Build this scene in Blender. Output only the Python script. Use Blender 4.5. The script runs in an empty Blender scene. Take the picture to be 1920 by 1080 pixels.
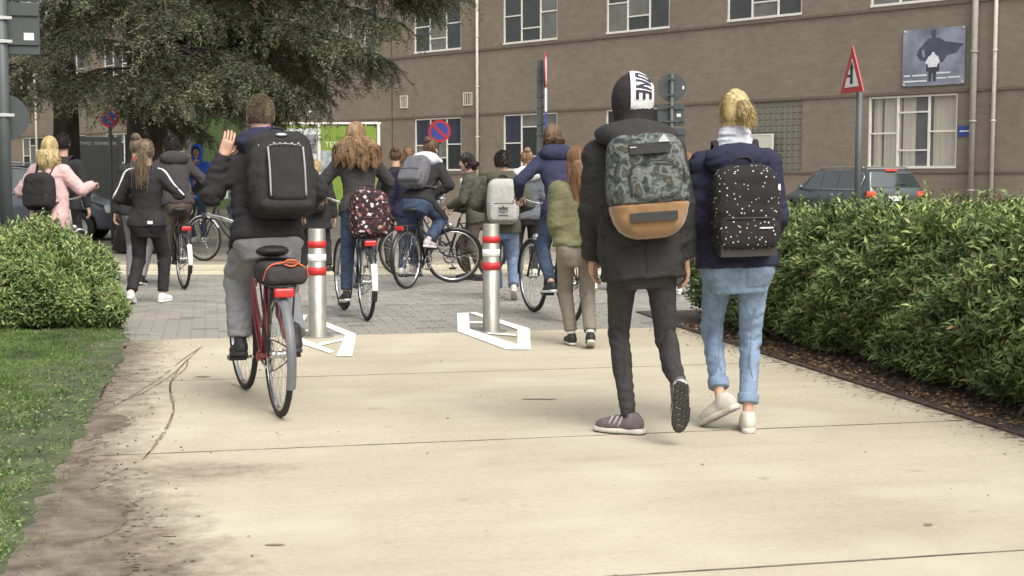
import bpy, math, random
import numpy as np
from mathutils import Vector, Matrix
random.seed(7)
RS = np.random.RandomState(11)
SC = bpy.context.scene
# ---------------------------------------------------------------- camera, sky, sun, exposure
FPX = 2600.0
PITCH = math.atan(207 / FPX)
CAMH = 1.28
cam = bpy.data.cameras.new('camera'); camo = bpy.data.objects.new('camera', cam)
SC.collection.objects.link(camo); SC.camera = camo
camo.location = (0, 0, CAMH); camo.rotation_euler = (math.pi / 2 - PITCH, 0, 0)
cam.sensor_width = 36; cam.lens = 36 * FPX / 1920; cam.clip_start = 0.05; cam.clip_end = 900
W = bpy.data.worlds.new('World'); SC.world = W; W.use_nodes = True
SUN_EL, SUN_AZ = 52, 150           # azimuth measured clockwise from +Y
nt = W.node_tree; nt.nodes.clear()
sky = nt.nodes.new('ShaderNodeTexSky'); sky.sky_type = 'NISHITA'; sky.sun_disc = False
sky.sun_elevation = math.radians(SUN_EL); sky.sun_rotation = math.radians(SUN_AZ)
sky.air_density = 1.0; sky.dust_density = 6.0; sky.ozone_density = 1.0
hs = nt.nodes.new('ShaderNodeHueSaturation'); hs.inputs['Saturation'].default_value = 0.22
bg = nt.nodes.new('ShaderNodeBackground'); bg.inputs['Strength'].default_value = 0.15
wo = nt.nodes.new('ShaderNodeOutputWorld')
nt.links.new(sky.outputs[0], hs.inputs['Color']); nt.links.new(hs.outputs[0], bg.inputs['Color'])
nt.links.new(bg.outputs[0], wo.inputs['Surface'])
sl = bpy.data.lights.new('sun', 'SUN'); sl.energy = 0.6; sl.angle = math.radians(28); sl.color = (1.0, 0.94, 0.84)
so = bpy.data.objects.new('sun', sl); SC.collection.objects.link(so)
_a = math.radians(SUN_AZ); _e = math.radians(SUN_EL)
_d = Vector((math.sin(_a) * math.cos(_e), math.cos(_a) * math.cos(_e), math.sin(_e)))
so.rotation_euler = _d.to_track_quat('Z', 'Y').to_euler(); so.location = _d * 60
SC.view_settings.view_transform = 'Standard'; SC.view_settings.look = 'None'
SC.view_settings.exposure = 0.80; SC.view_settings.gamma = 1.0
SC.view_settings.use_curve_mapping = False
SC.cycles.max_bounces = 5; SC.cycles.use_denoising = True

# ---------------------------------------------------------------- geometry of the photograph
_c, _s = math.cos(PITCH), math.sin(PITCH)
def ray(px, py):
    x = (px - 960) / FPX; u = (540 - py) / FPX
    return np.array([x, _c + u * _s, -_s + u * _c])
def G(px, py, z=0.0):
    d = ray(px, py); t = (z - CAMH) / d[2]
    return np.array([d[0] * t, d[1] * t, z])
def PY(px, py, Y):
    d = ray(px, py); t = Y / d[1]
    return np.array([d[0] * t, Y, CAMH + d[2] * t])
def col(px, Y, z=0.0):
    return np.array([(px - 960) / FPX * (Y * _c + (CAMH - z) * _s), Y, z])

# ---------------------------------------------------------------- objects
def link(o, parent=None):
    SC.collection.objects.link(o)
    if parent is not None: o.parent = parent
    return o
def tag(o, label=None, cat=None, group=None, kind=None):
    if label: o['label'] = label
    if cat: o['category'] = cat
    if group: o['group'] = group
    if kind: o['kind'] = kind
    return o
def empty(name, loc=(0, 0, 0), rz=0.0, label=None, cat=None, group=None):
    o = bpy.data.objects.new(name, None); o.empty_display_size = 0.2
    o.location = loc; o.rotation_euler = (0, 0, rz); link(o)
    return tag(o, label, cat, group)
class MB:
    def __init__(s): s.V = []; s.n = 0; s.F = []
    def add(s, V, F, mi=0):
        V = np.asarray(V, float).reshape(-1, 3)
        if not isinstance(F, list): F = [F]
        for f in F:
            f = np.asarray(f, int)
            if f.size: s.F.append((f + s.n, mi))
        s.V.append(V); s.n += len(V); return s
    def addm(s, geo, mi=0): return s.add(geo[0], geo[1], mi)
    def mesh(s, name, mats, smooth=True):
        me = bpy.data.meshes.new(name)
        V = np.concatenate(s.V) if s.V else np.zeros((0, 3))
        me.vertices.add(len(V)); me.vertices.foreach_set('co', V.astype(np.float32).ravel())
        loops = np.concatenate([f.ravel() for f, _ in s.F]) if s.F else np.zeros(0, int)
        sizes = np.concatenate([np.full(len(f), f.shape[1]) for f, _ in s.F]) if s.F else np.zeros(0, int)
        mi = np.concatenate([np.full(len(f), m) for f, m in s.F]) if s.F else np.zeros(0, int)
        starts = np.concatenate([[0], np.cumsum(sizes)[:-1]]) if len(sizes) else sizes
        me.loops.add(len(loops)); me.loops.foreach_set('vertex_index', loops.astype(np.int32))
        me.polygons.add(len(sizes)); me.polygons.foreach_set('loop_start', starts.astype(np.int32))
        me.polygons.foreach_set('material_index', mi.astype(np.int32))
        me.polygons.foreach_set('use_smooth', np.full(len(sizes), bool(smooth)))
        me.update(calc_edges=True)
        for m in (mats if isinstance(mats, (list, tuple)) else [mats]): me.materials.append(m)
        return me
    def build(s, name, mats, parent=None, smooth=True, **kw):
        o = bpy.data.objects.new(name, s.mesh(name, mats, smooth)); link(o, parent)
        return tag(o, **kw)
BOXF = np.array([[0, 3, 2, 1], [4, 5, 6, 7], [0, 1, 5, 4], [1, 2, 6, 5], [2, 3, 7, 6], [3, 0, 4, 7]])
def box(x0, x1, y0, y1, z0, z1):
    return (np.array([[x0, y0, z0], [x1, y0, z0], [x1, y1, z0], [x0, y1, z0], [x0, y0, z1], [x1, y0, z1], [x1, y1, z1], [x0, y1, z1]], float), BOXF)
def cbox(x0, x1, y0, y1, z0, z1, c=0.01):
    """box with chamfered top rim"""
    V = np.array([[x0, y0, z0], [x1, y0, z0], [x1, y1, z0], [x0, y1, z0],
                  [x0, y0, z1 - c], [x1, y0, z1 - c], [x1, y1, z1 - c], [x0, y1, z1 - c],
                  [x0 + c, y0 + c, z1], [x1 - c, y0 + c, z1], [x1 - c, y1 - c, z1], [x0 + c, y1 - c, z1]], float)
    F = [[0, 3, 2, 1], [8, 9, 10, 11]]
    for a in (0, 4):
        for k in range(4): F.append([a + k, a + (k + 1) % 4, a + 4 + (k + 1) % 4, a + 4 + k])
    return V, np.array(F)
def sheet(pts, z=None):
    P = np.array(pts, float)
    if P.shape[1] == 2: P = np.c_[P, np.full(len(P), z)]
    return P, np.array([list(range(len(P)))])
def prism(poly, d0, d1, axis='y'):
    """poly: 2D outline (a,b); extruded between d0,d1 along axis"""
    n = len(poly); P = np.array(poly, float)
    def mk(d):
        if axis == 'y': return np.c_[P[:, 0], np.full(n, d), P[:, 1]]
        if axis == 'z': return np.c_[P[:, 0], P[:, 1], np.full(n, d)]
        return np.c_[np.full(n, d), P[:, 0], P[:, 1]]
    V = np.r_[mk(d0), mk(d1)]
    side = np.array([[k, (k + 1) % n, n + (k + 1) % n, n + k] for k in range(n)])
    return V, [side, np.array([list(range(n))[::-1]]), np.array([[n + k for k in range(n)]])]
def frames(P):
    """P (N,S,3) -> two perpendicular unit vectors per point"""
    T = np.gradient(P, axis=1); T /= np.linalg.norm(T, axis=2, keepdims=True) + 1e-9
    up = np.zeros_like(T); up[..., 2] = 1
    par = np.abs(T[..., 2:3]) > 0.95
    # choose one helper per strand for consistency
    m = np.abs(T[:, :, 2]).mean(axis=1) > 0.8
    up[m] = np.array([0.13, 1.0, 0.07]) / 1.012
    A = np.cross(T, up); A /= np.linalg.norm(A, axis=2, keepdims=True) + 1e-9
    B = np.cross(A, T)
    return A, B
def tubes(P, R, sides=6, flat=1.0, caps=True):
    P = np.asarray(P, float)
    if P.ndim == 2: P = P[None]
    N, S, _ = P.shape
    R = np.broadcast_to(np.asarray(R, float), (N, S))
    A, B = frames(P)
    th = np.arange(sides) * 2 * math.pi / sides
    V = (P[:, :, None] + R[:, :, None, None] * (np.cos(th)[None, None, :, None] * A[:, :, None] + flat * np.sin(th)[None, None, :, None] * B[:, :, None]))
    base = (np.arange(N) * S * sides)[:, None, None]
    i = np.arange(S - 1)[None, :, None] * sides; k = np.arange(sides)[None, None, :]; k2 = (k + 1) % sides
    F = np.stack([base + i + k, base + i + k2, base + i + sides + k2, base + i + sides + k], -1).reshape(-1, 4)
    V = V.reshape(-1, 3); Fs = [F]
    if caps:
        c = np.arange(sides)
        Fs.append((np.arange(N)[:, None] * S * sides + c[::-1][None]))
        Fs.append((np.arange(N)[:, None] * S * sides + (S - 1) * sides + c[None]))
    return V, Fs
def path(pts, n=8, close=False):
    """Catmull-Rom resample"""
    p = [np.array(q, float) for q in pts]
    if close: p = [p[-1]] + p + [p[0], p[1]]
    else: p = [2 * p[0] - p[1]] + p + [2 * p[-1] - p[-2]]
    out = []
    for i in range(1, len(p) - 2):
        for t in np.linspace(0, 1, n, endpoint=False):
            a, b, c, d = p[i - 1], p[i], p[i + 1], p[i + 2]
            out.append(0.5 * ((2 * b) + (-a + c) * t + (2 * a - 5 * b + 4 * c - d) * t * t + (-a + 3 * b - 3 * c + d) * t ** 3))
    out.append(p[-2]); return np.array(out)
def bar(a, b, r, sides=10):
    return tubes(np.array([a, b], float), r, sides)
def lathe(prof, n=20, c=(0, 0, 0), axis='z', caps=True):
    """prof: list (r, h)"""
    th = np.arange(n) * 2 * math.pi / n; P = np.array(prof, float)
    V = np.stack([P[:, 0][:, None] * np.cos(th), P[:, 0][:, None] * np.sin(th), np.broadcast_to(P[:, 1][:, None], (len(P), n))], -1).reshape(-1, 3)
    if axis == 'x': V = V[:, [2, 0, 1]]
    if axis == 'y': V = V[:, [1, 2, 0]]
    V = V + np.array(c, float)
    i = np.arange(len(P) - 1)[:, None] * n; k = np.arange(n)[None]; k2 = (k + 1) % n
    F = [np.stack([i + k, i + k2, i + n + k2, i + n + k], -1).reshape(-1, 4)]
    if caps and prof[0][0] > 1e-5: F.append(np.arange(n)[::-1][None])
    if caps and prof[-1][0] > 1e-5: F.append((np.arange(n) + (len(P) - 1) * n)[None])
    return V, F
def ellips(c, r, n=12, m=8, R=None):
    prof = [(max(math.sin(math.pi * i / m), 1e-6), -math.cos(math.pi * i / m)) for i in range(m + 1)]
    V, F = lathe(prof, n); V = V * np.array(r)
    if R is not None: V = V @ np.array(R).T
    return V + np.array(c), F
def xf(geo, M):
    V, F = geo; M = np.array(M)
    return V @ M[:3, :3].T + M[:3, 3], F

# ---------------------------------------------------------------- materials
def nd(nt, t, **kw):
    n = nt.nodes.new(t)
    for k, v in kw.items():
        if k in n.inputs: n.inputs[k].default_value = v
        else: setattr(n, k, v)
    return n
def mat(name, c, rough=0.7, metal=0.0, var=0.15, scale=8.0, bump=0.0, bscale=None, c2=None, spec=0.5, emit=None, island=0.0, stretch=(1, 1, 1), trans=0.0, alpha=1.0, sheen=0.0, detail=5.0):
    m = bpy.data.materials.new(name); m.use_nodes = True; t = m.node_tree; t.nodes.clear()
    o = nd(t, 'ShaderNodeOutputMaterial'); b = nd(t, 'ShaderNodeBsdfPrincipled')
    t.links.new(b.outputs[0], o.inputs[0])
    b.inputs['Roughness'].default_value = rough; b.inputs['Metallic'].default_value = metal
    b.inputs['Specular IOR Level'].default_value = spec
    if trans: b.inputs['Transmission Weight'].default_value = trans
    if alpha < 1: b.inputs['Alpha'].default_value = alpha
    if sheen: b.inputs['Sheen Weight'].default_value = sheen
    tc = nd(t, 'ShaderNodeTexCoord'); mp = nd(t, 'ShaderNodeMapping'); mp.inputs['Scale'].default_value = stretch
    t.links.new(tc.outputs['Object'], mp.inputs[0])
    ns = nd(t, 'ShaderNodeTexNoise', Scale=scale, Detail=detail, Roughness=0.6); t.links.new(mp.outputs[0], ns.inputs['Vector'])
    rp = nd(t, 'ShaderNodeValToRGB')
    ca = np.array(c[:3]); cb = np.array(c2[:3]) if c2 is not None else None
    lo = np.clip(ca * (1 - var), 0, 1); hi = np.clip(ca * (1 + var), 0, 1) if cb is None else cb
    rp.color_ramp.elements[0].position = 0.32; rp.color_ramp.elements[1].position = 0.68
    rp.color_ramp.elements[0].color = (*lo, 1); rp.color_ramp.elements[1].color = (*hi, 1)
    t.links.new(ns.outputs['Fac'], rp.inputs[0]); out = rp.outputs[0]
    if island:
        g = nd(t, 'ShaderNodeNewGeometry'); mr = nd(t, 'ShaderNodeMapRange')
        mr.inputs['To Min'].default_value = 1 - island; mr.inputs['To Max'].default_value = 1 + island
        t.links.new(g.outputs['Random Per Island'], mr.inputs['Value'])
        mx = nd(t, 'ShaderNodeVectorMath', operation='SCALE'); t.links.new(out, mx.inputs[0]); t.links.new(mr.outputs[0], mx.inputs['Scale']); out = mx.outputs[0]
    t.links.new(out, b.inputs['Base Color'])
    if emit: b.inputs['Emission Color'].default_value = (*emit[:3], 1); b.inputs['Emission Strength'].default_value = emit[3]
    if bump:
        n2 = nd(t, 'ShaderNodeTexNoise', Scale=bscale or scale * 4, Detail=4.0); t.links.new(mp.outputs[0], n2.inputs['Vector'])
        bp = nd(t, 'ShaderNodeBump', Strength=bump, Distance=0.01); t.links.new(n2.outputs['Fac'], bp.inputs['Height']); t.links.new(bp.outputs[0], b.inputs['Normal'])
    m['bsdf'] = b.name
    return m
def cloth(name, c, var=0.12, rough=0.92, **kw):
    return mat(name, c, rough=rough, var=var, scale=14, bump=0.75, bscale=26, spec=0.2, **kw)
# ---------------------------------------------------------------- implicit surfaces
def v3(*a): return np.array(a, float)
def smin(a, b, k):
    if k <= 0: return np.minimum(a, b)
    h = np.clip(0.5 + 0.5 * (b - a) / k, 0, 1)
    return b * (1 - h) + a * h - k * h * (1 - h)
def f_cone(a, b, r1, r2):
    a = np.array(a, float); b = np.array(b, float); ba = b - a; L2 = ba @ ba + 1e-9
    def f(P):
        t = np.clip((P - a) @ ba / L2, 0, 1)
        return np.linalg.norm(P - a - t[:, None] * ba, axis=1) - (r1 + (r2 - r1) * t)
    return f
def f_chain(pts, rs, k=0.0):
    fs = [f_cone(pts[i], pts[i + 1], rs[i], rs[i + 1]) for i in range(len(pts) - 1)]
    return f_union(fs, k)
def f_ell(c, r, R=None):
    c = np.array(c, float); r = np.array(r, float)
    def f(P):
        Q = P - c
        if R is not None: Q = Q @ R
        k0 = np.linalg.norm(Q / r, axis=1); k1 = np.linalg.norm(Q / (r * r), axis=1) + 1e-9
        return k0 * (k0 - 1) / k1
    return f
def f_box(c, h, rad, R=None):
    c = np.array(c, float); h = np.array(h, float)
    def f(P):
        Q = P - c
        if R is not None: Q = Q @ R
        q = np.abs(Q) - (h - rad)
        return np.linalg.norm(np.maximum(q, 0), axis=1) + np.minimum(q.max(axis=1), 0) - rad
    return f
def f_union(fs, k=0.02):
    def f(P):
        d = fs[0](P)
        for g in fs[1:]: d = smin(d, g(P), k)
        return d
    return f
def f_cut(f1, f2): return lambda P: np.maximum(f1(P), f2(P))
def f_sub(f1, f2): return lambda P: np.maximum(f1(P), -f2(P))
def f_plane(c, n):
    c = np.array(c, float); n = np.array(n, float); n = n / np.linalg.norm(n)
    return lambda P: (P - c) @ n
def f_off(f1, r): return lambda P: f1(P) - r
def folds(f1, amp, seed=0, kz=55., kx=16.):
    rs = np.random.RandomState(seed)
    A = [np.array([rs.normal() * kx, rs.normal() * kx, rs.normal() * 0.35 * kz + kz * rs.choice([-1, 1]) * .8]) for _ in range(3)]
    B = [rs.normal(size=3) * 9 for _ in range(3)]; ph = rs.rand(6) * 6.28
    M = rs.normal(size=3) * 7
    def f(P):
        d = f1(P); m = np.abs(d) < 0.05
        Q = P[m]; n = np.zeros(len(Q))
        for i in range(3):
            s = np.sin(Q @ A[i] + ph[i] + 1.8 * np.sin(Q @ B[i] + ph[i + 3])); n += 1 - 1.7 * np.abs(s)
        w = 0.55 + 0.45 * np.sin(Q @ M + ph[0])
        d[m] += amp * w * n / 3
        return d
    return f
def surf(f, lo, hi, h):
    """vectorised naive surface nets"""
    lo = np.array(lo, float) - 2 * h; hi = np.array(hi, float) + 2 * h
    n = np.ceil((hi - lo) / h).astype(int) + 1
    gx = [lo[i] + h * np.arange(n[i]) for i in range(3)]
    # coarse cull
    F = np.full(tuple(n), 1.0, np.float32)
    st = 4
    cx = [np.arange(0, n[i], st) for i in range(3)]
    C = np.stack(np.meshgrid(*[lo[i] + h * (cx[i] + st / 2 - .5) for i in range(3)], indexing='ij'), -1).reshape(-1, 3)
    dc = f(C).reshape(len(cx[0]), len(cx[1]), len(cx[2]))
    near = np.abs(dc) < h * st * 1.9 + 0.03
    sign = np.where(dc < 0, -1.0, 1.0)
    nb = np.repeat(np.repeat(np.repeat(near, st, 0), st, 1), st, 2)[:n[0], :n[1], :n[2]]
    F = np.repeat(np.repeat(np.repeat(sign, st, 0), st, 1), st, 2)[:n[0], :n[1], :n[2]].astype(float)
    I = np.argwhere(nb)
    P = lo + h * I
    F[nb] = f(P)
    S = F < 0
    cnt = np.zeros(tuple(n - 1), int)
    for dx in (0, 1):
        for dy in (0, 1):
            for dz in (0, 1):
                cnt += S[dx:n[0] - 1 + dx, dy:n[1] - 1 + dy, dz:n[2] - 1 + dz]
    act = (cnt > 0) & (cnt < 8)
    idx = np.argwhere(act)
    if len(idx) == 0: return np.zeros((0, 3)), [np.zeros((0, 4), int)]
    num = np.full(act.shape, -1); num[act] = np.arange(len(idx))
    acc = np.zeros((len(idx), 3)); w = np.zeros(len(idx))
    corners = [(0, 0, 0), (1, 0, 0), (0, 1, 0), (1, 1, 0), (0, 0, 1), (1, 0, 1), (0, 1, 1), (1, 1, 1)]
    for a in range(8):
        for b in range(a + 1, 8):
            ca, cb = np.array(corners[a]), np.array(corners[b])
            if np.abs(ca - cb).sum() != 1: continue
            fa = F[tuple((idx + ca).T)]; fb = F[tuple((idx + cb).T)]
            m = (fa < 0) != (fb < 0)
            t = np.where(m, fa / np.where(m, fa - fb, 1), 0)
            acc += np.where(m[:, None], ca + t[:, None] * (cb - ca), 0); w += m
    V = lo + h * (idx + acc / w[:, None])
    Q = []
    for ax in range(3):
        o1, o2 = [(1, 2), (2, 0), (0, 1)][ax]
        sl0 = [slice(1, n[0] - 1)] * 3; sl0 = [slice(1, n[i] - 1) for i in range(3)]
        a = S[tuple(sl0)]
        sl1 = list(sl0); sl1[ax] = slice(2, n[ax]); b = S[tuple(sl1)]
        E = np.argwhere(a != b) + 1
        if len(E) == 0: continue
        inside = S[tuple(E.T)]
        def cell(d1, d2):
            e = E.copy(); e[:, o1] -= d1; e[:, o2] -= d2
            e = np.minimum(e, np.array(act.shape) - 1)
            return num[tuple(e.T)]
        q = np.stack([cell(1, 1), cell(0, 1), cell(0, 0), cell(1, 0)], -1)
        q[~inside] = q[~inside][:, ::-1]
        Q.append(q[(q >= 0).all(axis=1)])
    return V, [np.concatenate(Q)]
def bounds(pts, pad):
    P = np.array(pts, float); return P.min(0) - pad, P.max(0) + pad
def rotx(a): c, s = math.cos(a), math.sin(a); return np.array([[1, 0, 0], [0, c, -s], [0, s, c]])
def roty(a): c, s = math.cos(a), math.sin(a); return np.array([[c, 0, s], [0, 1, 0], [-s, 0, c]])
def rotz(a): c, s = math.cos(a), math.sin(a); return np.array([[c, -s, 0], [s, c, 0], [0, 0, 1]])
def unit(v): v = np.array(v, float); return v / (np.linalg.norm(v) + 1e-9)
# ---------------------------------------------------------------- ground
PD = np.array([math.sin(math.atan2(-569, 2608)), math.cos(math.atan2(-569, 2608))]); PQ = np.array([PD[1], -PD[0]])
def pp(a, q, z=0.0): return np.array([PD[0] * a + PQ[0] * q, PD[1] * a + PQ[1] * q, z])
QL, QR = -0.63, 3.91
def out_slab_mat():
    m = mat('concrete_slab', (0.56, 0.485, 0.335), rough=0.85, spec=0.25)
    t = m.node_tree; b = t.nodes[m['bsdf']]
    tc = nd(t, 'ShaderNodeTexCoord'); P = tc.outputs['Object']
    def noise(s, d=4, vec=None, **k):
        n = nd(t, 'ShaderNodeTexNoise', Scale=s, Detail=d, **k); t.links.new(vec or P, n.inputs['Vector']); return n.outputs['Fac']
    def ramp(x, a, b_, ca, cb):
        r = nd(t, 'ShaderNodeValToRGB'); r.color_ramp.elements[0].position = a; r.color_ramp.elements[1].position = b_
        r.color_ramp.elements[0].color = (*ca, 1); r.color_ramp.elements[1].color = (*cb, 1); t.links.new(x, r.inputs[0]); return r.outputs[0]
    def mix(f, a, b_):
        x = nd(t, 'ShaderNodeMix', data_type='RGBA', blend_type='MIX')
        t.links.new(f, x.inputs[0])
        for s, k in ((a, 6), (b_, 7)):
            if isinstance(s, tuple): x.inputs[k].default_value = (*s, 1)
            else: t.links.new(s, x.inputs[k])
        return x.outputs[2]
    def mth(op, a, b_):
        x = nd(t, 'ShaderNodeMath', operation=op)
        for i, s in enumerate((a, b_)):
            if isinstance(s, (int, float)): x.inputs[i].default_value = s
            else: t.links.new(s, x.inputs[i])
        return x.outputs[0]
    sx = nd(t, 'ShaderNodeSeparateXYZ'); t.links.new(P, sx.inputs[0])
    st = nd(t, 'ShaderNodeMapping'); st.inputs['Scale'].default_value = (0.5, 2.4, 1); t.links.new(P, st.inputs[0])
    base = ramp(noise(0.8, 6), 0.3, 0.7, (0.405, 0.355, 0.255), (0.50, 0.448, 0.335))
    base = mix(ramp(noise(2.2, 5, st.outputs[0]), 0.45, 0.72, (0, 0, 0), (0.30, 0.30, 0.30)), base, (0.32, 0.275, 0.20))
    base = mix(ramp(noise(30, 3), 0.35, 0.75, (0, 0, 0), (0.22, 0.22, 0.22)), base, (0.22, 0.185, 0.135))
    base = mix(ramp(noise(220, 2), 0.58, 0.70, (0, 0, 0), (0.45, 0.45, 0.45)), base, (0.20, 0.17, 0.13))
    base = mix(ramp(noise(1.1, 3), 0.50, 0.68, (0, 0, 0), (0.5, 0.5, 0.5)), base, (0.54, 0.50, 0.39))
    base = mix(ramp(noise(7, 6), 0.66, 0.74, (0, 0, 0), (0.4, 0.4, 0.4)), base, (0.24, 0.195, 0.135))
    # soil trodden onto the slabs from the grass side (x = distance from the left edge)
    near = nd(t, 'ShaderNodeMapRange'); t.links.new(sx.outputs['Y'], near.inputs['Value'])
    near.inputs['From Min'].default_value = 4.0; near.inputs['From Max'].default_value = 6.6; near.inputs['To Min'].default_value = 0.62; near.inputs['To Max'].default_value = 0.10
    e = mth('SUBTRACT', sx.outputs['X'], near.outputs[0])
    e = mth('ADD', e, mth('MULTIPLY', mth('SUBTRACT', noise(5.5, 12, Roughness=0.78), 0.5), 1.0))
    dirt = nd(t, 'ShaderNodeMapRange'); t.links.new(e, dirt.inputs['Value'])
    dirt.inputs['From Min'].default_value = -0.05; dirt.inputs['From Max'].default_value = 0.28; dirt.inputs['To Min'].default_value = 0.92; dirt.inputs['To Max'].default_value = 0.0
    # the washed-out tongue of mud in the slab joint
    dx = mth('DIVIDE', mth('SUBTRACT', sx.outputs['X'], 0.32), 0.62); dy = mth('DIVIDE', mth('SUBTRACT', sx.outputs['Y'], 6.12), 0.26)
    r2 = mth('ADD', mth('MULTIPLY', dx, dx), mth('MULTIPLY', dy, dy)); r2 = mth('ADD', r2, mth('MULTIPLY', mth('SUBTRACT', noise(7, 12, Roughness=0.78), 0.5), 3.4))
    blot = nd(t, 'ShaderNodeMapRange'); t.links.new(r2, blot.inputs['Value']); blot.inputs['From Min'].default_value = 0.1; blot.inputs['From Max'].default_value = 1.3
    blot.inputs['To Min'].default_value = 0.6; blot.inputs['To Max'].default_value = 0.0
    f = mth('MAXIMUM', dirt.outputs[0], blot.outputs[0])
    base = mix(f, base, ramp(noise(14, 5), 0.35, 0.65, (0.10, 0.078, 0.056), (0.20, 0.16, 0.118)))
    # crumbs of soil towards the hedge on the right
    e2 = mth('ADD', mth('SUBTRACT', QR - QL, sx.outputs['X']), mth('MULTIPLY', mth('SUBTRACT', noise(16, 4), 0.5), 0.9))
    d2 = nd(t, 'ShaderNodeMapRange'); t.links.new(e2, d2.inputs['Value']); d2.inputs['From Min'].default_value = 0.0; d2.inputs['From Max'].default_value = 0.05
    d2.inputs['To Min'].default_value = 0.8; d2.inputs['To Max'].default_value = 0.0
    base = mix(d2.outputs[0], base, (0.16, 0.12, 0.09))
    t.links.new(base, b.inputs['Base Color'])
    bp = nd(t, 'ShaderNodeBump', Strength=0.45, Distance=0.006); t.links.new(noise(90, 4), bp.inputs['Height']); t.links.new(bp.outputs[0], b.inputs['Normal'])
    return m
M_asph = mat('asphalt', (0.215, 0.195, 0.16), var=0.18, scale=3, rough=0.9, bump=0.3, bscale=160)
M_road = mat('street_surface', (0.25, 0.225, 0.175), var=0.12, scale=1.3, rough=0.88, bump=0.3, bscale=160)
M_soil = mat('soil', (0.075, 0.053, 0.04), var=0.5, scale=18, rough=0.95, bump=1.0, bscale=45)
M_lawn = mat('lawn_soil', (0.070, 0.085, 0.036), var=0.5, scale=5, rough=0.95, bump=0.8, bscale=50)
M_bedding = mat('bedding_sand', (0.12, 0.11, 0.092), var=0.2, scale=10, rough=0.95)
M_white = mat('road_paint', (0.80, 0.79, 0.70), var=0.14, scale=26, rough=0.6)
_r = [n for n in M_white.node_tree.nodes if n.type == 'VALTORGB'][0].color_ramp; _r.elements[0].position = .30; _r.elements[1].position = .42; _r.elements[0].color = (.50, .48, .41, 1)
M_slab = out_slab_mat()
def flat(name, pts, z, m, thick=None, **kw):
    mb = MB(); P = np.array(pts, float)[:, :2]
    if thick: mb.addm(prism(P, z - thick, z, 'z'))
    else: mb.addm(sheet(P, z))
    return mb.build(name, m, smooth=False, kind='structure', **kw)
flat('ground', [(-250, -60), (250, -60), (250, 400), (-250, 400)], -0.06, M_asph)
# the concrete path: slabs between joints
pathg = MB(); pathg.addm(sheet([pp(-3, QL, -0.03), pp(-3, QR, -0.03), pp(11.25, QR, -0.03), pp(11.25, QL, -0.03)]))
path_o = pathg.build('path', M_bedding, kind='structure')
rzp = -math.atan2(PD[0], PD[1])
js = [-2.9, -0.53, 1.84, 4.21, 6.58, 8.95, 11.27]
slab_frame = Matrix.Translation(Vector(pp(0, QL))) @ Matrix.Rotation(rzp, 4, 'Z')
for i in range(len(js) - 1):
    mb = MB(); w = QR - QL; g = 0.009
    x1, y0, y1 = w, js[i] + g, js[i + 1] - g
    n = 24; xs = np.linspace(0.0, w, n + 1)
    # slightly irregular arris
    j0 = RS.normal(0, 0.0012, n + 1); j1 = RS.normal(0, 0.0012, n + 1)
    V = []
    for k in range(n + 1):
        V += [[xs[k], y0 + j0[k], -0.1], [xs[k], y0 + j0[k], -0.0006], [xs[k], y0 + 0.0006 + j0[k], 0], [xs[k], y1 - 0.0006 + j1[k], 0], [xs[k], y1 + j1[k], -0.0006], [xs[k], y1 + j1[k], -0.1]]
    F = [[6 * k + a, 6 * k + 6 + a, 6 * k + 7 + a, 6 * k + 1 + a] for k in range(n) for a in range(5)]
    mb.add(V, [np.array(F), np.array([[0, 1, 2, 3, 4, 5], [6 * n + 5, 6 * n + 4, 6 * n + 3, 6 * n + 2, 6 * n + 1, 6 * n]])])
    s = mb.build('slab', M_slab, path_o, smooth=False); s.matrix_local = slab_frame
M_joint = mat('joint_sealant', (0.13, 0.11, 0.08), var=0.6, scale=7, rough=0.9)
for a in js[1:-1]:
    mb = MB(); n = 40; q = np.linspace(QL + .02, QR - .02, n); w_ = .0045 + .004 * RS.rand(n)
    V = np.r_[np.array([pp(a - w_[i], q[i], .0007) for i in range(n)]), np.array([pp(a + w_[i], q[i], .0007) for i in range(n)])]
    mb.add(V, np.array([[i, i + 1, n + i + 1, n + i] for i in range(n - 1)])); mb.build('joint', M_joint, path_o, smooth=False)
# grey clinker pavers of the square
Lp = lambda x: 11.33
sq = MB(); sq.addm(sheet([pp(11.27, -9, -0.035), pp(11.27, 12, -0.035), (12, 18.2, -0.035), (-14, 18.2, -0.035)]))
square = sq.build('square', M_bedding, kind='structure')
M_pav = mat('paver', (0.25, 0.235, 0.20), var=0.16, scale=3.0, rough=0.85, island=0.10, bump=0.3, bscale=80)
M_pav2 = mat('paver_dark', (0.17, 0.16, 0.14), var=0.2, scale=3.0, rough=0.85, bump=0.3, bscale=80)
pv = []
L, Bw = 0.222, 0.111
row = 0; a = 11.285
while a < 19.5:
    off = (row % 2) * L / 2
    q = -8.6 + off
    while q < 12:
        c = pp(a + Bw / 2, q + L / 2)
        px = 960 + FPX * c[0] / c[1]
        if q > -9 and 60 < px < 1600 and c[1] < 18.3 and not (px > 1262 + 300 * (c[1] - 12) / 6 and False):
            pv.append((a, q, c[1], c[0]))
        q += L
    a += Bw; row += 1
pv.sort(key=lambda t: t[2] + abs(t[3]) * 0.05)
tile = MB(); tile.addm(cbox(0.003, L - 0.003, 0.003, Bw - 0.003, -0.034, 0, 0.004)); tme = tile.mesh('paver', M_pav, False)
tile2 = MB(); tile2.addm(cbox(0.003, L - 0.003, 0.003, Bw - 0.003, -0.034, 0, 0.004)); tme2 = tile2.mesh('paver_dark', M_pav2, False)
rest = MB()
R3 = np.array(Matrix.Rotation(rzp, 3, 'Z'))
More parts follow.
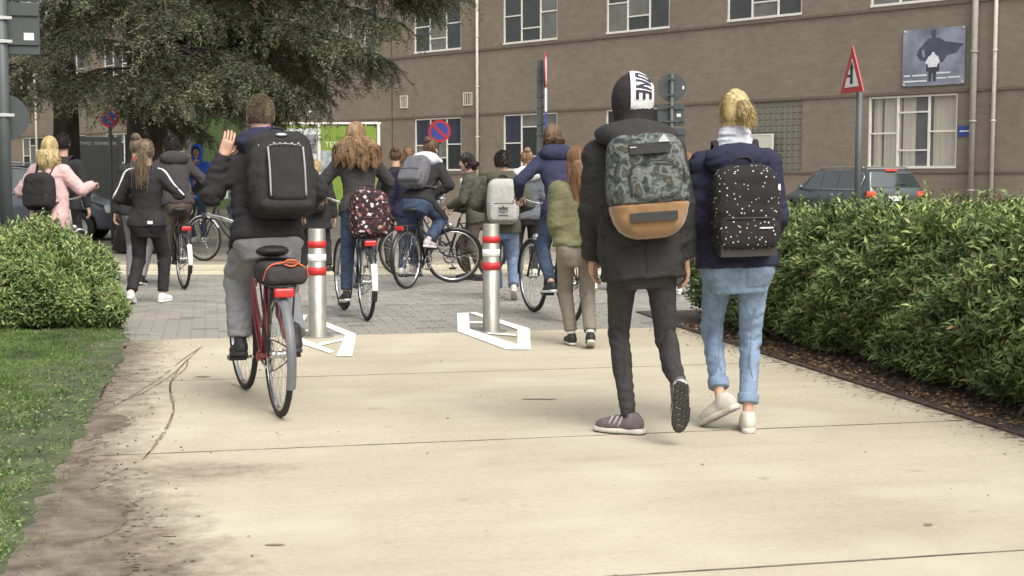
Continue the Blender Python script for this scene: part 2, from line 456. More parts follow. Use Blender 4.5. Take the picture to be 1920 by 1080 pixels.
for i, (a, q, _, _) in enumerate(pv):
    dz = RS.uniform(-0.0025, 0.001)
    if i < 300:
        o = bpy.data.objects.new('paver', tme2 if RS.rand() < 0.06 else tme); link(o, square)
        o.matrix_local = Matrix.Translation(Vector(pp(a, q, dz))) @ Matrix.Rotation(rzp, 4, 'Z') @ Matrix.Rotation(RS.normal(0, 0.003), 4, 'X')
    else:
        V, F = cbox(0.003, L - 0.003, 0.003, Bw - 0.003, -0.034, 0, 0.004)
        rest.add(V @ R3.T + pp(a, q, dz), F[1:2] if False else F[1:], 1 if RS.rand() < 0.06 else 0)
rest.build('paver_field', [M_pav, M_pav2], square, smooth=False, kind='stuff')
flat('soil_strip', [pp(-3, -1.6), pp(-3, QL), pp(11.27, QL), pp(11.27, -0.8), pp(11.27, -1.4)], -0.012, M_soil, 0.1)
# lawn surface
lawn_poly = [G(-700, 1075), G(20, 1078), G(95, 905), G(165, 808), G(182, 760), G(236, 655), G(240, 620), G(-900, 628), (-9, 4.2, 0)]
_lp = [lawn_poly[0]]
for _a, _b in zip(lawn_poly[1:6], lawn_poly[2:7]):
    for _u in np.linspace(0, 1, 14, endpoint=False): _lp.append(_a + (_b - _a) * _u + np.array([RS.normal(0, .022) - .01, 0, 0]))
lawn_poly = _lp + lawn_poly[6:]
flat('lawn', [(p[0], p[1]) for p in lawn_poly], 0.004, M_lawn, 0.12)
flat('lawn_verge', [(-9, -3), (-1.75, -3), (-1.62, 4.2), (-9, 4.2)], 0.002, M_lawn, 0.12)
flat('hedge_bed', [(-12, 11.05), (-3.28, 11.05), (-3.75, 12.9), (-4.6, 14.4), (-12, 14.4)], 0.0, M_soil, 0.1)
# bed of bark and soil below the right hedge
flat('planting_bed', [pp(-3, QR + .004), pp(11.27, QR + .004), pp(12.6, QR + .05), pp(12.6, QR + 5.5), pp(-3, QR + 5.5)][::-1], 0.012, M_soil, 0.12)
# street bands
flat('street', [(-60, 19.0), (60, 19.0), (60, 30), (-60, 30)], -0.02, M_road, 0.03)
flat('crossing_band', [(-14, 18.2), (12, 18.2), (12, 19.0), (-14, 19.0)], -0.004, M_road, 0.05)
M_kerb = mat('kerb_stone', (0.52, 0.47, 0.33), var=0.1, scale=6, rough=0.8)
M_kerb2 = mat('kerb_stone_grey', (0.31, 0.28, 0.21), var=0.1, scale=6, rough=0.8)
kr = bpy.data.objects.new('kerb', None); link(kr); kr['kind'] = 'structure'; kr.location = (0, 18.2, 0)
for (y0, y1, m_, z) in ((18.35, 18.66, M_kerb, 0.010), (18.78, 18.96, M_kerb, 0.010), (19.12, 19.30, M_kerb2, 0.004), (19.36, 19.55, M_kerb, 0.006), (19.75, 20.25, M_kerb, 0.012), (20.32, 21.3, M_kerb2, 0.004)):
    mb = MB(); mb.addm(cbox(0.003, 0.997, 0, y1 - y0, -0.08, 0, 0.005)); me = mb.mesh('kerb_stone', m_, False)
    for k in range(-9, 7):
        o = bpy.data.objects.new('kerb_stone', me); link(o, kr); o.location = (k * 1.0 + (0.4 if y0 > 19 else 0), y0 - 18.2, z + RS.uniform(-.002, .002))
flat('pavement', [(-60, 24.2), (30, 24.2), (30, 80), (-60, 120)], 0.06, mat('pavement_surface', (0.215, 0.185, 0.145), var=0.15, scale=2, rough=0.9), 0.12)
# painted shapes round the bollards
def paint(name, polys, label):
    mb = MB()
    for j, pl in enumerate(polys): mb.addm(sheet([G(x, y, 0.0045 + 0.0006 * j) for x, y in pl]))
    return mb.build(name, M_white, smooth=False, label=label, cat='road marking')
paint('road_marking', [[(858, 622), (857, 587), (879, 586), (881, 617)], [(879, 586), (892, 585), (994, 616), (972, 618)], [(970, 617), (994, 617), (995, 655), (970, 655)],
                       [(858, 621), (880, 616), (972, 646), (970, 655), (950, 655)], [(881, 602), (905, 603), (905, 606), (881, 606)], [(912, 623), (968, 626), (968, 630), (916, 626)]],
      'white painted outline on the ground round the bollard in the middle of the picture')
paint('road_marking', [[(557, 620), (558, 591), (577, 590), (571, 600), (562, 617)], [(612, 604), (668, 626), (650, 629), (612, 613)], [(648, 626), (668, 626), (660, 667), (631, 667)],
                       [(558, 634), (566, 634), (626, 658), (619, 662), (558, 642)], [(596, 643), (644, 634), (644, 638), (600, 648)], [(559, 619), (578, 618), (578, 621), (559, 623)]],
      'white painted outline on the ground round the bollard beside the grey trousered cyclist')
# tyre marks, leaves, crumbs
M_mark = mat('tyre_mud', (0.22, 0.17, 0.12), var=0.3, scale=20, rough=0.95)
mb = MB()
for pts, w in (([(378, 650), (345, 672), (300, 708), (250, 740), (212, 762)], 1.7), ([(372, 655), (350, 676), (318, 705), (270, 735), (228, 752)], 1.5),
               ([(352, 672), (348, 690), (322, 715), (320, 745), (325, 765), (312, 800), (272, 858)], 1.9), ([(346, 680), (330, 700), (318, 722), (326, 755), (322, 785), (300, 825), (262, 866)], 1.6)):
    P = path(pts, 10); n = len(P)
    A = np.array([G(x - w / 1.2, y, 0.0035) for x, y in P]); Bb = np.array([G(x + w / 1.2, y, 0.0035) for x, y in P])
    keep = [k for k in range(n - 1) if RS.rand() > 0.12]
    mb.add(np.r_[A, Bb], np.array([[k, n + k, n + k + 1, k + 1] for k in keep]))
for (x, y, w, h) in ((1740, 983, 7, 2), (318, 1004, 12, 1.5), (515, 1021, 15, 1.5), (380, 706, 12, 1.2), (270, 692, 9, 1.2), (1010, 748, 30, .8)):
    n = 14; a = np.arange(n) * 2 * math.pi / n; rr = 1 + .35 * RS.rand(n); mb.add(np.array([G(x + w * math.cos(q) * r, y + h * math.sin(q) * r, .003) for q, r in zip(a, rr)]), np.arange(n)[::-1][None])
mb.build('tyre_tracks', M_mark, smooth=False, kind='stuff')
def leaves(P, D, N, L, Wd, bend=0.15):
    """diamond leaves: P base, D direction, N normal"""
    S = np.cross(D, N); S /= np.linalg.norm(S, axis=1, keepdims=True) + 1e-9
    L = np.asarray(L)[:, None]; Wd = np.asarray(Wd)[:, None]
    m = P + D * L * 0.45 + N * L * bend
    V = np.stack([P, m + S * Wd / 2, P + D * L, m - S * Wd / 2], 1).reshape(-1, 3)
    return V, np.arange(len(V)).reshape(-1, 4)
def rnd_dirs(n, zmin=-1, zmax=1):
    z = RS.uniform(zmin, zmax, n); a = RS.uniform(0, 2 * math.pi, n); r = np.sqrt(np.maximum(0, 1 - z * z))
    return np.c_[r * np.cos(a), r * np.sin(a), z]
M_dead = mat('dead_leaves', (0.22, 0.13, 0.06), var=0.5, scale=4, rough=0.8, island=0.5)
n = 2600; aa = RS.uniform(3.5, 11.3, n); qq = QR + 0.03 + np.abs(RS.normal(0, 0.32, n))
P = np.stack([pp(a, q, 0.014 + RS.uniform(0, .02)) for a, q in zip(aa, qq)])
mb = MB(); D = rnd_dirs(n, -0.2, 0.3); N = unit([0, 0, 1]) + rnd_dirs(n) * 0.5
mb.addm(leaves(P, D, N, RS.uniform(.02, .05, n), RS.uniform(.012, .03, n)))
n = 260; aa = RS.uniform(3.5, 11.3, n); qq = QR - np.abs(RS.normal(0, 0.18, n))
P = np.stack([pp(a, q, 0.004) for a, q in zip(aa, qq)]); D = rnd_dirs(n, 0, 0.2)
mb.addm(leaves(P, D, unit([0, 0, 1]) + rnd_dirs(n) * .4, RS.uniform(.01, .03, n), RS.uniform(.008, .018, n)))
n = 60; P = np.c_[RS.uniform(-1.8, 2.2, n), RS.uniform(4.2, 11, n), np.full(n, .003)]
mb.addm(leaves(P, rnd_dirs(n, 0, .1), unit([0, 0, 1]) + rnd_dirs(n) * .3, RS.uniform(.008, .025, n), RS.uniform(.005, .014, n)))
mb.build('leaf_litter', M_dead, kind='stuff')
# bare trodden soil spilling from the lawn onto the slabs
M_trod = mat('trodden_soil', (0.125, 0.098, 0.072), var=0.4, scale=7, rough=0.95, bump=1.0, bscale=70, c2=(0.235, 0.192, 0.145), detail=10)
mb = MB(); aa = np.arange(3.2, 11.2, .035); nz = np.zeros(len(aa))
for f_, am in ((1.3, .09), (3.7, .06), (9, .035), (23, .02), (51, .012)): nz += am * np.sin(aa * f_ + f_ * 3.1 + 1.2 * np.sin(aa * f_ * .7))
wd_ = np.interp(aa, [3.2, 4.6, 5.4, 6.2, 6.9, 8, 9.5, 11.2], [.40, .33, .27, .17, .06, .05, .05, .02]) + nz * .8 + RS.normal(0, .008, len(aa))
A_ = np.array([pp(a, QL - .35, .0028) for a in aa]); B_ = np.array([pp(a, QL + max(w, -.02), .0028) for a, w in zip(aa, wd_)]); n = len(aa)
mb.add(np.r_[A_, B_], np.array([[i, n + i, n + i + 1, i + 1] for i in range(n - 1)]))
for i in range(900):                                   # broken patches at its edge
    k = int(len(aa) * RS.rand() ** 1.5); c = pp(aa[k], QL + wd_[k] + abs(RS.normal(0, .035 + .07 * (aa[k] < 6.3))), .0034 + i * 1e-6); r = RS.uniform(.0015, .0075); m_ = 7; an_ = np.arange(m_) * 2 * math.pi / m_
    mb.add(np.array([c + np.array([math.cos(q) * r * RS.uniform(.5, 1.4) * 1.6, math.sin(q) * r * RS.uniform(.5, 1.3), 0]) for q in an_]), np.arange(m_)[None])
mb.build('trodden_soil', M_trod, smooth=False, kind='stuff')
# crumbs of soil along the left edge
mb = MB(); n = 1500
aa = RS.uniform(4.2, 11.2, n); qq = QL + RS.normal(0.05, 0.22, n)
for i in range(n):
    if i > 420: break
    r = RS.uniform(.0015, .006); V, F = ellips(pp(aa[i], qq[i], 0.002), (r, r * RS.uniform(.6, 1.3), r * .7), 5, 3); mb.add(V, F)
mb.build('soil_crumbs', M_soil, kind='stuff')

# ---------------------------------------------------------------- school building
UX = unit([2460, -2600, 0]); UY = np.array([-UX[1], UX[0], 0]); WO = np.array([11.38, 40.0, 0])
BM = Matrix(((UX[0], UY[0], 0, WO[0]), (UX[1], UY[1], 0, WO[1]), (0, 0, 1, 0), (0, 0, 0, 1)))
def WU(px, py, off=0.0):
    r = ray(px, py); o = WO - UY * off
    t = (o @ UY) / (r @ UY); Pt = r * t + np.array([0, 0, CAMH])
    return (Pt - WO) @ UX, Pt[2]
bld = bpy.data.objects.new('school_building', None); link(bld); bld.matrix_world = BM
tag(bld, 'long two storey brown brick school building with white framed windows', 'building')
def brick_mat():
    m = mat('brown_brick', (0.2, 0.16, 0.12), rough=0.9, spec=0.2); t = m.node_tree; b = t.nodes[m['bsdf']]
    tc = nd(t, 'ShaderNodeTexCoord'); sx = nd(t, 'ShaderNodeSeparateXYZ'); cx = nd(t, 'ShaderNodeCombineXYZ')
    t.links.new(tc.outputs['Object'], sx.inputs[0]); t.links.new(sx.outputs['X'], cx.inputs[0]); t.links.new(sx.outputs['Z'], cx.inputs[1])
    br = nd(t, 'ShaderNodeTexBrick'); t.links.new(cx.outputs[0], br.inputs['Vector'])
    br.inputs['Scale'].default_value = 1.0; br.inputs['Brick Width'].default_value = 0.22; br.inputs['Row Height'].default_value = 0.0666; br.inputs['Mortar Size'].default_value = 0.006
    br.inputs['Color1'].default_value = (0.250, 0.207, 0.158, 1); br.inputs['Color2'].default_value = (0.222, 0.183, 0.139, 1); br.inputs['Mortar'].default_value = (0.24, 0.203, 0.158, 1)
    br.inputs['Bias'].default_value = -0.1
    n = nd(t, 'ShaderNodeTexNoise', Scale=0.5, Detail=6.0); t.links.new(tc.outputs['Object'], n.inputs['Vector'])
    mp = nd(t, 'ShaderNodeMapping'); mp.inputs['Scale'].default_value = (0.8, 1, 1.4); t.links.new(tc.outputs['Object'], mp.inputs[0])
    n2 = nd(t, 'ShaderNodeTexNoise', Scale=3.0, Detail=4.0); t.links.new(mp.outputs[0], n2.inputs['Vector'])
    ad = nd(t, 'ShaderNodeMath', operation='ADD'); t.links.new(n.outputs['Fac'], ad.inputs[0]); t.links.new(n2.outputs['Fac'], ad.inputs[1])
    mr = nd(t, 'ShaderNodeMapRange'); mr.inputs['From Min'].default_value = 0.6; mr.inputs['From Max'].default_value = 1.4; mr.inputs['To Min'].default_value = 0.82; mr.inputs['To Max'].default_value = 1.18
    t.links.new(ad.outputs[0], mr.inputs['Value'])
    sc = nd(t, 'ShaderNodeVectorMath', operation='SCALE'); t.links.new(br.outputs['Color'], sc.inputs[0]); t.links.new(mr.outputs[0], sc.inputs['Scale'])
    t.links.new(sc.outputs[0], b.inputs['Base Color'])
    bp = nd(t, 'ShaderNodeBump', Strength=0.4, Distance=0.01); t.links.new(br.outputs['Fac'], bp.inputs['Height']); bp.invert = True; t.links.new(bp.outputs[0], b.inputs['Normal'])
    return m
M_brick = brick_mat()
M_frame = mat('white_window_frame', (0.80, 0.77, 0.68), var=0.06, rough=0.5)
M_glass = mat('window_glass', (0.045, 0.05, 0.05), var=0.2, rough=0.08, spec=0.8)
M_glassg = mat('window_blind_glass', (0.16, 0.16, 0.14), var=0.2, rough=0.25, spec=0.7, scale=1.5)
M_curt = mat('curtain', (0.50, 0.44, 0.33), var=0.12, rough=0.9, scale=14, stretch=(1, 1, 0.05))
M_bcurt = mat('blue_blind_glass', (0.035, 0.040, 0.065), var=.3, rough=.2, spec=.7, scale=3, stretch=(1, 1, .1))
M_room = mat('room_interior', (0.05, 0.042, 0.035), var=0.3, rough=0.9, scale=1)
M_clear = mat('clear_pane', (0.9, 0.92, 0.92), rough=0.03, alpha=0.16, spec=0.8)
M_dark = mat('dark_metal', (0.05, 0.055, 0.055), rough=0.5)
M_string = mat('string_course', (0.16, 0.125, 0.095), var=0.12, rough=0.9, scale=6)
WW, PW = 2.84, 5.232
ustarts = [-1.34 + PW * k for k in range(-14, 4)]
VG0, VG1, VF0, VF1, EAVE = 1.54, 3.63, 6.22, 8.32, 9.85
U0, U1 = -78.0, 20.0
holes = []
for k, u in enumerate(ustarts):
    holes.append((u, u + WW, VF0, VF1, 'f', k))
gb = (-5.56, -3.66, 1.5, 3.63)
for k, u in enumerate(ustarts):
    if abs(u - (-6.54)) < 0.2: continue
    holes.append((u, u + WW, VG0, VG1, 'g', k))
holes.append((gb[0], gb[1], gb[2], gb[3], 'b', 0))
# wall: columns cut at every hole edge
us = sorted(set([U0, U1] + [h[0] for h in holes] + [h[1] for h in holes] + [-23.7]))
wall = MB()
for a, b in zip(us[:-1], us[1:]):
    cuts = sorted([(h[2], h[3]) for h in holes if h[0] <= a + 1e-6 and h[1] >= b - 1e-6])
    z = -0.05
    for c0, c1 in cuts + [(EAVE, EAVE)]:
        if c0 > z + 1e-6:
            wall.add([[a, 0, z], [b, 0, z], [b, 0, c0], [a, 0, c0]], np.array([[0, 1, 2, 3]]))
        z = c1
for h in holes:
    a, b, c, d = h[:4]; r = 0.16
    wall.add([[a, 0, c], [b, 0, c], [b, 0, d], [a, 0, d], [a, r, c], [b, r, c], [b, r, d], [a, r, d]], np.array([[0, 4, 5, 1], [1, 5, 6, 2], [2, 6, 7, 3], [3, 7, 4, 0]]))
wall.add([[U0, 0, -.05], [U0, 0, EAVE], [U0, 14, EAVE], [U0, 14, -.05], [U1, 0, -.05], [U1, 0, EAVE], [U1, 14, EAVE], [U1, 14, -.05]], np.array([[0, 1, 2, 3], [7, 6, 5, 4], [3, 2, 6, 7]]))
wall.build('wall', M_brick, bld, smooth=False)
mb = MB(); mb.addm(box(U0 - .3, U1 + .3, -0.35, 14.3, EAVE, EAVE + .28)); mb.build('roof', mat('roof_edge', (0.17, 0.115, 0.09), rough=0.8), bld, smooth=False)
for z0, z1, pr in ((3.655, 3.735, 0.035), (6.085, 6.165, 0.045), (1.40, 1.46, 0.03)):
    mb = MB(); mb.addm(box(U0, U1, -pr, 0.02, z0, z1)); mb.build('string_course', M_string, bld, smooth=False)
mb = MB(); mb.addm(box(-23.72, -23.68, -0.012, 0.02, 0, EAVE)); mb.build('expansion_joint', M_dark, bld, smooth=False)
def window(u0, z0, w, h, style, k):
    """style: list of (column, pane fill)"""
    fr = MB(); t = 0.055; y0, y1 = 0.03, 0.10
    c1, c2 = w * 0.335, w * 0.685
    X = [0, c1, c2, w]
    fr.addm(box(u0, u0 + w, y0 - .05, y1, z0, z0 + t * 1.3))                     # bottom rail / sill
    fr.addm(box(u0, u0 + w, y0, y1, z0 + h - t, z0 + h))
    for x in (t / 2, c1, c2, w - t / 2):
        fr.addm(box(u0 + x - t / 2, u0 + x + t / 2, y0 + .002, y1 - .002, z0 + t * 1.3, z0 + h - t))
    rows = [[0.49], [0.25, 0.77], [0.5]]
    for ci in range(3):
        for rr in rows[ci]:
            fr.addm(box(u0 + X[ci] + t / 2, u0 + X[ci + 1] - t / 2, y0 + .006, y1 - .006, z0 + h * rr - t * .4, z0 + h * rr + t * .4))
    f = fr.build('window', M_frame, bld, smooth=False)
    lit = style
    for ci in range(3):
        edges = [0] + rows[ci] + [1]
        for r0, r1 in zip(edges[:-1], edges[1:]):
            a, b = u0 + X[ci] + .01, u0 + X[ci + 1] - .01; c, d = z0 + h * r0 + .01, z0 + h * r1 - .01
            pm = MB(); pm.add([[a, .065, c], [b, .065, c], [b, .065, d], [a, .065, d]], np.array([[0, 1, 2, 3]]))
            mm = M_bcurt if (style == 'g' and r1 == 1 and k > 6 and RS.rand() < .55) else M_clear if style == 'curtain' else (M_glassg if RS.rand() < (0.35 if style == 'g' else 0.5) else M_glass)
            pm.build('pane', mm, f, smooth=False)
    if style == 'curtain':
        rm = MB(); V, F = box(u0 - .4, u0 + w + .4, .16, 2.5, z0 - .3, z0 + h + .2); rm.add(V, F[[1, 0, 3, 4, 5]][:, ::-1]); rm.build('room', M_room, bld, smooth=False)
        for a, b, full in ((.02, .12, 1), (.14, .34, 1), (.36, .50, 1), (.645, .67, 1), (.70, .985, 1)):
            n = max(6, int((b - a) * 60)); xs = np.linspace(a * w, b * w, n); yy = .24 + .025 * np.sin(np.arange(n) * 2.2)
            V = np.r_[np.c_[u0 + xs, yy, np.full(n, z0 + .03)], np.c_[u0 + xs, yy, np.full(n, z0 + h)]]
            cm = MB(); cm.add(V, np.array([[i, i + 1, n + i + 1, n + i] for i in range(n - 1)])); cm.build('curtain', M_curt, f)
for (a, b, c, d, s, k) in holes:
    if s == 'b': continue
    st = 'curtain' if (s == 'g' and abs(a + 1.34) < .2) else s
    window(a, c, b - a, d - c, st, k)
# glass block panel
M_gblock = mat('glass_block', (0.17, 0.17, 0.135), var=0.25, rough=0.2, scale=9, spec=0.8)
M_gj = mat('glass_block_joint', (0.32, 0.29, 0.22), rough=0.9)
gp = MB(); gp.addm(box(gb[0], gb[1], .05, .12, gb[2], gb[3])); gp = gp.build('glass_block_panel', M_gj, bld, smooth=False)
nc, nr = 9, 11; cw, ch = (gb[1] - gb[0]) / nc, (gb[3] - gb[2]) / nr
bm_ = MB(); V, F = cbox(-cw * .39, cw * .39, -ch * .39, ch * .39, 0, .03, .012); V = np.c_[V[:, 0], -V[:, 2], V[:, 1]]; bm_.add(V, F)
gme = bm_.mesh('glass_block', M_gblock, False)
for i in range(nc):
    for j in range(nr):
        o = bpy.data.objects.new('glass_block', gme); link(o, gp); o.location = (gb[0] + (i + .5) * cw, .05, gb[2] + (j + .5) * ch)
M_pipe = mat('drainpipe_paint', (0.62, 0.58, 0.49), var=0.1, rough=0.5)
M_pipeg = mat('drainpipe_grey', (0.36, 0.34, 0.30), var=0.1, rough=0.5)
def pipe(u, r, m_, label, z1=EAVE):
    t = empty('drainpipe', WO + UX * u - UY * (r + .04), 0, label, 'drainpipe'); t.rotation_euler = BM.to_euler()
    mb = MB(); mb.addm(tubes(np.array([[0, 0, .0], [0, 0, z1]]), r, 10)); mb.build('pipe', m_, t)
    for z in np.arange(.9, z1, 1.9):
        mb = MB(); mb.addm(tubes(np.array([[0, 0, z], [0, 0, z + .05]]), r * 1.25, 10)); mb.addm(box(-r * .6, r * .6, 0, r + .04, z, z + .04)); mb.build('bracket', m_, t)
pipe(-18.39, .055, M_pipe, 'thin white drainpipe on the brick wall left of the hooded pupil')
pipe(2.03, .085, M_pipeg, 'thick grey drainpipe beside the small blue wall sign')
pipe(2.62, .055, M_pipe, 'thin white drainpipe nearest the right edge of the photo')
pipe(WU(70, 200)[0], .07, M_pipe, 'white drainpipe on the far wall seen left of the cedar trunk')
def wallthing(name, px0, px1, py0, py1, dep, label, cat):
    a, b = WU(px0, (py0 + py1) / 2)[0], WU(px1, (py0 + py1) / 2)[0]
    m_ = (px0 + px1) / 2; z1, z0 = WU(m_, py0)[1], WU(m_, py1)[1]
    t = empty(name, WO + UX * (a + b) / 2 + UY * 0 + np.array([0, 0, z0]), 0, label, cat); t.rotation_euler = BM.to_euler()
    return t, (b - a), z1 - z0
for (x0, x1, y0, y1, lab) in ((751, 765, 179, 203, 'small white wall vent left of the thin white drainpipe, the lower left one'), (869, 886, 173, 198, 'small white wall vent close beside the thin white drainpipe')):
    t, w, h = wallthing('wall_vent', x0, x1, y0, y1, .03, lab, 'vent')
    mb = MB()
    for q in ((-w / 2, -w / 2 + .05, 0, h), (w / 2 - .05, w / 2, 0, h), (-w / 2 + .05, w / 2 - .05, 0, .05), (-w / 2 + .05, w / 2 - .05, h - .05, h)): mb.addm(box(q[0], q[1], -.03, 0, q[2], q[3]))
    mb.build('frame', M_pipe, t, smooth=False)
    mb = MB(); mb.addm(box(-w / 2 + .05, w / 2 - .05, -.006, 0, .05, h - .05)); mb.build('backing', M_string, t, smooth=False)
    for k in range(3):
        x = -w / 2 + w * (k + 1) / 4; mb = MB(); mb.addm(box(x - .02, x + .02, -.02, -.007, .06, h - .06)); mb.build('slat', M_pipe, t, smooth=False)
t, w, h = wallthing('wall_lamp', 575, 589, 206, 220, .1, 'small round white lamp high on the brick wall above the green banner', 'wall lamp')
mb = MB(); mb.addm(lathe([(.001, -.12), (.11, -.11), (.15, -.06), (.15, 0)], 16, (0, 0, h / 2), 'y')); mb.build('shade', M_pipe, t)
mb = MB(); mb.addm(lathe([(.06, -.02), (.06, 0.0)], 12, (0, 0, h / 2 - .2), 'y')); mb.build('mount', M_pipe, t)
# poster
t, w, h = wallthing('wall_poster', 1695, 1811, 53, 160, .04, 'blue grey poster of a small child casting a large caped shadow, on the brick wall', 'poster')
M_ps = mat('poster_print', (0.17, 0.19, 0.25), var=0.35, rough=0.6, scale=0.9, c2=(0.38, 0.41, 0.50))
mb = MB(); mb.addm(box(-w / 2, w / 2, -.06, -.015, 0, h)); mb.build('panel', M_ps, t, smooth=False)
def flatpoly(pts, y, m_, name, par, sx, sz):
    mb = MB(); mb.addm(prism([((p[0] - .5) * sx, (1 - p[1]) * sz) for p in pts][::-1], y, y + .002, 'y')); return mb.build(name, m_, par, smooth=False)
M_sh = mat('poster_shadow', (0.075, 0.085, 0.12), var=0.3, scale=3); M_pw = mat('poster_white', (0.75, 0.76, 0.78), var=0.1); M_pk = mat('poster_dark', (0.05, 0.055, 0.07))
sil = [(.46, .03), (.53, .03), (.545, .10), (.53, .16), (.60, .18), (.68, .24), (.99, .31), (.93, .36), (.88, .45), (.72, .49), (.66, .60), (.56, .62), (.42, .62), (.36, .57), (.28, .54), (.23, .46), (.25, .37), (.34, .26), (.40, .18), (.47, .16), (.455, .10)]
flatpoly(sil, -.063, M_sh, 'shadow_figure', t, w, h)
flatpoly([(.31, .38), (.35, .36), (.37, .50), (.33, .49)], -.066, M_ps, 'shadow_gap', t, w, h)
flatpoly([(.48, .42), (.52, .42), (.53, .46), (.58, .50), (.61, .60), (.57, .64), (.57, .68), (.42, .68), (.42, .64), (.37, .60), (.42, .50), (.47, .46)], -.066, M_pw, 'child_shirt', t, w, h)
flatpoly([(.39, .56), (.60, .56), (.60, .75), (.55, .76), (.545, .93), (.51, .93), (.505, .78), (.48, .78), (.47, .93), (.43, .93), (.43, .76), (.39, .75)], -.0655, M_pk, 'child_trousers', t, w, h)
flatpoly([(.42, .56), (.57, .56), (.57, .68), (.42, .68)], -.069, M_pw, 'child_back', t, w, h)
for (a, b, c) in ((.02, .13, .80), (.16, .40, .80), (.56, .78, .775), (.02, .40, .90), (.56, .72, .865), (.74, .94, .86)):
    flatpoly([(a, c), (b, c), (b, c + .028), (a, c + .028)], -.066, M_pw, 'text_line', t, w, h)
for (a, b) in ((-w / 2 + .05, .05), (w / 2 - .05, .05), (-w / 2 + .05, h - .05), (w / 2 - .05, h - .05)):
    mb = MB(); mb.addm(lathe([(.035, -.08), (.035, 0)], 8, (a, 0, b), 'y')); mb.build('screw', M_pipe, t)
t, w, h = wallthing('wall_sign', 1797, 1822, 236, 256, .03, 'small blue sign with a white line on the wall right of the curtained window', 'sign')
mb = MB(); mb.addm(box(-w / 2, w / 2, -.03, -.003, 0, h)); mb.build('plate', mat('sign_blue', (0.03, 0.07, 0.28), rough=0.4), t, smooth=False)
mb = MB(); mb.addm(box(-w * .36, w * .36, -.033, -.0305, h * .44, h * .58)); mb.build('lettering', M_pw, t, smooth=False)
# ---------------------------------------------------------------- grass
M_grass = mat('grass_blades', (0.080, 0.150, 0.032), var=0.5, scale=1.3, rough=0.6, island=0.35, c2=(0.150, 0.225, 0.060), spec=0.3)
def in_poly(P, poly):
    x, y = P[:, 0], P[:, 1]; c = np.zeros(len(P), bool); n = len(poly)
    for i in range(n):
        x1, y1 = poly[i][:2]; x2, y2 = poly[i - 1][:2]
        c ^= ((y1 > y) != (y2 > y)) & (x < (x2 - x1) * (y - y1) / (y2 - y1 + 1e-12) + x1)
    return c
n = 210000
P = np.c_[RS.uniform(-5.2, -1.5, n), 4.2 + 7.4 * RS.rand(n) ** 1.0, np.full(n, 0.004)]
jit = P.copy(); jit[:, 0] += RS.normal(0, 0.08, n)
k = in_poly(jit, lawn_poly) & ((P[:, 0] / P[:, 1]) > -0.40)
P = P[k]
# thinner, more worn grass near the border
edge = np.interp(P[:, 1], [4.2, 6.1, 7.2, 11.4], [-1.63, -2.02, -2.55, -3.15])
dd = edge - P[:, 0]
cl = np.sin(P[:, 0] * 9 + 2 * np.sin(P[:, 1] * 5)) + np.sin(P[:, 1] * 11 + 1.5 * np.sin(P[:, 0] * 13))
k = RS.rand(len(P)) < np.clip(0.05 + dd * 2.0 + cl * .25, 0.02, 1)
P = P[k]; n = len(P); cl = cl[k]
D = rnd_dirs(n, 0.35, 1.0); D = D / np.linalg.norm(D, axis=1, keepdims=True)
Lg = RS.uniform(.015, .042, n) * (1 + .35 * cl)
mb = MB(); mb.addm(leaves(P, D, rnd_dirs(n), Lg, RS.uniform(.0025, .005, n), 0.12))
# clover and broad weeds
n = 2400; c0 = [(G(190, 725), .35), (G(150, 760), .4), (G(90, 775), .4), (G(20, 1030), .16), (G(15, 915), .2), (G(120, 800), .3)]
Q = []
for i in range(n):
    c, r = c0[RS.randint(len(c0))]; Q.append(c + np.array([RS.normal(0, r), RS.normal(0, r * 1.6), RS.uniform(.01, .04)]))
Q = np.array(Q); Q = Q[in_poly(Q, lawn_poly)]; n = len(Q)
mb.addm(leaves(Q, rnd_dirs(n, 0.1, .7), unit([0, 0, 1]) + rnd_dirs(n) * .5, RS.uniform(.012, .03, n), RS.uniform(.008, .016, n)), 1)
M_weed = mat('weed_leaves', (0.10, 0.17, 0.035), var=0.3, scale=3, rough=0.5, island=0.35)
mb.build('grass', [M_grass, M_weed], smooth=False, kind='stuff')
mb = MB(); n = 6500
Q = np.c_[RS.uniform(-5, -1.5, n), RS.uniform(4.2, 11.4, n), np.full(n, .006)]
e = np.interp(Q[:, 1], [4.2, 6.1, 7.2, 11.4], [-1.63, -2.02, -2.55, -3.15]); Q = Q[(Q[:, 0] < e + .12) & (Q[:, 0] > e - 0.5)]; n = len(Q)
mb.addm(leaves(Q, rnd_dirs(n, 0, .5), rnd_dirs(n), RS.uniform(.015, .05, n), RS.uniform(.002, .005, n)))
mb.build('dry_grass', mat('dry_straw', (0.22, 0.17, 0.08), var=0.4, island=0.4), smooth=False, kind='stuff')

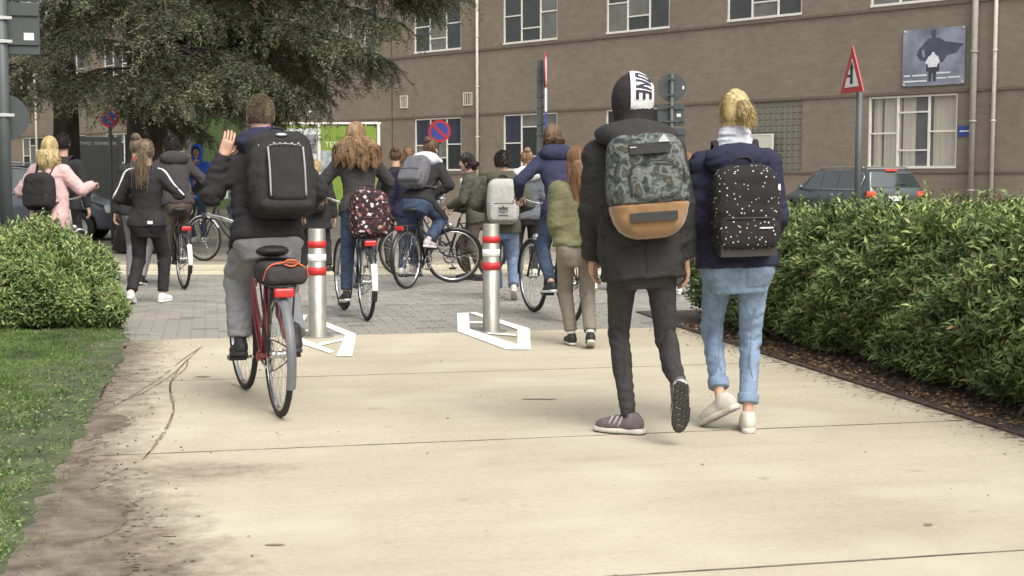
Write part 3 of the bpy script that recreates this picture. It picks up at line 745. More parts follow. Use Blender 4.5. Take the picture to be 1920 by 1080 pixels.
# ---------------------------------------------------------------- hedges
M_leafA = mat('hedge_leaves', (0.120, 0.182, 0.060), var=0.35, scale=1.6, rough=0.5, island=0.45, c2=(0.20, 0.27, 0.09), spec=0.28)
M_leafB = mat('hedge_new_leaves', (0.30, 0.345, 0.12), var=0.3, scale=3, rough=0.5, island=0.35, spec=0.28)
M_stem = mat('hedge_stems', (0.10, 0.07, 0.045), var=0.3)
def hedge(label, surf_pts, surf_dirs, core, nl=11, newfrac=0.18, ln=.055, wd=.02):
    o = empty('hedge', core[0], 0, label, 'hedge')
    c0 = np.array(core[0])
    n = len(surf_pts); S = surf_pts - c0; D = surf_dirs
    D = D + rnd_dirs(n) * 0.38 + np.array([0, 0, .45]); D /= np.linalg.norm(D, axis=1, keepdims=True)
    Ls = RS.uniform(.10, .26, n)
    B = S - D * (Ls * .6)[:, None]
    # stems
    st = MB(); k = RS.rand(n) < 0.3
    curve = np.stack([B[k], B[k] + D[k] * (Ls[k] * .5)[:, None], B[k] + D[k] * Ls[k][:, None]], 1)
    st.addm(tubes(curve, np.array([.003, .0025, .0012]), 3, caps=False))
    # main woody stems
    m = 130; idx = RS.choice(n, m); F = []
    for i in idx:
        top = S[i] * np.array([1, 1, .75]); foot = np.array([top[0] * .96 + RS.normal(0, .1), top[1] + .0, 0.0]); foot += -surf_dirs[i] * np.array([.25, .25, 0])
        F.append(path([foot, (foot + top) / 2 + RS.normal(0, .05, 3), top], 3))
    st.addm(tubes(np.array(F), np.linspace(.014, .004, len(F[0])), 4, caps=False)); st.build('stems', M_stem, o)
    # leaves in alternating pairs
    t = (np.arange(nl) + .5) / nl
    Pl = (B[:, None] + D[:, None] * (Ls[:, None] * (0.15 + 0.95 * t[None]))[:, :, None]).reshape(-1, 3)
    Dn = np.repeat(D, nl, 0); R = rnd_dirs(len(Pl)); side = np.cross(Dn, R); side /= np.linalg.norm(side, axis=1, keepdims=True) + 1e-9
    Dl = Dn * 0.65 + side * RS.uniform(.5, 1.1, len(Pl))[:, None]; Dl /= np.linalg.norm(Dl, axis=1, keepdims=True)
    Nl = Dn + side * -.5 + rnd_dirs(len(Pl)) * .5; Nl /= np.linalg.norm(Nl, axis=1, keepdims=True)
    Ll = ln * RS.uniform(.45, 1.45, len(Pl)); Wl = wd * RS.uniform(.7, 1.2, len(Pl))
    isnew = np.repeat((RS.rand(n) < newfrac * np.clip((surf_pts[:, 2] - .3) * 1.6, .2, 2.2)), nl) & (np.tile(t, n) > .35)
    wth = RS.rand(len(Pl)) < .012; isnew &= ~wth
    for mask, nm, mm in ((wth, 'withered_leaves', M_dead), (~isnew & ~wth, 'foliage', M_leafA), (isnew, 'new_growth', M_leafB)):
        mb = MB(); mb.addm(leaves(Pl[mask], Dl[mask], Nl[mask], Ll[mask], Wl[mask])); mb.build(nm, mm, o, smooth=False)
    mb = MB(); V = np.array(core[1]) - c0; mb.add(V, [np.array(f) for f in core[2]]); mb.build('inner_growth', mat('hedge_inner', (0.07, 0.085, 0.035), var=0.5, scale=22, bump=1, bscale=50), o, smooth=False)  # opaque core box, its dark green standing in for shade inside the hedge
    return o
def bump1(a, q): return 0.05 * np.sin(a * 1.9 + q) + 0.04 * np.sin(a * 4.7 + 2 * q + 1) + .03 * np.sin(a * 9 + 5 * q)
# right hedge in path coordinates: a along, q across
q0 = QR + 0.42; A0, A1, HW = 3.0, 11.75, 4.6
def ht(a): return np.interp(a, [3, 6, 9, 11.75], [1.04, 1.02, .96, 0.88])
pts, dirs = [], []
nf = 10500
for i in range(nf):                                   # path side
    a = A0 + (A1 - A0) * RS.rand(); h = ht(a); z = h * (0.05 + .95 * RS.rand() ** .8)
    bulge = .16 * math.sin(min(1, z / h) * math.pi) + bump1(a, z * 4) - .10 * (z / h) ** 4 - RS.exponential(.07)
    zz = z; pts.append(pp(a, q0 - bulge, zz)); dirs.append([-PQ[0], -PQ[1], .15])
nt2 = 9500
for i in range(nt2):                                  # top
    a = A0 + (A1 - A0) * RS.rand(); q = q0 + HW * RS.rand() ** 1.3; h = ht(a) + bump1(a, q * 2.3) * .8 + .05 * (RS.rand() - .5) - RS.exponential(.05)
    if RS.rand() < .07: h += RS.uniform(.03, .13)
    pts.append(pp(a, q, h)); dirs.append([0, 0, 1])
for i in range(2600):                                 # far end, towards the square
    q = q0 + HW * RS.rand(); z = .95 * (.1 + .9 * RS.rand()); pts.append(pp(A1 + .08 * math.sin(q * 5 + z * 6) - RS.exponential(.06), q, z)); dirs.append([PD[0], PD[1], .2])
ca, cb = q0 + .22, q0 + HW
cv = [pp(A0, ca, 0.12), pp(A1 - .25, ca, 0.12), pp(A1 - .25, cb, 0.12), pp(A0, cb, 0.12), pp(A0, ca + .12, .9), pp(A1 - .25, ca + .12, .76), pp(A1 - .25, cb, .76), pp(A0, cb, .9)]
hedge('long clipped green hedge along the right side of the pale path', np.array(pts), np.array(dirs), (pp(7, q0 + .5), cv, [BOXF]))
# left hedge, rounded, world axes
def lefth(x): return np.interp(x, [-9, -4.1, -3.95, -3.8, -3.6, -3.4], [0.72, 0.71, 0.66, 0.58, .45, .28])
pts, dirs = [], []
for i in range(6500):
    x = -3.30 - 2.9 * RS.rand() ** 1.1; h = lefth(x) + .03 * math.sin(x * 7); z = h * (.06 + .94 * RS.rand())
    y = 11.62 + .10 * math.sin(x * 3.1) + .05 * math.sin(x * 8 + z * 7) - .12 * math.sin(z / h * math.pi) + RS.exponential(.07) + .25 * (z / h) ** 5
    xo = .10 * math.sin(z / h * math.pi)
    pts.append([x + xo * (x > -3.5), y, z]); dirs.append([.1 if x < -3.5 else .6, -1, .2])
for i in range(4200):
    x = -3.38 - 2.9 * RS.rand() ** 1.1; y = 11.75 + 1.9 * RS.rand(); h = lefth(x) + .05 * math.sin(x * 6 + y * 4) + .03 * math.sin(y * 9 + x * 3) - RS.exponential(.04)
    if RS.rand() < .10: h += RS.uniform(.02, .12)
    pts.append([x, y, h]); dirs.append([.2, -.1, 1])
for i in range(3200):
    y = 11.7 + 1.9 * RS.rand(); z = .56 * (.05 + .95 * RS.rand()); pts.append([-3.40 - (z / .56) ** 2 * .30 + .08 * math.sin(y * 6 + z * 5) - RS.exponential(.05), y, z]); dirs.append([1, -.1, .4])
cv = [[-9, 11.9, .05], [-3.75, 11.9, .05], [-4.2, 13.5, .05], [-9, 13.5, .05], [-9, 12.0, .52], [-4.2, 12.0, .50], [-4.7, 13.4, .50], [-9, 13.4, .52]]
pts = np.array(pts); _k = np.clip((pts[:, 0] + 4.6) / 1.5, 0, 1); pts[:, 0] -= .30 * _k * np.clip(pts[:, 1] - 11.6, 0, 3) + .06
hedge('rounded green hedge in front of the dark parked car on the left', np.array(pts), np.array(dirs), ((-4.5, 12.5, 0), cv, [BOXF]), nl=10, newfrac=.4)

# ---------------------------------------------------------------- cedars
M_bark = mat('cedar_bark', (0.04, 0.033, 0.025), var=0.6, scale=5, rough=0.95, bump=1.0, bscale=14, stretch=(1, 1, .25))
M_need = mat('cedar_needles', (0.085, 0.105, 0.052), var=0.3, scale=.9, rough=0.7, island=0.22, c2=(0.175, 0.195, 0.105), spec=0.25)
def cedar(base, H, rt, label, limbs, dens=1.0):
    o = empty('cedar_tree', base, 0, label, 'tree')
    z = np.linspace(0, H, 12); tp = np.c_[.12 * np.sin(z * .5), .1 * np.sin(z * .7 + 1), z]
    mb = MB(); mb.addm(tubes(tp, rt * (1.0 - .8 * z / H) * (1 + .35 * np.exp(-z * 2)), 16)); mb.build('trunk', M_bark, o)
    LB = MB(); Pn, Dn = [], []
    tw = []
    for (z0, az, Lh, dr, rise) in limbs:
        az = math.radians(az); d = np.array([math.sin(az), math.cos(az), 0])
        n = 14; s = np.linspace(0, 1, n)
        C = np.outer(s * Lh, d); C[:, 2] = z0 + rise * np.sin(s * math.pi * .55) - dr * s ** 2.3
        per = np.array([d[1], -d[0], 0]); C += np.outer(np.sin(s * 3 + z0) * .22 * Lh / 5, per)
        LB.addm(tubes(C, np.linspace(.10, .015, n) * (Lh / 5.0), 6, caps=False))
        ns = int(Lh * 11 * dens)
        for j in range(ns):
            t = .12 + .88 * RS.rand() ** .8; p = np.array([np.interp(t, s, C[:, q]) for q in range(3)])
            sd = RS.choice([-1, 1]); L2 = RS.uniform(.35, 1.1) * (1.15 - .5 * t)
            dd = per * sd * RS.uniform(.3, 1) + d * RS.uniform(.2, .9); dd = unit(dd)
            m = 7; u = np.linspace(0, 1, m); C2 = p + np.outer(u * L2, dd); C2[:, 2] += .05 * np.sin(u * 3) - L2 * RS.uniform(.35, .95) * u ** 1.7
            tw.append(C2)
    tw = np.array(tw); LB.addm(tubes(tw, np.linspace(.014, .004, 7), 3, caps=False))
    # hanging twiglets
    nt_ = len(tw); K = 9
    u = RS.uniform(.1, 1, (nt_, K)); i0 = np.minimum((u * 6).astype(int), 5); fr = u * 6 - i0
    a = tw[np.arange(nt_)[:, None], i0]; b = tw[np.arange(nt_)[:, None], i0 + 1]; P = (a + (b - a) * fr[..., None]).reshape(-1, 3)
    dirn = (tw[:, -1] - tw[:, 0]); dirn /= np.linalg.norm(dirn, axis=1, keepdims=True); dirn = np.repeat(dirn, K, 0)
    n = len(P); D = dirn * .6 + rnd_dirs(n, -.6, .5) * .75 + np.array([0, 0, -.35]); D /= np.linalg.norm(D, axis=1, keepdims=True)
    L = RS.uniform(.14, .42, n)
    mid = P + D * (L * .5)[:, None]; end = P + D * L[:, None] + np.array([0, 0, -1]) * (L * .28)[:, None]
    LB.addm(tubes(np.stack([P, mid, end], 1), np.array([.005, .004, .002]), 3, caps=False)); LB.build('branches', M_bark, o)
    S_ = 11; t = (np.arange(S_) + .5) / S_
    Q = np.where(t[None, :, None] < .5, P[:, None] + (mid - P)[:, None] * (t * 2)[None, :, None], mid[:, None] + (end - mid)[:, None] * (t * 2 - 1)[None, :, None]).reshape(-1, 3)
    TD = np.repeat(unit2(end - P), S_, 0)
    mb = MB()
    for r in range(2):
        side = np.cross(TD, rnd_dirs(len(Q))); side /= np.linalg.norm(side, axis=1, keepdims=True) + 1e-9
        DD = side + TD * RS.uniform(.3, .9, len(Q))[:, None]; DD /= np.linalg.norm(DD, axis=1, keepdims=True)
        ln = RS.uniform(.04, .10, len(Q)); mb.addm(leaves(Q, DD, rnd_dirs(len(Q)), ln, ln * .24, .02))
    mb.build('crown', M_need, o, smooth=False)
    return o
def unit2(A): return A / (np.linalg.norm(A, axis=1, keepdims=True) + 1e-9)
limbs = []
rs = np.random.RandomState(5)
for (z0, az, L, dr, ri) in ((3.6, 84, 4.9, 1.0, .5), (4.0, 100, 5.3, .9, .6), (4.3, 74, 5.4, .9, .6), (3.5, 118, 4.3, 1.2, .4), (3.35, 140, 2.9, 1.1, .3), (4.9, 90, 6.0, 1.2, .7), (4.6, 110, 5.7, 1.0, .6),
                            (5.2, 125, 4.7, 1.1, .6), (3.9, 62, 4.4, 1.0, .5), (3.3, 96, 3.3, 1.1, .3), (3.5, 50, 3.6, .9, .4), (4.2, 155, 3.2, 1.2, .5), (4.7, 180, 2.9, 1.2, .5), (3.8, 205, 2.2, 1.1, .4),
                            (4.6, 235, 2.3, 1.0, .5), (4.2, 262, 2.1, .9, .4), (4.8, 280, 2.4, .9, .5), (4.4, 310, 2.2, .9, .4), (3.9, 20, 2.6, .9, .4), (4.5, 350, 2.6, .8, .5), (5.4, 70, 5.6, .9, .6), (5.6, 105, 6.1, 1.1, .7),
                            (3.1, 128, 2.0, .9, .2), (3.0, 80, 2.2, .9, .2), (3.3, 72, 4.0, 1.05, .3), (3.45, 106, 4.6, 1.3, .4), (4.1, 88, 5.0, 1.5, .4), (5.0, 82, 5.2, 1.0, .5), (4.45, 96, 6.3, .9, .5), (5.3, 98, 6.7, 1.2, .5),(4.9, 108, 6.6, 1.0, .5)):
    limbs.append((z0, az, L, dr, ri))
def fixlimb(l):
    z0, az, L, dr, ri = l; r = L * math.sin(math.radians(az))
    if r > 2.5:
        mt_ = float(np.interp(r, [2.5, 3.5, 4.3, 4.75, 5.5, 6.5], [2.9, 3.25, 3.65, 4.2, 5.0, 5.8])); z0 = max(z0, mt_ + .35); dr = min(dr, z0 + ri - mt_)
    return (z0, az, L, dr, ri)
limbs = [fixlimb(l) for l in limbs]
for (z0, az, L, dr, ri) in ((3.1, 150, 2.6, .7, .15), (3.0, 112, 3.0, .5, .15), (2.9, 92, 2.5, .5, .15), (3.0, 170, 2.0, .5, .1), (3.1, 220, 1.6, .5, .1), (3.4, 133, 3.6, .9, .2)): limbs.append((z0, az, L, dr, ri))
for k in range(12): limbs.append((5.8 + k * .42, (k * 137) % 360, 4.6 - k * .22, .8, .6))
cedar((*col(268, 24)[:2], 0), 11.5, .40, 'big dark cedar with drooping branches in front of the school', limbs)
limbs2 = [(3.0 + k * .28, (k * 131 + 60) % 360, 2.3 + .5 * math.sin(k * 2), .8, .3) for k in range(14)]
limbs2 += [(2.9, 95, 2.6, .9, .2), (3.1, 120, 2.4, .9, .2), (2.9, 250, 1.8, .9, .2)]
cedar((*col(118, 27)[:2], 0), 9.0, .30, 'slimmer cedar at the left behind the pink jacketed cyclist', limbs2, .8)
# ---------------------------------------------------------------- bollards
M_steel = mat('brushed_steel', (0.33, 0.31, 0.265), rough=0.42, metal=0.7, var=0.22, scale=14, stretch=(1, 1, .35), bump=.15, bscale=60)
M_redband = mat('red_reflective', (0.48, 0.02, 0.02), rough=0.45, var=0.08)
M_whiteband = mat('white_reflective', (0.80, 0.82, 0.78), rough=0.4, var=0.05)
M_grey = mat('sign_grey', (0.055, 0.065, 0.063), rough=0.55, var=0.08)
M_greyp = mat('pole_grey', (0.07, 0.08, 0.078), rough=0.5, var=0.08)
M_alu = mat('aluminium_clamp', (0.55, 0.55, 0.52), rough=0.35, metal=0.6)
M_redsign = mat('sign_red', (0.45, 0.025, 0.03), rough=0.4, var=.06); M_bluesign = mat('sign_face_blue', (0.035, 0.06, 0.30), rough=0.4, var=.06)
M_wsign = mat('sign_white', (0.78, 0.78, 0.75), rough=0.4, var=.04); M_black = mat('sign_black', (0.02, 0.02, 0.02), rough=0.5)
def bollard(px, py, top, label):
    g = G(px, py); t = empty('bollard', g, 0, label, 'bollard', 'steel bollards at the end of the path')
    h = CAMH - (top - 333) / (FPX / g[1]) ; r = .070
    mb = MB(); mb.addm(lathe([(r + .03, 0), (r + .03, .006), (r, .008), (r, h - .012), (r - .004, h - .004), (r - .012, h), (.001, h + .001)], 40)); mb.build('post', M_steel, t)
    for f0, f1, m_, nm in ((.115, .175, M_redband, 'red_band'), (.235, .300, M_whiteband, 'white_band'), (.355, .425, M_redband, 'red_band')):
        mb = MB(); mb.addm(lathe([(r, h * (1 - f1)), (r + .0035, h * (1 - f1)), (r + .0035, h * (1 - f0)), (r, h * (1 - f0))], 40)); mb.build(nm, m_, t)
    mb = MB(); mb.addm(lathe([(r + .06, .0015), (r + .06, .004), (r + .03, .005)], 24)); mb.build('base_ring', mat('mortar_ring', (.2, .19, .16)), t)
bollard(596, 631, 428, 'steel bollard with red and white bands, just right of the grey trousered cyclist')
bollard(921, 621, 419, 'steel bollard with red and white bands in the middle, right one of two')
# ---------------------------------------------------------------- signs
def disc(r, y0, y1, z, n=28): return lathe([(.001, y0), (r, y0), (r, y1), (.001, y1)], n, (0, 0, z), 'y')
def pole(t, r, h):
    mb = MB(); mb.addm(tubes(np.array([[0, 0, 0], [0, 0, h]]), r, 12)); mb.build('pole', M_greyp, t)
def clamps(t, zs, r, w=.12, cm=None):
    for z in zs:
        mb = MB(); mb.addm(box(-w, w, -.012 - r, -r, z - .014, z + .014)); mb.addm(tubes(np.array([[0, 0, z - .018], [0, 0, z + .018]]), r * 1.15, 12)); mb.build('clamp', cm or M_alu, t, smooth=False)
def noparking(px, py, Y, d_px, label):
    c = PY(px, py, Y); r = d_px / 2 / (FPX / Y)
    t = empty('no_parking_sign', (c[0], c[1], 0), math.atan2(-c[0], c[1]) * .5, label, 'road sign', 'round no parking signs')
    pole(t, .03, c[2] + r * .8)
    mb = MB(); mb.addm(disc(r, -.05, -.035, c[2])); mb.build('plate', M_redsign, t, smooth=False)
    mb = MB(); mb.addm(disc(r * .76, -.054, -.050, c[2])); mb.build('face', M_bluesign, t, smooth=False)
    mb = MB(); a = r * .13
    mb.addm(xf(box(-a, a, -.058, -.0545, -r * .8, r * .8), np.array(Matrix.Translation((0, 0, c[2])) @ Matrix.Rotation(math.radians(-45), 4, 'Y')))); mb.build('slash', M_redsign, t, smooth=False)
    clamps(t, (c[2] - r * .5, c[2] + r * .5), .03, .06)
noparking(824, 246, 25, 42, 'round blue and red no parking sign above the pupil with a bun')
noparking(206, 221, 25.5, 35, 'round blue and red no parking sign left of the cedar trunk')
# left pole with sign backs
g = col(17, 14); t = empty('sign_post', g, math.radians(14), 'thick grey post with backs of road signs at the left edge', 'sign post')
pole(t, .062, 3.6)
z = lambda py: PY(17, py, 14)[2]
def plateback(t, x0, x1, z0, z1, y, nm='sign_back', ribs=True, stick=None):
    mb = MB(); mb.addm(cbox(x0, x1, z0, z1, 0, .02, .006)); V = np.concatenate(mb.V); V = np.c_[V[:, 0], y + .02 - V[:, 2], V[:, 1]]; mb.V = [V]; p = mb.build(nm, M_grey, t, smooth=False)
    if ribs:
        for zz in (z0 + (z1 - z0) * .22, z0 + (z1 - z0) * .78): m2 = MB(); m2.addm(box(x0 + .01, x1 - .01, y - .022, y - .002, zz - .015, zz + .015)); m2.build('rib', M_grey, p, smooth=False)
    if stick: m2 = MB(); m2.addm(box(stick[0] - stick[2], stick[0] + stick[2], y - .004, y - .0005, stick[1] - stick[2] * .75, stick[1] + stick[2] * .75)); m2.build('sticker', M_wsign, p, smooth=False)
    return p
plateback(t, -.38, .36, z(101), z(2), .075, stick=(.255, z(66), .048)); plateback(t, -.38, .36, z(-1), z(-90), .075)
mb = MB(); mb.addm(disc(.235, .065, .085, z(220))); p = mb.build('round_sign_back', M_grey, t, smooth=False)
clamps(t, (z(216), z(34), z(78)), .062, .11)
# dark round and oblong backs behind the hooded pupil
g = col(1257, 25); t = empty('sign_post', g, math.radians(-4), 'grey post with one round and two oblong sign backs behind the hooded pupil', 'sign post')
z = lambda py: PY(1257, py, 25)[2]
pole(t, .036, z(138)); mb = MB(); mb.addm(disc(.258, .045, .06, z(164))); mb.build('round_sign_back', M_grey, t, smooth=False)
plateback(t, -.25, .23, z(236), z(194), .045, stick=(.13, z(216), .035)); plateback(t, -.20, .25, z(290), z(240), .045, stick=(.14, z(267), .042))
mb = MB(); mb.addm(box(.19, .22, .041, .0445, z(167), z(161))); mb.build('sticker', M_wsign, t, smooth=False)
clamps(t, (z(148), z(178), z(200), z(228)), .036, .12, M_grey)
# edge on sign
g = col(1012, 23); t = empty('sign_post', g, math.radians(86), 'grey post with round red rimmed sign seen edge on, left of the hooded pupil', 'sign post')
z = lambda py: PY(1012, py, 23)[2]
mb = MB(); mb.addm(box(-.06, .06, -.05, .05, 0, z(113))); mb.build('pole', M_greyp, t, smooth=False)
mb = MB(); mb.addm(disc(.305, -.10, -.085, z(132))); mb.build('round_sign', M_redsign, t, smooth=False)
mb = MB(); mb.addm(disc(.23, -.104, -.100, z(132))); mb.build('face', M_wsign, t, smooth=False)
mb = MB(); mb.addm(disc(.295, -.0845, -.07, z(132))); mb.build('sign_back', M_grey, t, smooth=False)
mb = MB(); mb.addm(box(-.2, .2, -.11, -.09, z(210), z(166))); mb.build('plate', M_wsign, t, smooth=False)
mb = MB(); mb.addm(box(-.2, .2, -.11, -.09, z(262), z(212))); mb.build('plate_blue', M_bluesign, t, smooth=False)
for py in (150, 180, 200, 232, 252): mb = MB(); mb.addm(box(-.075, .075, -.089, .056, z(py) - .02, z(py) + .02)); mb.build('clamp', M_greyp, t, smooth=False)
# warning triangle
c = PY(1599, 130, 24); g = col(1606, 24)
t = empty('warning_sign', g, math.radians(-8), 'red bordered triangular warning sign on a grey pole above the right hedge', 'road sign')
pole(t, .058, c[2] - .20)
hw, hh = .43, .40; zc = c[2]
hd = empty('sign_head', (-.07, 0, 0), 0); hd.parent = t; hd.rotation_euler = (0, 0, math.radians(-69))
def tri(s, dz=0): return [(-hw * s, zc - hh * s + dz), (hw * s, zc - hh * s + dz), (0, zc + hh * s + dz)]
mb = MB(); mb.addm(prism(tri(1), -.075, -.055, 'y')); mb.build('plate', M_redsign, hd, smooth=False)
mb = MB(); mb.addm(prism(tri(.60, -.06), -.080, -.0755, 'y')); mb.build('face', M_wsign, hd, smooth=False)
mb = MB(); mb.addm(prism([(-.045, zc - .25), (.045, zc - .25), (.045, zc), (.075, zc), (0, zc + .14), (-.075, zc), (-.045, zc)], -.085, -.0805, 'y')); mb.addm(prism([(-.15, zc - .13), (-.0455, zc - .13), (-.0455, zc - .09), (-.15, zc - .09)], -.085, -.0805, 'y')); mb.build('symbol', M_black, hd, smooth=False)
mb = MB(); mb.addm(box(-.12, .12, -.054, -.03, zc - .3, zc - .27)); mb.addm(box(-.07, .07, -.054, -.03, zc + .02, zc + .05)); mb.build('rail', M_greyp, hd, smooth=False)

# ---------------------------------------------------------------- picket fence, boards, banners
M_wood = mat('weathered_wood', (0.22, 0.205, 0.165), var=0.3, scale=7, rough=0.9, island=0.2, stretch=(1, 1, .15))
FY = 29.2
fx0, fx1 = col(214, FY)[0], col(720, FY)[0]
t = empty('picket_fence', ((fx0 + fx1) / 2, FY, .06), 0, 'low weathered wooden picket fence across the far pavement', 'fence'); ox = (fx0 + fx1) / 2
mb = MB(); V, F = box(-.042, .042, -.012, .012, 0, .0); 
prof = [(-.042, 0), (.042, 0), (.042, .52), (.0, .55), (-.042, .52)]
mb.addm(prism(prof, -.012, .012, 'y')); me = mb.mesh('picket', M_wood, False)
x = fx0
while x < fx1:
    o = bpy.data.objects.new('picket', me); link(o, t); o.location = (x - ox, RS.normal(0, .004), RS.normal(0, .008)); o.rotation_euler = (0, RS.normal(0, .012), RS.normal(0, .05)); x += .098
for zz in (.12, .42):
    mb = MB(); mb.addm(box(fx0 - ox, fx1 - ox, .014, .05, zz, zz + .06)); mb.build('rail', M_wood, t, smooth=False)
mb = MB(); mb.addm(box(-.05, .05, .052, .15, 0, .5)); me = mb.mesh('post', M_wood, False)
for x in np.arange(fx0, fx1 + .1, 1.6): o = bpy.data.objects.new('post', me); link(o, t); o.location = (x - ox, 0, 0)
# green banners in a white frame
M_green = mat('banner_green', (0.22, 0.31, 0.05), rough=0.55, var=0.06); M_bw = mat('banner_white', (0.66, 0.69, 0.64), rough=0.55, var=.05)
M_bphoto = mat('banner_photo', (0.12, 0.12, 0.12), var=.5, scale=5, c2=(0.42, 0.44, 0.45), detail=3)
M_bphoto2 = mat('banner_photo_pale', (0.30, 0.36, 0.38), var=.4, scale=6, c2=(0.55, 0.6, 0.6), detail=3)
M_ltxt = mat('banner_text_pale', (0.72, 0.80, 0.55), rough=.6); M_dtxt = mat('banner_text_dark', (0.10, 0.20, 0.04), rough=.6)
BY = 30.5; X = lambda px: col(px, BY)[0]; Z = lambda py: PY(620, py, BY)[2]
t = empty('banner_stand', (X(620), BY, 0.06), 0, 'white framed double banner, pale photo panel beside lime green panel', 'banner')
ox = X(620)
fr = MB()
for a, b, c, d in ((523, 716, 233, 229), (598, 603, 440, 233), (709, 714, 440, 233), (523, 527, 440, 233)): fr.addm(box(X(a) - ox, X(b) - ox, -.03, .03, Z(c) - .06 if c < 400 else 0, Z(d) - .06))
fr.build('frame', M_frame, t, smooth=False)
def panel(nm, a, b, c, d, m_, y=-.01, th=.008):
    mb = MB(); mb.addm(box(X(a) - ox, X(b) - ox, y, y + th, Z(d) - .06, Z(c) - .06)); return mb.build(nm, m_, t, smooth=False)
p1 = panel('panel', 528, 597, 237, 400, M_bw); panel('green_strip', 528, 597, 235.5, 240, M_green, -.014, .003)
panel('photo', 556, 596, 252, 288, M_bphoto, -.016, .004); panel('photo_strip', 530, 555, 252, 270, M_bphoto2, -.016, .004)
p2 = panel('green_panel', 604, 708, 236, 407, M_green); panel('photo', 604, 640, 282, 330, M_bphoto2, -.016, .004)
def text(body, size, m_, parent, loc, rot=(math.pi / 2, 0, 0), name='lettering', ext=.002, align='LEFT'):
    cu = bpy.data.curves.new(name, 'FONT'); cu.body = body; cu.size = size; cu.extrude = ext; cu.resolution_u = 2; cu.align_x = align
    o = bpy.data.objects.new('tmp', cu); SC.collection.objects.link(o); bpy.context.view_layer.update()
    me = bpy.data.meshes.new_from_object(o.evaluated_get(bpy.context.evaluated_depsgraph_get())); bpy.data.objects.remove(o); me.materials.clear(); me.materials.append(m_); me.name = name
    q = bpy.data.objects.new(name, me); link(q, parent); q.location = loc; q.rotation_euler = rot; return q
text('Fij', .16, M_dtxt, t, (X(611) - ox, -.014, Z(262) - .06)); text('bouwen', .16, M_dtxt, t, (X(611) - ox + .25, -.014, Z(262) - .06));  text('TERREIN', .17, M_ltxt, t, (X(611) - ox, -.014, Z(276) - .06))
for px in (545, 565, 585, 612, 636, 660, 684, 706):
    mb = MB(); mb.addm(box(X(px) - ox - .015, X(px) - ox + .015, -.033, -.012, Z(238) - .06, Z(232) - .06)); mb.build('tie', M_dark, t, smooth=False)
# second green board behind the blue hooded pupil
t = empty('banner_stand', (X(398), 31, 0.06), math.radians(12), 'plain green banner partly hidden by the cedar, behind the blue hooded pupil', 'banner'); ox = X(398)
fr = MB(); fr.addm(box(X(352) - ox, X(356) - ox, -.02, .02, 0, Z(222))); fr.addm(box(X(446) - ox, X(450) - ox, -.02, .02, 0, Z(222))); fr.build('frame', M_greyp, t, smooth=False)
mb = MB(); mb.addm(box(X(356) - ox, X(446) - ox, -.01, 0, .35, Z(222))); mb.build('green_panel', mat('banner_dull_green', (0.06, 0.095, 0.026), var=.12, scale=2), t, smooth=False)
mb = MB(); mb.addm(box(X(390) - ox, X(420) - ox, -.016, -.0105, .75, 1.15)); mb.build('photo', M_bphoto2, t, smooth=False)
# dark board with lettering
BY2 = 31.5; t = empty('notice_board', (*col(188, BY2)[:2], .06), 0, 'dark grey board with pale lettering beyond the left hedge', 'sign board')
z1 = PY(188, 262, BY2)[2]; w = 78 / (FPX / BY2)
mb = MB(); mb.addm(box(-w / 2, w / 2, -.02, .02, .35, z1)); mb.build('panel', mat('board_dark', (0.045, 0.047, 0.043), rough=.5), t, smooth=False)
mb = MB(); mb.addm(box(-w / 2 - .05, -w / 2, -.03, .03, 0, z1 + .03)); mb.addm(box(w / 2, w / 2 + .05, -.03, .03, 0, z1 + .03)); mb.build('post', M_dark, t, smooth=False)
Mbl = mat('board_letters', (.32, .33, .31)); text('TWO', .105, Mbl, t, (-w * .43, -.024, PY(188, 277, BY2)[2])); text('TEWIRLOK', .105, Mbl, t, (-w * .10, -.024, PY(188, 277, BY2)[2]))
mb = MB(); mb.addm(box(.10, .115, -.024, -.021, .4, z1 - .3)); mb.build('panel_joint', M_grey, t, smooth=False)
# white board standing by the glass blocks
t, w, h = wallthing('white_board', 1405, 1462, 252, 322, .1, 'white board leaning at the glass block panel behind the blonde girl', 'board')
t.location = Vector(t.location) - Vector(UY) * .35
mb = MB(); mb.addm(box(-w / 2, w / 2, -.02, .02, 0, h)); mb.build('panel', mat('board_white', (.62, .60, .52), var=.05), t, smooth=False)
fr = MB(); e = .04
for q in ((-w / 2, w / 2, h - e, h), (-w / 2, -w / 2 + e, 0, h - e), (w / 2 - e, w / 2, 0, h - e)): fr.addm(box(q[0], q[1], -.03, -.0205, q[2], q[3]))
fr.build('frame', M_frame, t, smooth=False); mb = MB(); mb.addm(box(-w / 2 + .1, -w / 2 + .16, -.01, .03, -1.5, 0)); mb.addm(box(w / 2 - .16, w / 2 - .1, -.01, .03, -1.5, 0)); mb.build('leg', M_dark, t, smooth=False)

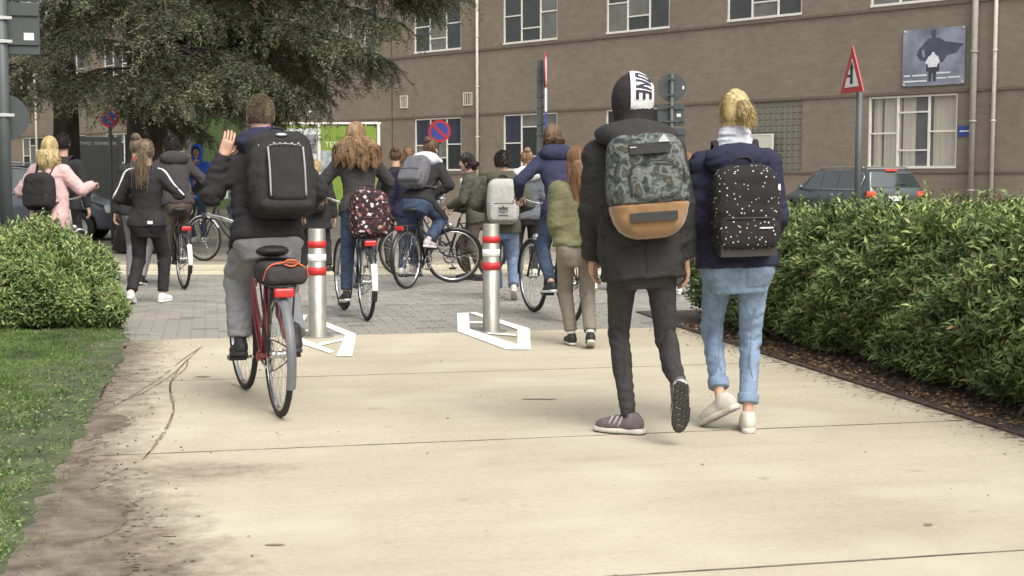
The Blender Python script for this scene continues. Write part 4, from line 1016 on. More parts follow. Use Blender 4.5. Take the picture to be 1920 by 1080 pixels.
# ---------------------------------------------------------------- cars
M_tyre = mat('tyre_rubber', (0.025, 0.025, 0.024), rough=0.85, var=.1); M_rim = mat('alloy_rim', (0.45, 0.45, 0.45), rough=.3, metal=.8)
M_cglass = mat('car_glass', (0.035, 0.045, 0.045), rough=.05, spec=.9, var=.1); M_cglassg = mat('car_glass_green', (0.10, 0.15, 0.13), rough=.08, spec=.9, var=.4, scale=1.5)
M_tail = mat('tail_light', (0.55, 0.03, 0.015), rough=.25, emit=(1, .12, .03, .4)); M_tails = mat('brake_light', (0.4, 0.02, 0.02), rough=.3); M_head = mat('head_light', (0.6, 0.6, 0.58), rough=.1, spec=.9)
def car(label, loc, rz, paint, glass, L=4.5, Wd=1.78, H=1.47, estate=True, lightson=True):
    """local: +y forward"""
    t = empty('parked_car', loc, rz, label, 'car')
    hl, hw = L / 2, Wd / 2
    rl = H
    # side outline of the cabin (y, z)
    if estate: cab = [(-hl + .02, .95), (-hl + .30, rl - .06), (-hl + .55, rl), (.35, rl), (.55, rl - .02), (1.30, .96)]
    else: cab = [(-hl + .35, .95), (-hl + .75, rl - .08), (-hl + 1.1, rl), (.35, rl), (.6, rl - .04), (1.35, .93)]
    def halfplanes(poly, P2):
        d = np.full(len(P2), -9.0); n = len(poly)
        for i in range(n):
            a = np.array(poly[i]); b = np.array(poly[(i + 1) % n]); e = b - a; nn = np.array([-e[1], e[0]]); nn = nn / np.linalg.norm(nn)
            d = np.maximum(d, (P2 - a) @ nn)
        return d
    cabp = cab + [(1.30, .6), (-hl + .02, .6)]
    def f_cab(P):
        d = halfplanes(cabp, P[:, 1:3]); side = (np.abs(P[:, 0]) - (hw - .07 - .17 * np.clip((P[:, 2] - .9) / .55, 0, 1.2)))
        return smax(d, side, .09)
    lows = [(-hl, .30), (-hl, .86), (-hl + .06, .97), (1.15, .99), (hl - .45, .80), (hl - .06, .66), (hl, .52), (hl - .04, .27)]
    def f_low(P):
        d = halfplanes(lows, P[:, 1:3]); taper = hw - .16 * np.clip((np.abs(P[:, 1]) - hl + .75) / .75, 0, 1) ** 2 - .05 * np.clip((P[:, 2] - .75) / .25, 0, 1)
        d = smax(d, np.abs(P[:, 0]) - taper, .10)
        for wy in (-hl + .80, hl - .86):
            w_ = np.sqrt((P[:, 1] - wy) ** 2 + (P[:, 2] - .32) ** 2) - .36; d = np.maximum(d, -np.maximum(w_, .45 - np.abs(P[:, 0]) + hw - .72))
        return d
    f = f_union([f_low, f_cab], .05)
    mb = MB(); mb.addm(surf(f, (-hw, -hl, .2), (hw, hl, H), .036)); body = mb.build('body', paint, t)
    def gp(name, poly, sgn, th=.012):                      # side glass follows the cabin side
        g = MB(); c = np.mean(poly, 0)
        V = []
        for d_ in (0, th):
            for (y, z) in poly:
                x = hw - .07 - .17 * np.clip((z - .9) / .55, 0, 1.2) + d_ - .004; V.append([sgn * x, y, z])
        n = len(poly); F = [np.array([[n + i for i in range(n)]]), np.array([[i, (i + 1) % n, n + (i + 1) % n, n + i] for i in range(n)])]
        g.add(np.array(V), F); return g.build(name, glass, t, smooth=False)
    y0, y1 = cab[0][0], cab[-1][0]
    for s in (-1, 1):
        gp('side_window', [(-hl + .42, 1.0), (-hl + .58, rl - .12), (-.75, rl - .09), (-.75, 1.0)], s)
        gp('side_window', [(-.70, 1.0), (-.70, rl - .09), (.02, rl - .08), (.02, 1.0)], s)
        gp('side_window', [(.08, 1.0), (.08, rl - .08), (.40, rl - .10), (.98, 1.0)], s)
        g = MB(); g.addm(tubes(path([(s * (hw - .04), -hl + .38, .98), (s * (hw - .04), 1.02, .985)], 2), .012, 6)); tr = path([(s * (hw - .07), -hl + .40, 1.0), (s * (hw - .23), -hl + .60, rl - .09), (s * (hw - .24), .35, rl - .075), (s * (hw - .06), 1.02, 1.0)], 6); g.addm(tubes(tr, .013, 6)); g.build('window_trim', M_rim, t)
        g = MB(); g.addm(tubes(path([(s * (hw - .25), -hl + .55, rl + .0), (s * (hw - .26), -hl + .7, rl + .05), (s * (hw - .26), .1, rl + .05), (s * (hw - .25), .3, rl)], 6), .018, 6)); g.build('roof_rail', M_rim, t)
        g = MB(); g.addm(ellips((s * (hw + .09), .72, 1.03), (.10, .06, .07))); g.addm(box(s * hw - .06, s * hw + .06, .70, .74, .97, 1.0)); g.build('mirror', paint, t)
        for wy in (-hl + .80, hl - .86):
            w = MB(); w.addm(lathe([(.20, -.10), (.30, -.10), (.325, -.07), (.325, .07), (.30, .10), (.20, .10), (.20, -.10)], 24, (s * (hw - .12), wy, .325), 'x', False)); wo_ = w.build('wheel', M_tyre, t)
            w = MB(); w.addm(lathe([(.001, s * .075), (.06, s * .085), (.08, s * .06), (.19, s * .085), (.21, s * .09), (.21, s * .04), (.001, s * .03)], 20, (s * (hw - .12), wy, .325), 'x')); w.build('rim', M_rim, wo_)
        g = MB(); g.addm(surf(f_cut(f_off(f, .012), f_box((s * (hw - .13), -hl + .05, .86), (.15, .10, .075), .03)), (s * hw - .35, -hl - .05, .66), (s * hw + .35, -hl + .25, 1.0), .02)); g.build('tail_light', M_tail if lightson else M_tails, t)
        g = MB(); g.addm(surf(f_cut(f_off(f, .010), f_box((s * (hw - .24), hl - .14, .67), (.19, .22, .075), .03)), (s * hw - .5, hl - .45, .55), (s * hw + .3, hl + .05, .8), .02)); g.build('head_light', M_head, t)
    # rear and front glass
    def across(name, pa, pb, wa, wb, m_, off=.012):
        g = MB(); a = np.array(pa); b = np.array(pb); e = b - a; n = np.array([-e[1], e[0]]); n = n / np.linalg.norm(n)
        if name == 'rear_window': n = -n if n[0] > 0 else n
        else: n = n if n[0] > 0 else -n
        V = []
        for k, x in enumerate(np.linspace(-1, 1, 9)):
            cv_ = .03 * (1 - x * x)
            for (q, w_) in ((a, wa), (b, wb)): V.append([x * w_, q[0] + n[0] * off + np.sign(n[0]) * cv_ * 0, q[1] + n[1] * off])
        F = np.array([[2 * k, 2 * k + 2, 2 * k + 3, 2 * k + 1] for k in range(8)]); g.add(np.array(V), F); return g.build(name, m_, t)
    ra, rb = np.array(cab[0]), np.array(cab[1]); across('rear_window', ra + (rb - ra) * .18, ra + (rb - ra) * .88, hw - .18, hw - .30, glass)
    fa, fb = np.array(cab[-1]), np.array(cab[-2]); across('windscreen', fa + (fb - fa) * .10, fa + (fb - fa) * .95, hw - .16, hw - .30, glass)
    g = MB(); g.addm(box(-.16, .16, -hl + .24, -hl + .30, rl - .05, rl - .015)); g.build('brake_light', M_tail if lightson else M_tails, t, smooth=False)
    g = MB(); g.addm(box(-.26, .26, -hl - .022, -hl - .004, .70, .82)); g.build('number_plate', M_wsign, t, smooth=False)
    p_ = ra + (rb - ra) * .3; g = MB(); g.addm(tubes(np.array([[-.02, p_[0] - .03, p_[1]], [.30, p_[0] - .028, p_[1] + .04]]), .012, 5)); g.build('wiper', M_dark, t)
    g = MB(); g.addm(box(-.09, .09, -hl - .018, -hl - .003, .87, .91)); g.build('badge', M_rim, t, smooth=False)
    return t
def smax(a, b, k): return -smin(-a, -b, k)
M_carA = mat('car_paint_slate', (0.085, 0.10, 0.105), rough=.25, metal=.4, var=.04, spec=.7); M_carB = mat('car_paint_dark_blue', (0.085, 0.10, 0.12), rough=.25, metal=.35, var=.04, spec=.7)
c = col(1588, 37.0); car('slate grey estate car parked behind the right hedge, rear lights on', (c[0], c[1], 0), math.radians(19), M_carA, M_cglass, L=4.5, H=1.50)
c = col(38, 27.3); car('dark blue grey car parked beyond the left hedge, nose to the right', (c[0], c[1], 0.0), math.radians(-84), M_carB, M_cglassg, L=4.25, H=1.52, estate=False, lightson=False)
# ---------------------------------------------------------------- bicycles (local frame: +y forward, origin on the ground midway between the hubs)
M_chrome = mat('chrome', (0.55, 0.55, 0.54), rough=.2, metal=.9, var=.05); M_bblk = mat('bike_black', (0.018, 0.018, 0.019), rough=.35, var=.1); M_saddle = mat('saddle', (0.02, 0.019, 0.018), rough=.6, bump=.3)
M_reflr = mat('rear_reflector', (0.50, 0.02, 0.02), rough=.25, spec=.8); M_reflw = mat('white_mudflap', (0.78, 0.78, 0.76), rough=.4)
M_mudg = mat('mudguard_grey', (0.13, 0.135, 0.14), rough=.5)
def bicycle(label, root, yaw, frame_m, guard_m, s=1.0, steer=0.0, crank=20.0, white_tip=False, step=True, basket=False, rack_m=None, gsp=M_chrome):
    t = empty('bicycle', root, yaw, label, 'bicycle')
    RA, FA, BB = v3(0, -.50, .345), v3(0, .57, .345), v3(0, -.06, .285)
    ST, HT, HB = v3(0, -.215, .80), v3(0, .315, .90), v3(0, .375, .70)
    R = .345
    def B(mb, nm, m_, par=t, smooth=True):
        mb.V = [v * s for v in mb.V]; return mb.build(nm, m_, par, smooth)
    def wheel(c, M=None):
        g = MB(); g.addm(lathe([(R - .036, -.012), (R - .02, -.018), (R - .004, -.012), (R, 0), (R - .004, .012), (R - .02, .018), (R - .036, .012), (R - .036, -.012)], 44, c, 'x', False))
        w_ = g; rim = MB(); rim.addm(lathe([(R - .05, -.011), (R - .034, -.0125), (R - .034, .0125), (R - .05, .011), (R - .05, -.011)], 44, c, 'x', False))
        sp = MB(); P = []
        for k in range(28):
            a = 2 * math.pi * k / 28; sd = .024 if k % 2 else -.024; b = a + (.35 if (k // 2) % 2 else -.35)
            P.append([[c[0] + sd, c[1] + .028 * math.cos(b), c[2] + .028 * math.sin(b)], [c[0], c[1] + (R - .045) * math.cos(a), c[2] + (R - .045) * math.sin(a)]])
        sp.addm(tubes(np.array(P), .0013, 3, caps=False)); hub = MB(); hub.addm(lathe([(.012, -.05), (.03, -.03), (.02, -.02), (.02, .02), (.03, .03), (.012, .05)], 12, c, 'x'))
        out = []
        for g_, nm, m_ in ((w_, 'wheel', M_tyre), (rim, 'rim', M_chrome), (sp, 'spokes', M_chrome), (hub, 'hub', M_chrome)):
            if M is not None: g_.V = [v @ np.array(M)[:3, :3].T + np.array(M)[:3, 3] for v in g_.V]
            out.append((g_, nm, m_))
        w0 = B(*out[0]); 
        for o_ in out[1:]: B(o_[0], o_[1], o_[2], w0)
        return w0
    wheel(RA)
    ax = unit(HT - HB); S4 = Matrix.Translation(Vector(HB)) @ Matrix.Rotation(math.radians(steer), 4, Vector(ax)) @ Matrix.Translation(Vector(-HB))
    wheel(FA, S4)
    f = MB(); f.addm(bar(HB - ax * .03, HT + ax * .02, .022, 12))
    if step: f.addm(tubes(path([HB + ax * .03, v3(0, .16, .47), v3(0, .02, .33), BB], 6), .017, 10)); f.addm(tubes(path([HT - ax * .03, v3(0, .17, .60), v3(0, -.02, .46), v3(0, -.125, .50)], 6), .013, 10))
    else: f.addm(bar(HB + ax * .02, BB, .02)); f.addm(bar(HT - ax * .03, ST - v3(0, 0, .06), .017))
    f.addm(bar(BB, ST, .0165)); f.addm(lathe([(.028, -.036), (.028, .036)], 14, BB, 'x'))
    for sd in (-1, 1):
        f.addm(tubes(np.array([BB + v3(sd * .02, -.02, 0), RA + v3(sd * .058, 0, 0)]), .009, 8)); f.addm(tubes(np.array([ST - v3(sd * -.012, 0, .07), RA + v3(sd * .06, .0, .02)]), .008, 8))
    B(f, 'frame', frame_m)
    fk = MB()
    for sd in (-1, 1): fk.addm(tubes(path([HB + v3(sd * .03, .0, -.01), (HB + FA) / 2 + v3(sd * .05, -.004, .02), FA + v3(sd * .055, 0, 0)], 6), .011, 8))
    fk.addm(box(-.045, .045, HB[1] - .02, HB[1] + .02, HB[2] - .04, HB[2] - .01)); fk.V = [v @ np.array(S4)[:3, :3].T + np.array(S4)[:3, 3] for v in fk.V]; B(fk, 'fork', frame_m)
    def rotS(g): g.V = [v @ np.array(S4)[:3, :3].T + np.array(S4)[:3, 3] for v in g.V]; return g
    HS = HT + ax * .14
    h = MB(); h.addm(bar(HT, HS, .013)); h.addm(tubes(path([HS, HS + v3(0, .07, .01)], 2), .013, 8)); c0 = HS + v3(0, .07, .01)
    pts = [c0 + v3(-.30, -.17, .045), c0 + v3(-.27, -.05, .06), c0 + v3(-.17, .02, .04), c0 + v3(-.05, 0, 0), c0 + v3(.05, 0, 0), c0 + v3(.17, .02, .04), c0 + v3(.27, -.05, .06), c0 + v3(.30, -.17, .045)]
    h.addm(tubes(path(pts, 5), .011, 8)); B(rotS(h), 'handlebar', M_chrome)
    for sd in (-1, 1):
        g = MB(); g.addm(tubes(np.array([c0 + v3(sd * .302, -.20, .043), c0 + v3(sd * .285, -.09, .058)]), .016, 10)); B(rotS(g), 'grip', M_bblk)
        g = MB(); g.addm(tubes(path([c0 + v3(sd * .26, -.03, .055), c0 + v3(sd * .30, -.06, .02), c0 + v3(sd * .315, -.15, .01)], 4), .005, 5)); B(rotS(g), 'brake_lever', M_chrome)
    SD = v3(0, -.25, .925)
    g = MB(); g.addm(bar(ST, SD - v3(0, 0, .05), .013)); B(g, 'seat_post', M_chrome)
    sf = f_union([f_ell(SD + v3(0, -.09, -.012), (.098, .10, .036)), f_cone(SD + v3(0, -.05, -.012), SD + v3(0, .13, -.014), .045, .02)], .04)
    g = MB(); g.addm(surf(sf, SD - .2, SD + .2, .012)); B(g, 'saddle', M_saddle)
    def arc(c, r, a0, a1, w_, n=16, M=None, nm='mudguard', m_=guard_m):
        g = MB(); A = np.radians(np.linspace(a0, a1, n)); prof = [(-w_, -.012), (-w_ * .6, 0), (0, .004), (w_ * .6, 0), (w_, -.012)]
        V = np.array([[c[0] + px, c[1] + (r + pr) * math.cos(a), c[2] + (r + pr) * math.sin(a)] for a in A for px, pr in prof]); m = len(prof)
        F = np.array([[i * m + k, i * m + k + 1, (i + 1) * m + k + 1, (i + 1) * m + k] for i in range(n - 1) for k in range(m - 1)]); g.add(V, F)
        if M is not None: g.V = [v @ np.array(M)[:3, :3].T + np.array(M)[:3, 3] for v in g.V]
        return B(g, nm, m_)
    arc(RA, R + .014, 10, 205, .026)
    if white_tip: arc(RA, R + .019, 150, 188, .027, nm='white_tip', m_=M_reflw)
    arc(FA, R + .014, 0, 150, .025, M=S4)
    rk = MB(); z = .735
    for x in (-.07, 0, .07): rk.addm(bar((x, -.22, z), (x, -.66, z), .0055, 6))
    for y in (-.24, -.44, -.65): rk.addm(bar((-.072, y, z - .002), (.072, y, z - .002), .0055, 6))
    for sd in (-1, 1): rk.addm(bar((sd * .07, -.62, z), RA + v3(sd * .062, -.01, 0), .0055, 6)); rk.addm(bar((sd * .07, -.36, z), RA + v3(sd * .062, 0, .02), .0055, 6))
    B(rk, 'luggage_rack', rack_m or M_bblk)
    g = MB(); g.addm(surf(f_box((0, -.675, z - .035), (.055, .016, .026), .012), (-.06, -.7, z - .07), (.06, -.65, z), .006)); B(g, 'rear_light', M_reflr)
    ca = math.radians(crank); out = {}
    g = MB(); g.addm(lathe([(.075, -.002), (.09, -.002), (.09, .002), (.075, .002), (.075, -.002)], 24, BB + v3(.045, 0, 0), 'x', False))
    for k in range(4): a = k * math.pi / 2 + ca; g.addm(bar(BB + v3(.046, 0, 0), BB + v3(.046, .08 * math.cos(a), .08 * math.sin(a)), .006, 5))
    B(g, 'chainring', M_chrome)
    g = MB(); g.addm(tubes(path([BB + v3(.045, .088, .0), BB + v3(.045, .02, .088), RA + v3(.045, 0, .04), RA + v3(.045, -.04, 0), RA + v3(.045, 0, -.04), BB + v3(.045, .0, -.09), BB + v3(.045, .085, -.02)], 5), .005, 5)); B(g, 'chain', M_bblk)
    for sd, nm, a in ((1, 'R', ca), (-1, 'L', ca + math.pi)):
        e = BB + v3(sd * .075, .17 * math.cos(a), .17 * math.sin(a)); g = MB(); g.addm(bar(BB + v3(sd * .06, 0, 0), e, .010, 8)); B(g, 'crank', M_chrome)
        g = MB(); g.addm(cbox(e[0] + (0 if sd > 0 else -.1), e[0] + (.1 if sd > 0 else 0), e[1] - .045, e[1] + .045, e[2] - .012, e[2] + .012, .005)); B(g, 'pedal', M_bblk, smooth=False)
        out[nm] = (e + v3(sd * .05, 0, .014)) * s
    g = MB(); g.addm(bar(BB + v3(-.03, -.08, -.01), BB + v3(-.055, -.36, -.02), .008, 6)); B(g, 'kickstand', M_chrome)
    g = MB(); g.addm(ellips(tuple(HB + v3(0, .09, .02)), (.035, .045, .035))); B(rotS(g), 'head_light', M_chrome)
    if basket:
        g = MB(); P = []
        for zz in (.0, .08, .16, .24):
            x, y = .15 + zz * .12, .11 + zz * .1; c_ = HB + v3(0, .20, .16 + zz); P.append(path([c_ + v3(-x, -y, 0), c_ + v3(x, -y, 0), c_ + v3(x, y, 0), c_ + v3(-x, y, 0), c_ + v3(-x, -y, 0)], 3))
        g.addm(tubes(np.array(P), .004, 4)); c_ = HB + v3(0, .20, .16)
        for k in range(24):
            a = k / 24 * 2 * math.pi; x, y = math.cos(a), math.sin(a); m_ = max(abs(x), abs(y)); x /= m_; y /= m_; g.addm(bar(c_ + v3(.15 * x, .11 * y, 0), c_ + v3(.18 * x, .135 * y, .24), .003, 4))
        B(rotS(g), 'basket', M_bblk)
    tr = lambda p: (np.array(S4)[:3, :3] @ p + np.array(S4)[:3, 3]) * s
    out['gL'] = tr(c0 + v3(-.295, -.14, .065)); out['gR'] = tr(c0 + v3(.295, -.14, .065)); out['saddle'] = SD * s; out['rack'] = v3(0, -.45, z + .008) * s
    out['obj'] = t
    return out
# ---------------------------------------------------------------- people
M_skin = mat('skin', (0.50, 0.30, 0.21), var=.06, scale=20, rough=.55); M_skind = mat('skin_deeper', (0.36, 0.21, 0.14), var=.06, scale=20, rough=.55)
M_lip = mat('lips', (0.42, 0.16, 0.13), rough=.5); M_eye = mat('eye_dark', (0.03, 0.02, 0.015), rough=.2); M_eyew = mat('eye_white', (0.7, 0.68, 0.65), rough=.3)
def ik(a, tgt, l1, l2, pole):
    a = np.array(a, float); tgt = np.array(tgt, float); d = tgt - a; L = np.linalg.norm(d); u = d / L
    L = min(L, .995 * (l1 + l2)); e = a + u * L; x = (l1 * l1 - l2 * l2 + L * L) / (2 * L); h = math.sqrt(max(l1 * l1 - x * x, 0))
    p = np.array(pole, float); p = p - u * (p @ u); p = unit(p); return a + u * x + p * h, e
def creases(f1, pts, amp):
    pts = [np.array(p) for p in pts]
    def f(P):
        d = f1(P); m = np.abs(d) < .03; Q = P[m]; a = np.zeros(len(Q))
        for i, c in enumerate(pts):
            r = Q - c; w = np.exp(-(r ** 2).sum(1) / .0075); a += w * (.45 - np.abs(np.sin(r[:, 2] * 62 + 1.6 * np.sin(r[:, 0] * 26 + i) + 9 * r[:, 0] * (-1) ** i + r[:, 1] * 14)))
        d[m] += amp * a * 1.3; return d
    return f
def seam(fr, f, a, b, dirn, name, m_, r=.0022, n=26, off=.001):
    """stitched seam: points from a to b pushed out along dirn until they leave the garment"""
    a = np.array(a, float); b = np.array(b, float); u = np.linspace(0, 1, n)[:, None]; P = a + (b - a) * u; dn = unit(dirn); t_ = np.zeros(n)
    for _ in range(60):
        d = f(P + dn * t_[:, None]); t_ = np.where(d < -.001, t_ + np.maximum(-d * .8, .002), t_)
    t_ = np.convolve(np.pad(t_, 2, 'edge'), np.ones(5) / 5, 'valid'); P = P + dn * (t_ + off)[:, None]; mb = MB(); mb.addm(tubes(P, r, 5)); return mb.build(name, m_, fr['obj'])
def f_torso(C, U, Fv, R, ts, rx, ry, curve, lo, hi, H, off=0.0, yo=None):
    """stack of ellipses along the spine; curve bows the spine backwards"""
    ts = np.array(ts) * H; rx = np.array(rx) * H + off; ry = np.array(ry) * H + off; yo_ = np.zeros(len(ts)) if yo is None else np.array(yo) * H
    def f(P):
        Q = P - C; t = Q @ U; a = Q @ R; b = Q @ Fv
        X = np.interp(t, ts, rx); Y = np.interp(t, ts, ry); b = b - np.interp(t, ts, yo_) + curve * np.sin(np.clip(t / (.30 * H), 0, 1) * math.pi)
        k0 = np.sqrt((a / X) ** 2 + (b / Y) ** 2); k1 = np.sqrt((a / X ** 2) ** 2 + (b / Y ** 2) ** 2) + 1e-9
        d = k0 * (k0 - 1) / k1
        return smax(d, np.maximum(t - hi * H, lo * H - t), .02)
    return f
TS = [-.09, -.04, .02, .08, .14, .21, .27, .31, .34]
RXm = [.070, .096, .094, .083, .086, .100, .100, .070, .040]; RXf = [.075, .103, .098, .075, .078, .090, .090, .060, .036]
RY = [.052, .068, .064, .055, .058, .066, .060, .046, .036]
def person(label, root, yaw, H=1.68, sex='m', girth=1.0, pelvis=None, lean=0, side=0, hunch=0.0, twist=0, footL=None, footR=None, handL=None, handR=None, poleL=(-.6, -.6, -.5), poleR=(.6, -.6, -.5),
           kneeL=(-.1, 1, 0), kneeR=(.1, 1, 0), head=(0, 0), neckfwd=0, skin=None, top=None, legs=None, shoes=None, hair=None, legk=1.0, vox=.013, grip=0.6, thumbs=True, face=True, group=None, cat='person'):
    """head=(yaw, pitch) relative to the person; foot=(x,y,z,pitch,yaw): ankle and toe direction. Returns frames."""
    skin = skin or M_skin
    t = empty('person', root, yaw, label, cat, group)
    Cp = v3(0, 0, .515 * H) if pelvis is None else np.array(pelvis, float)
    Rt = rotz(math.radians(twist)) @ rotx(-math.radians(lean)) @ roty(math.radians(side))
    R, Fv, U = Rt[:, 0], Rt[:, 1], Rt[:, 2]
    rx = np.array(RXm if sex == 'm' else RXf) * girth; ry = np.array(RY) * girth
    bow = lambda q: -Fv * hunch * math.sin(min(max(q / .30, 0), 1) * math.pi)
    sh = {s: Cp + U * .292 * H + R * s * (.100 if sex == 'm' else .092) * H for s in (-1, 1)}
    hipw = .052 * H
    hp = {s: Cp + R * s * hipw - v3(0, 0, .012 * H) for s in (-1, 1)}
    LT, LS = .245 * H, .235 * H; LA, LF = .168 * H, .150 * H
    nb = Cp + U * .325 * H; nd_ = unit(U * (1 - .5) + v3(0, 0, .5) + Fv * (neckfwd * .02))
    Rh = rotz(math.radians(head[0] + twist)) @ rotx(-math.radians(head[1])); hc = nb + nd_ * .048 * H + Rh @ v3(0, .012 * H, .062 * H)
    footL = footL or (-.06 * H, .0, .055 * H, 0, 8); footR = footR or (.06 * H, .0, .055 * H, 0, -8)
    ft = {-1: footL, 1: footR}; kn, an = {}, {}
    for s, kp in ((-1, kneeL), (1, kneeR)): kn[s], an[s] = ik(hp[s], ft[s][:3], LT, LS, kp)
    hl = handL if handL is not None else sh[-1] + v3(-.07 * H, .02, -.31 * H); hr = handR if handR is not None else sh[1] + v3(.07 * H, .02, -.31 * H)
    el, wr = {}, {}
    for s, hh, pl in ((-1, hl, poleL), (1, hr, poleR)): el[s], wr[s] = ik(sh[s], hh, LA, LF, pl)
    sc = H / 1.7
    # ---- body: one continuous surface
    hr_ = v3(.072, .092, .104) * sc
    def Hh(p): return hc + Rh @ (np.array(p, float) * sc)
    fleg = {}
    fb = [f_torso(Cp, U, Fv, R, TS, rx * .92, ry * .92, hunch, -.09, .335, H)]
    for s in (-1, 1):
        fb.append(f_chain([Cp + U * .28 * H, sh[s], el[s], wr[s]], [.035 * H, .029 * H * girth, .021 * H, .0145 * H], .01))
        q = unit(an[s] - kn[s]); fleg[s] = f_union([f_chain([hp[s] + v3(0, 0, .02), kn[s], an[s]], [.050 * H * girth * (.5 + .5 * legk), .030 * H * legk, .020 * H * legk], .01), f_ell(kn[s] + q * .075 * H - v3(0, .008, 0), v3(.028 * legk, .030 * legk, .065) * H)], .015); fb.append(fleg[s])
    fneck = f_cone(nb - nd_ * .03 * H, Hh((0, -.02, -.06)), .036 * H, .034 * H)
    fhead = f_union([f_ell(hc + Rh @ (v3(0, -.010, .018) * sc), hr_ * v3(1, 1, .94), Rh), f_ell(Hh((0, .028, -.045)), v3(.052, .058, .068) * sc, Rh), f_cone(Hh((0, .080, -.098)), Hh((0, .075, -.09)), .018 * sc, .02 * sc)], .03 * sc)
    fb += [fneck, fhead]
    fall = f_union(fb, .018)
    small = [f_cone(Hh((0, .083, .005)), Hh((0, .107, -.028)), .007 * sc, .013 * sc), f_cone(Hh((-.03, .080, .022)), Hh((.03, .080, .022)), .011 * sc, .011 * sc)]
    for s in (-1, 1): small.append(f_ell(Hh((s * .076, -.010, -.012)), v3(.010, .020, .032) * sc, Rh)); small.append(f_ell(Hh((s * .04, .07, -.03)), v3(.022, .02, .02) * sc, Rh))
    fall2 = f_union([fall] + small, .007)
    # palms
    pal = []; fing = []
    for s in (-1, 1):
        ad = unit(wr[s] - el[s]); hd = ad
        bend = grip if not isinstance(grip, dict) else grip[s]
        nrm = np.cross(ad, v3(s, 0, 0)); nrm = unit(nrm) if np.linalg.norm(nrm) > .2 else v3(0, -1, 0)   # back of the hand
        if nrm[2] < 0 and abs(ad[2]) < .7: nrm = -nrm
        lat = np.cross(nrm, ad)
        if ad[2] < -.7: lat = unit(np.cross(ad, v3(s, 0, 0))); nrm = v3(s, 0, 0); nrm = unit(nrm - ad * (nrm @ ad)); lat = np.cross(nrm, ad)
        if lat @ v3(0, 1, 0) < 0 and ad[2] < -.7: lat = -lat
        elif ad[2] >= -.7 and lat @ v3(-s, 0, 0) < 0: lat = -lat
        Mh = np.c_[lat, ad, nrm]; pc = wr[s] + ad * .045 * sc
        pal.append(f_box(pc, v3(.038, .048, .014) * sc, .012 * sc, Mh))
        for k, (ox, ln) in enumerate(((.029, .068), (.010, .076), (-.010, .071), (-.028, .056))):
            b = wr[s] + ad * .082 * sc + lat * ox * sc; P = [b - ad * .02 * sc, b]; a = 0; seg = ln / 3 * sc; p = b
            for j in range(3):
                a += bend * (.55 + .12 * j); p = p + (ad * math.cos(a) - nrm * math.sin(a)) * seg * (1.15 - .1 * j); P.append(p)
            fing.append((P, .0088 * sc))
        tb = wr[s] + ad * .018 * sc + lat * .028 * sc; d1 = unit(ad * .7 + lat * .75 - nrm * .25)
        fing.append(([tb, tb + d1 * .036 * sc, tb + d1 * .036 * sc + unit(ad * .9 + lat * .15 - nrm * (.3 + bend * .5)) * .032 * sc, tb + d1 * .036 * sc + unit(ad * .9 + lat * .1 - nrm * (.4 + bend * .6)) * .055 * sc], .0105 * sc))
    fall3 = f_union([fall2] + pal, .012)
    allp = [Cp, hc, *sh.values(), *el.values(), *wr.values(), *kn.values(), *an.values()]
    lo, hi = bounds(allp, .17 * sc)
    mb = MB(); mb.addm(surf(fall3, lo, hi, vox))
    for P, r in fing: P = path(P, 3); mb.addm(tubes(P, np.linspace(r, r * .8, len(P)), 7)); mb.addm(ellips(P[-1], (r * .82,) * 3, 6, 5))
    if face:
        for s in (-1, 1): mb.addm(ellips(Hh((s * .031, .082, .006)), v3(.013, .008, .009) * sc, 8, 6, Rh), 2); mb.addm(ellips(Hh((s * .031, .088, .006)), v3(.0065, .005, .007) * sc, 8, 6, Rh), 3); mb.addm(tubes(path([Hh((s * .014, .092, .024)), Hh((s * .032, .091, .030)), Hh((s * .048, .080, .025))], 3), .0035 * sc, 5), 3)
        mb.addm(ellips(Hh((0, .091, -.062)), v3(.024, .009, .0075) * sc, 10, 6, Rh), 1)
    mb.build('body', [skin, M_lip, M_eyew, M_eye], t)
    fr = dict(obj=t, Cp=Cp, U=U, F=Fv, R=R, Rt=Rt, sh=sh, el=el, wr=wr, hp=hp, hc=hc, Rh=Rh, sc=sc, nb=nb, nd=nd_, kn=kn, an=an, H=H, hunch=hunch, ry=ry, Hh=Hh, yaw=yaw, root=np.array(root, float), vox=vox, hr=hr_, ft=ft, rx=rx)
    # ---- trousers
    if legs:
        th = legs.get('th', .010); cuff = legs.get('cuff', 1.0); fl = []
        fl.append(f_torso(Cp, U, Fv, R, TS, rx * legs.get('hipk', 1.0), ry * 1.0, hunch, -.10, .02, H, th + .003))
        for s in (-1, 1):
            cf = kn[s] + (an[s] - kn[s]) * cuff; q = unit(cf - kn[s])
            g = f_union([f_chain([hp[s] + v3(0, 0, .015), kn[s], cf + q * .06], [.053 * H * girth * (.5 + .5 * legk) + th, legs.get('knee', .032) * H * legk + th, legs.get('hemr', .022) * H * legk + th], .02), f_ell(kn[s] + q * .075 * H - v3(0, .006, 0), v3(.026 * legk, .028 * legk, .07) * H + th * .6)], .02)
            g = f_union([g, f_off(fleg[s], .004 + th * .5)], .006)
            g = f_cut(g, lambda P, c=cf, q=q: (P - c) @ q)
            fl.append(g)
            fl.append(f_ell(hp[s] - Fv * .022 * H - U * .006 * H, v3(.050, .050, .055) * H * girth + th))
        f = folds(folds(f_union(fl, .022), legs.get('fold', .0035) * 1.3, len(label), 38, 14), legs.get('fold', .0035) * .7, len(label) + 5, 85, 25)
        f = creases(f, list(kn.values()) + [an[s] * .8 + kn[s] * .2 for s in (-1, 1)], legs.get('crease', .006))
        lo, hi = bounds([Cp, *kn.values(), *an.values()], .13 * sc + .03)
        mb = MB(); mb.addm(surf(f, lo, hi, vox)); tr = mb.build('trousers', legs['m'], t)
        fr['trousers'] = tr; fr['fP'] = f
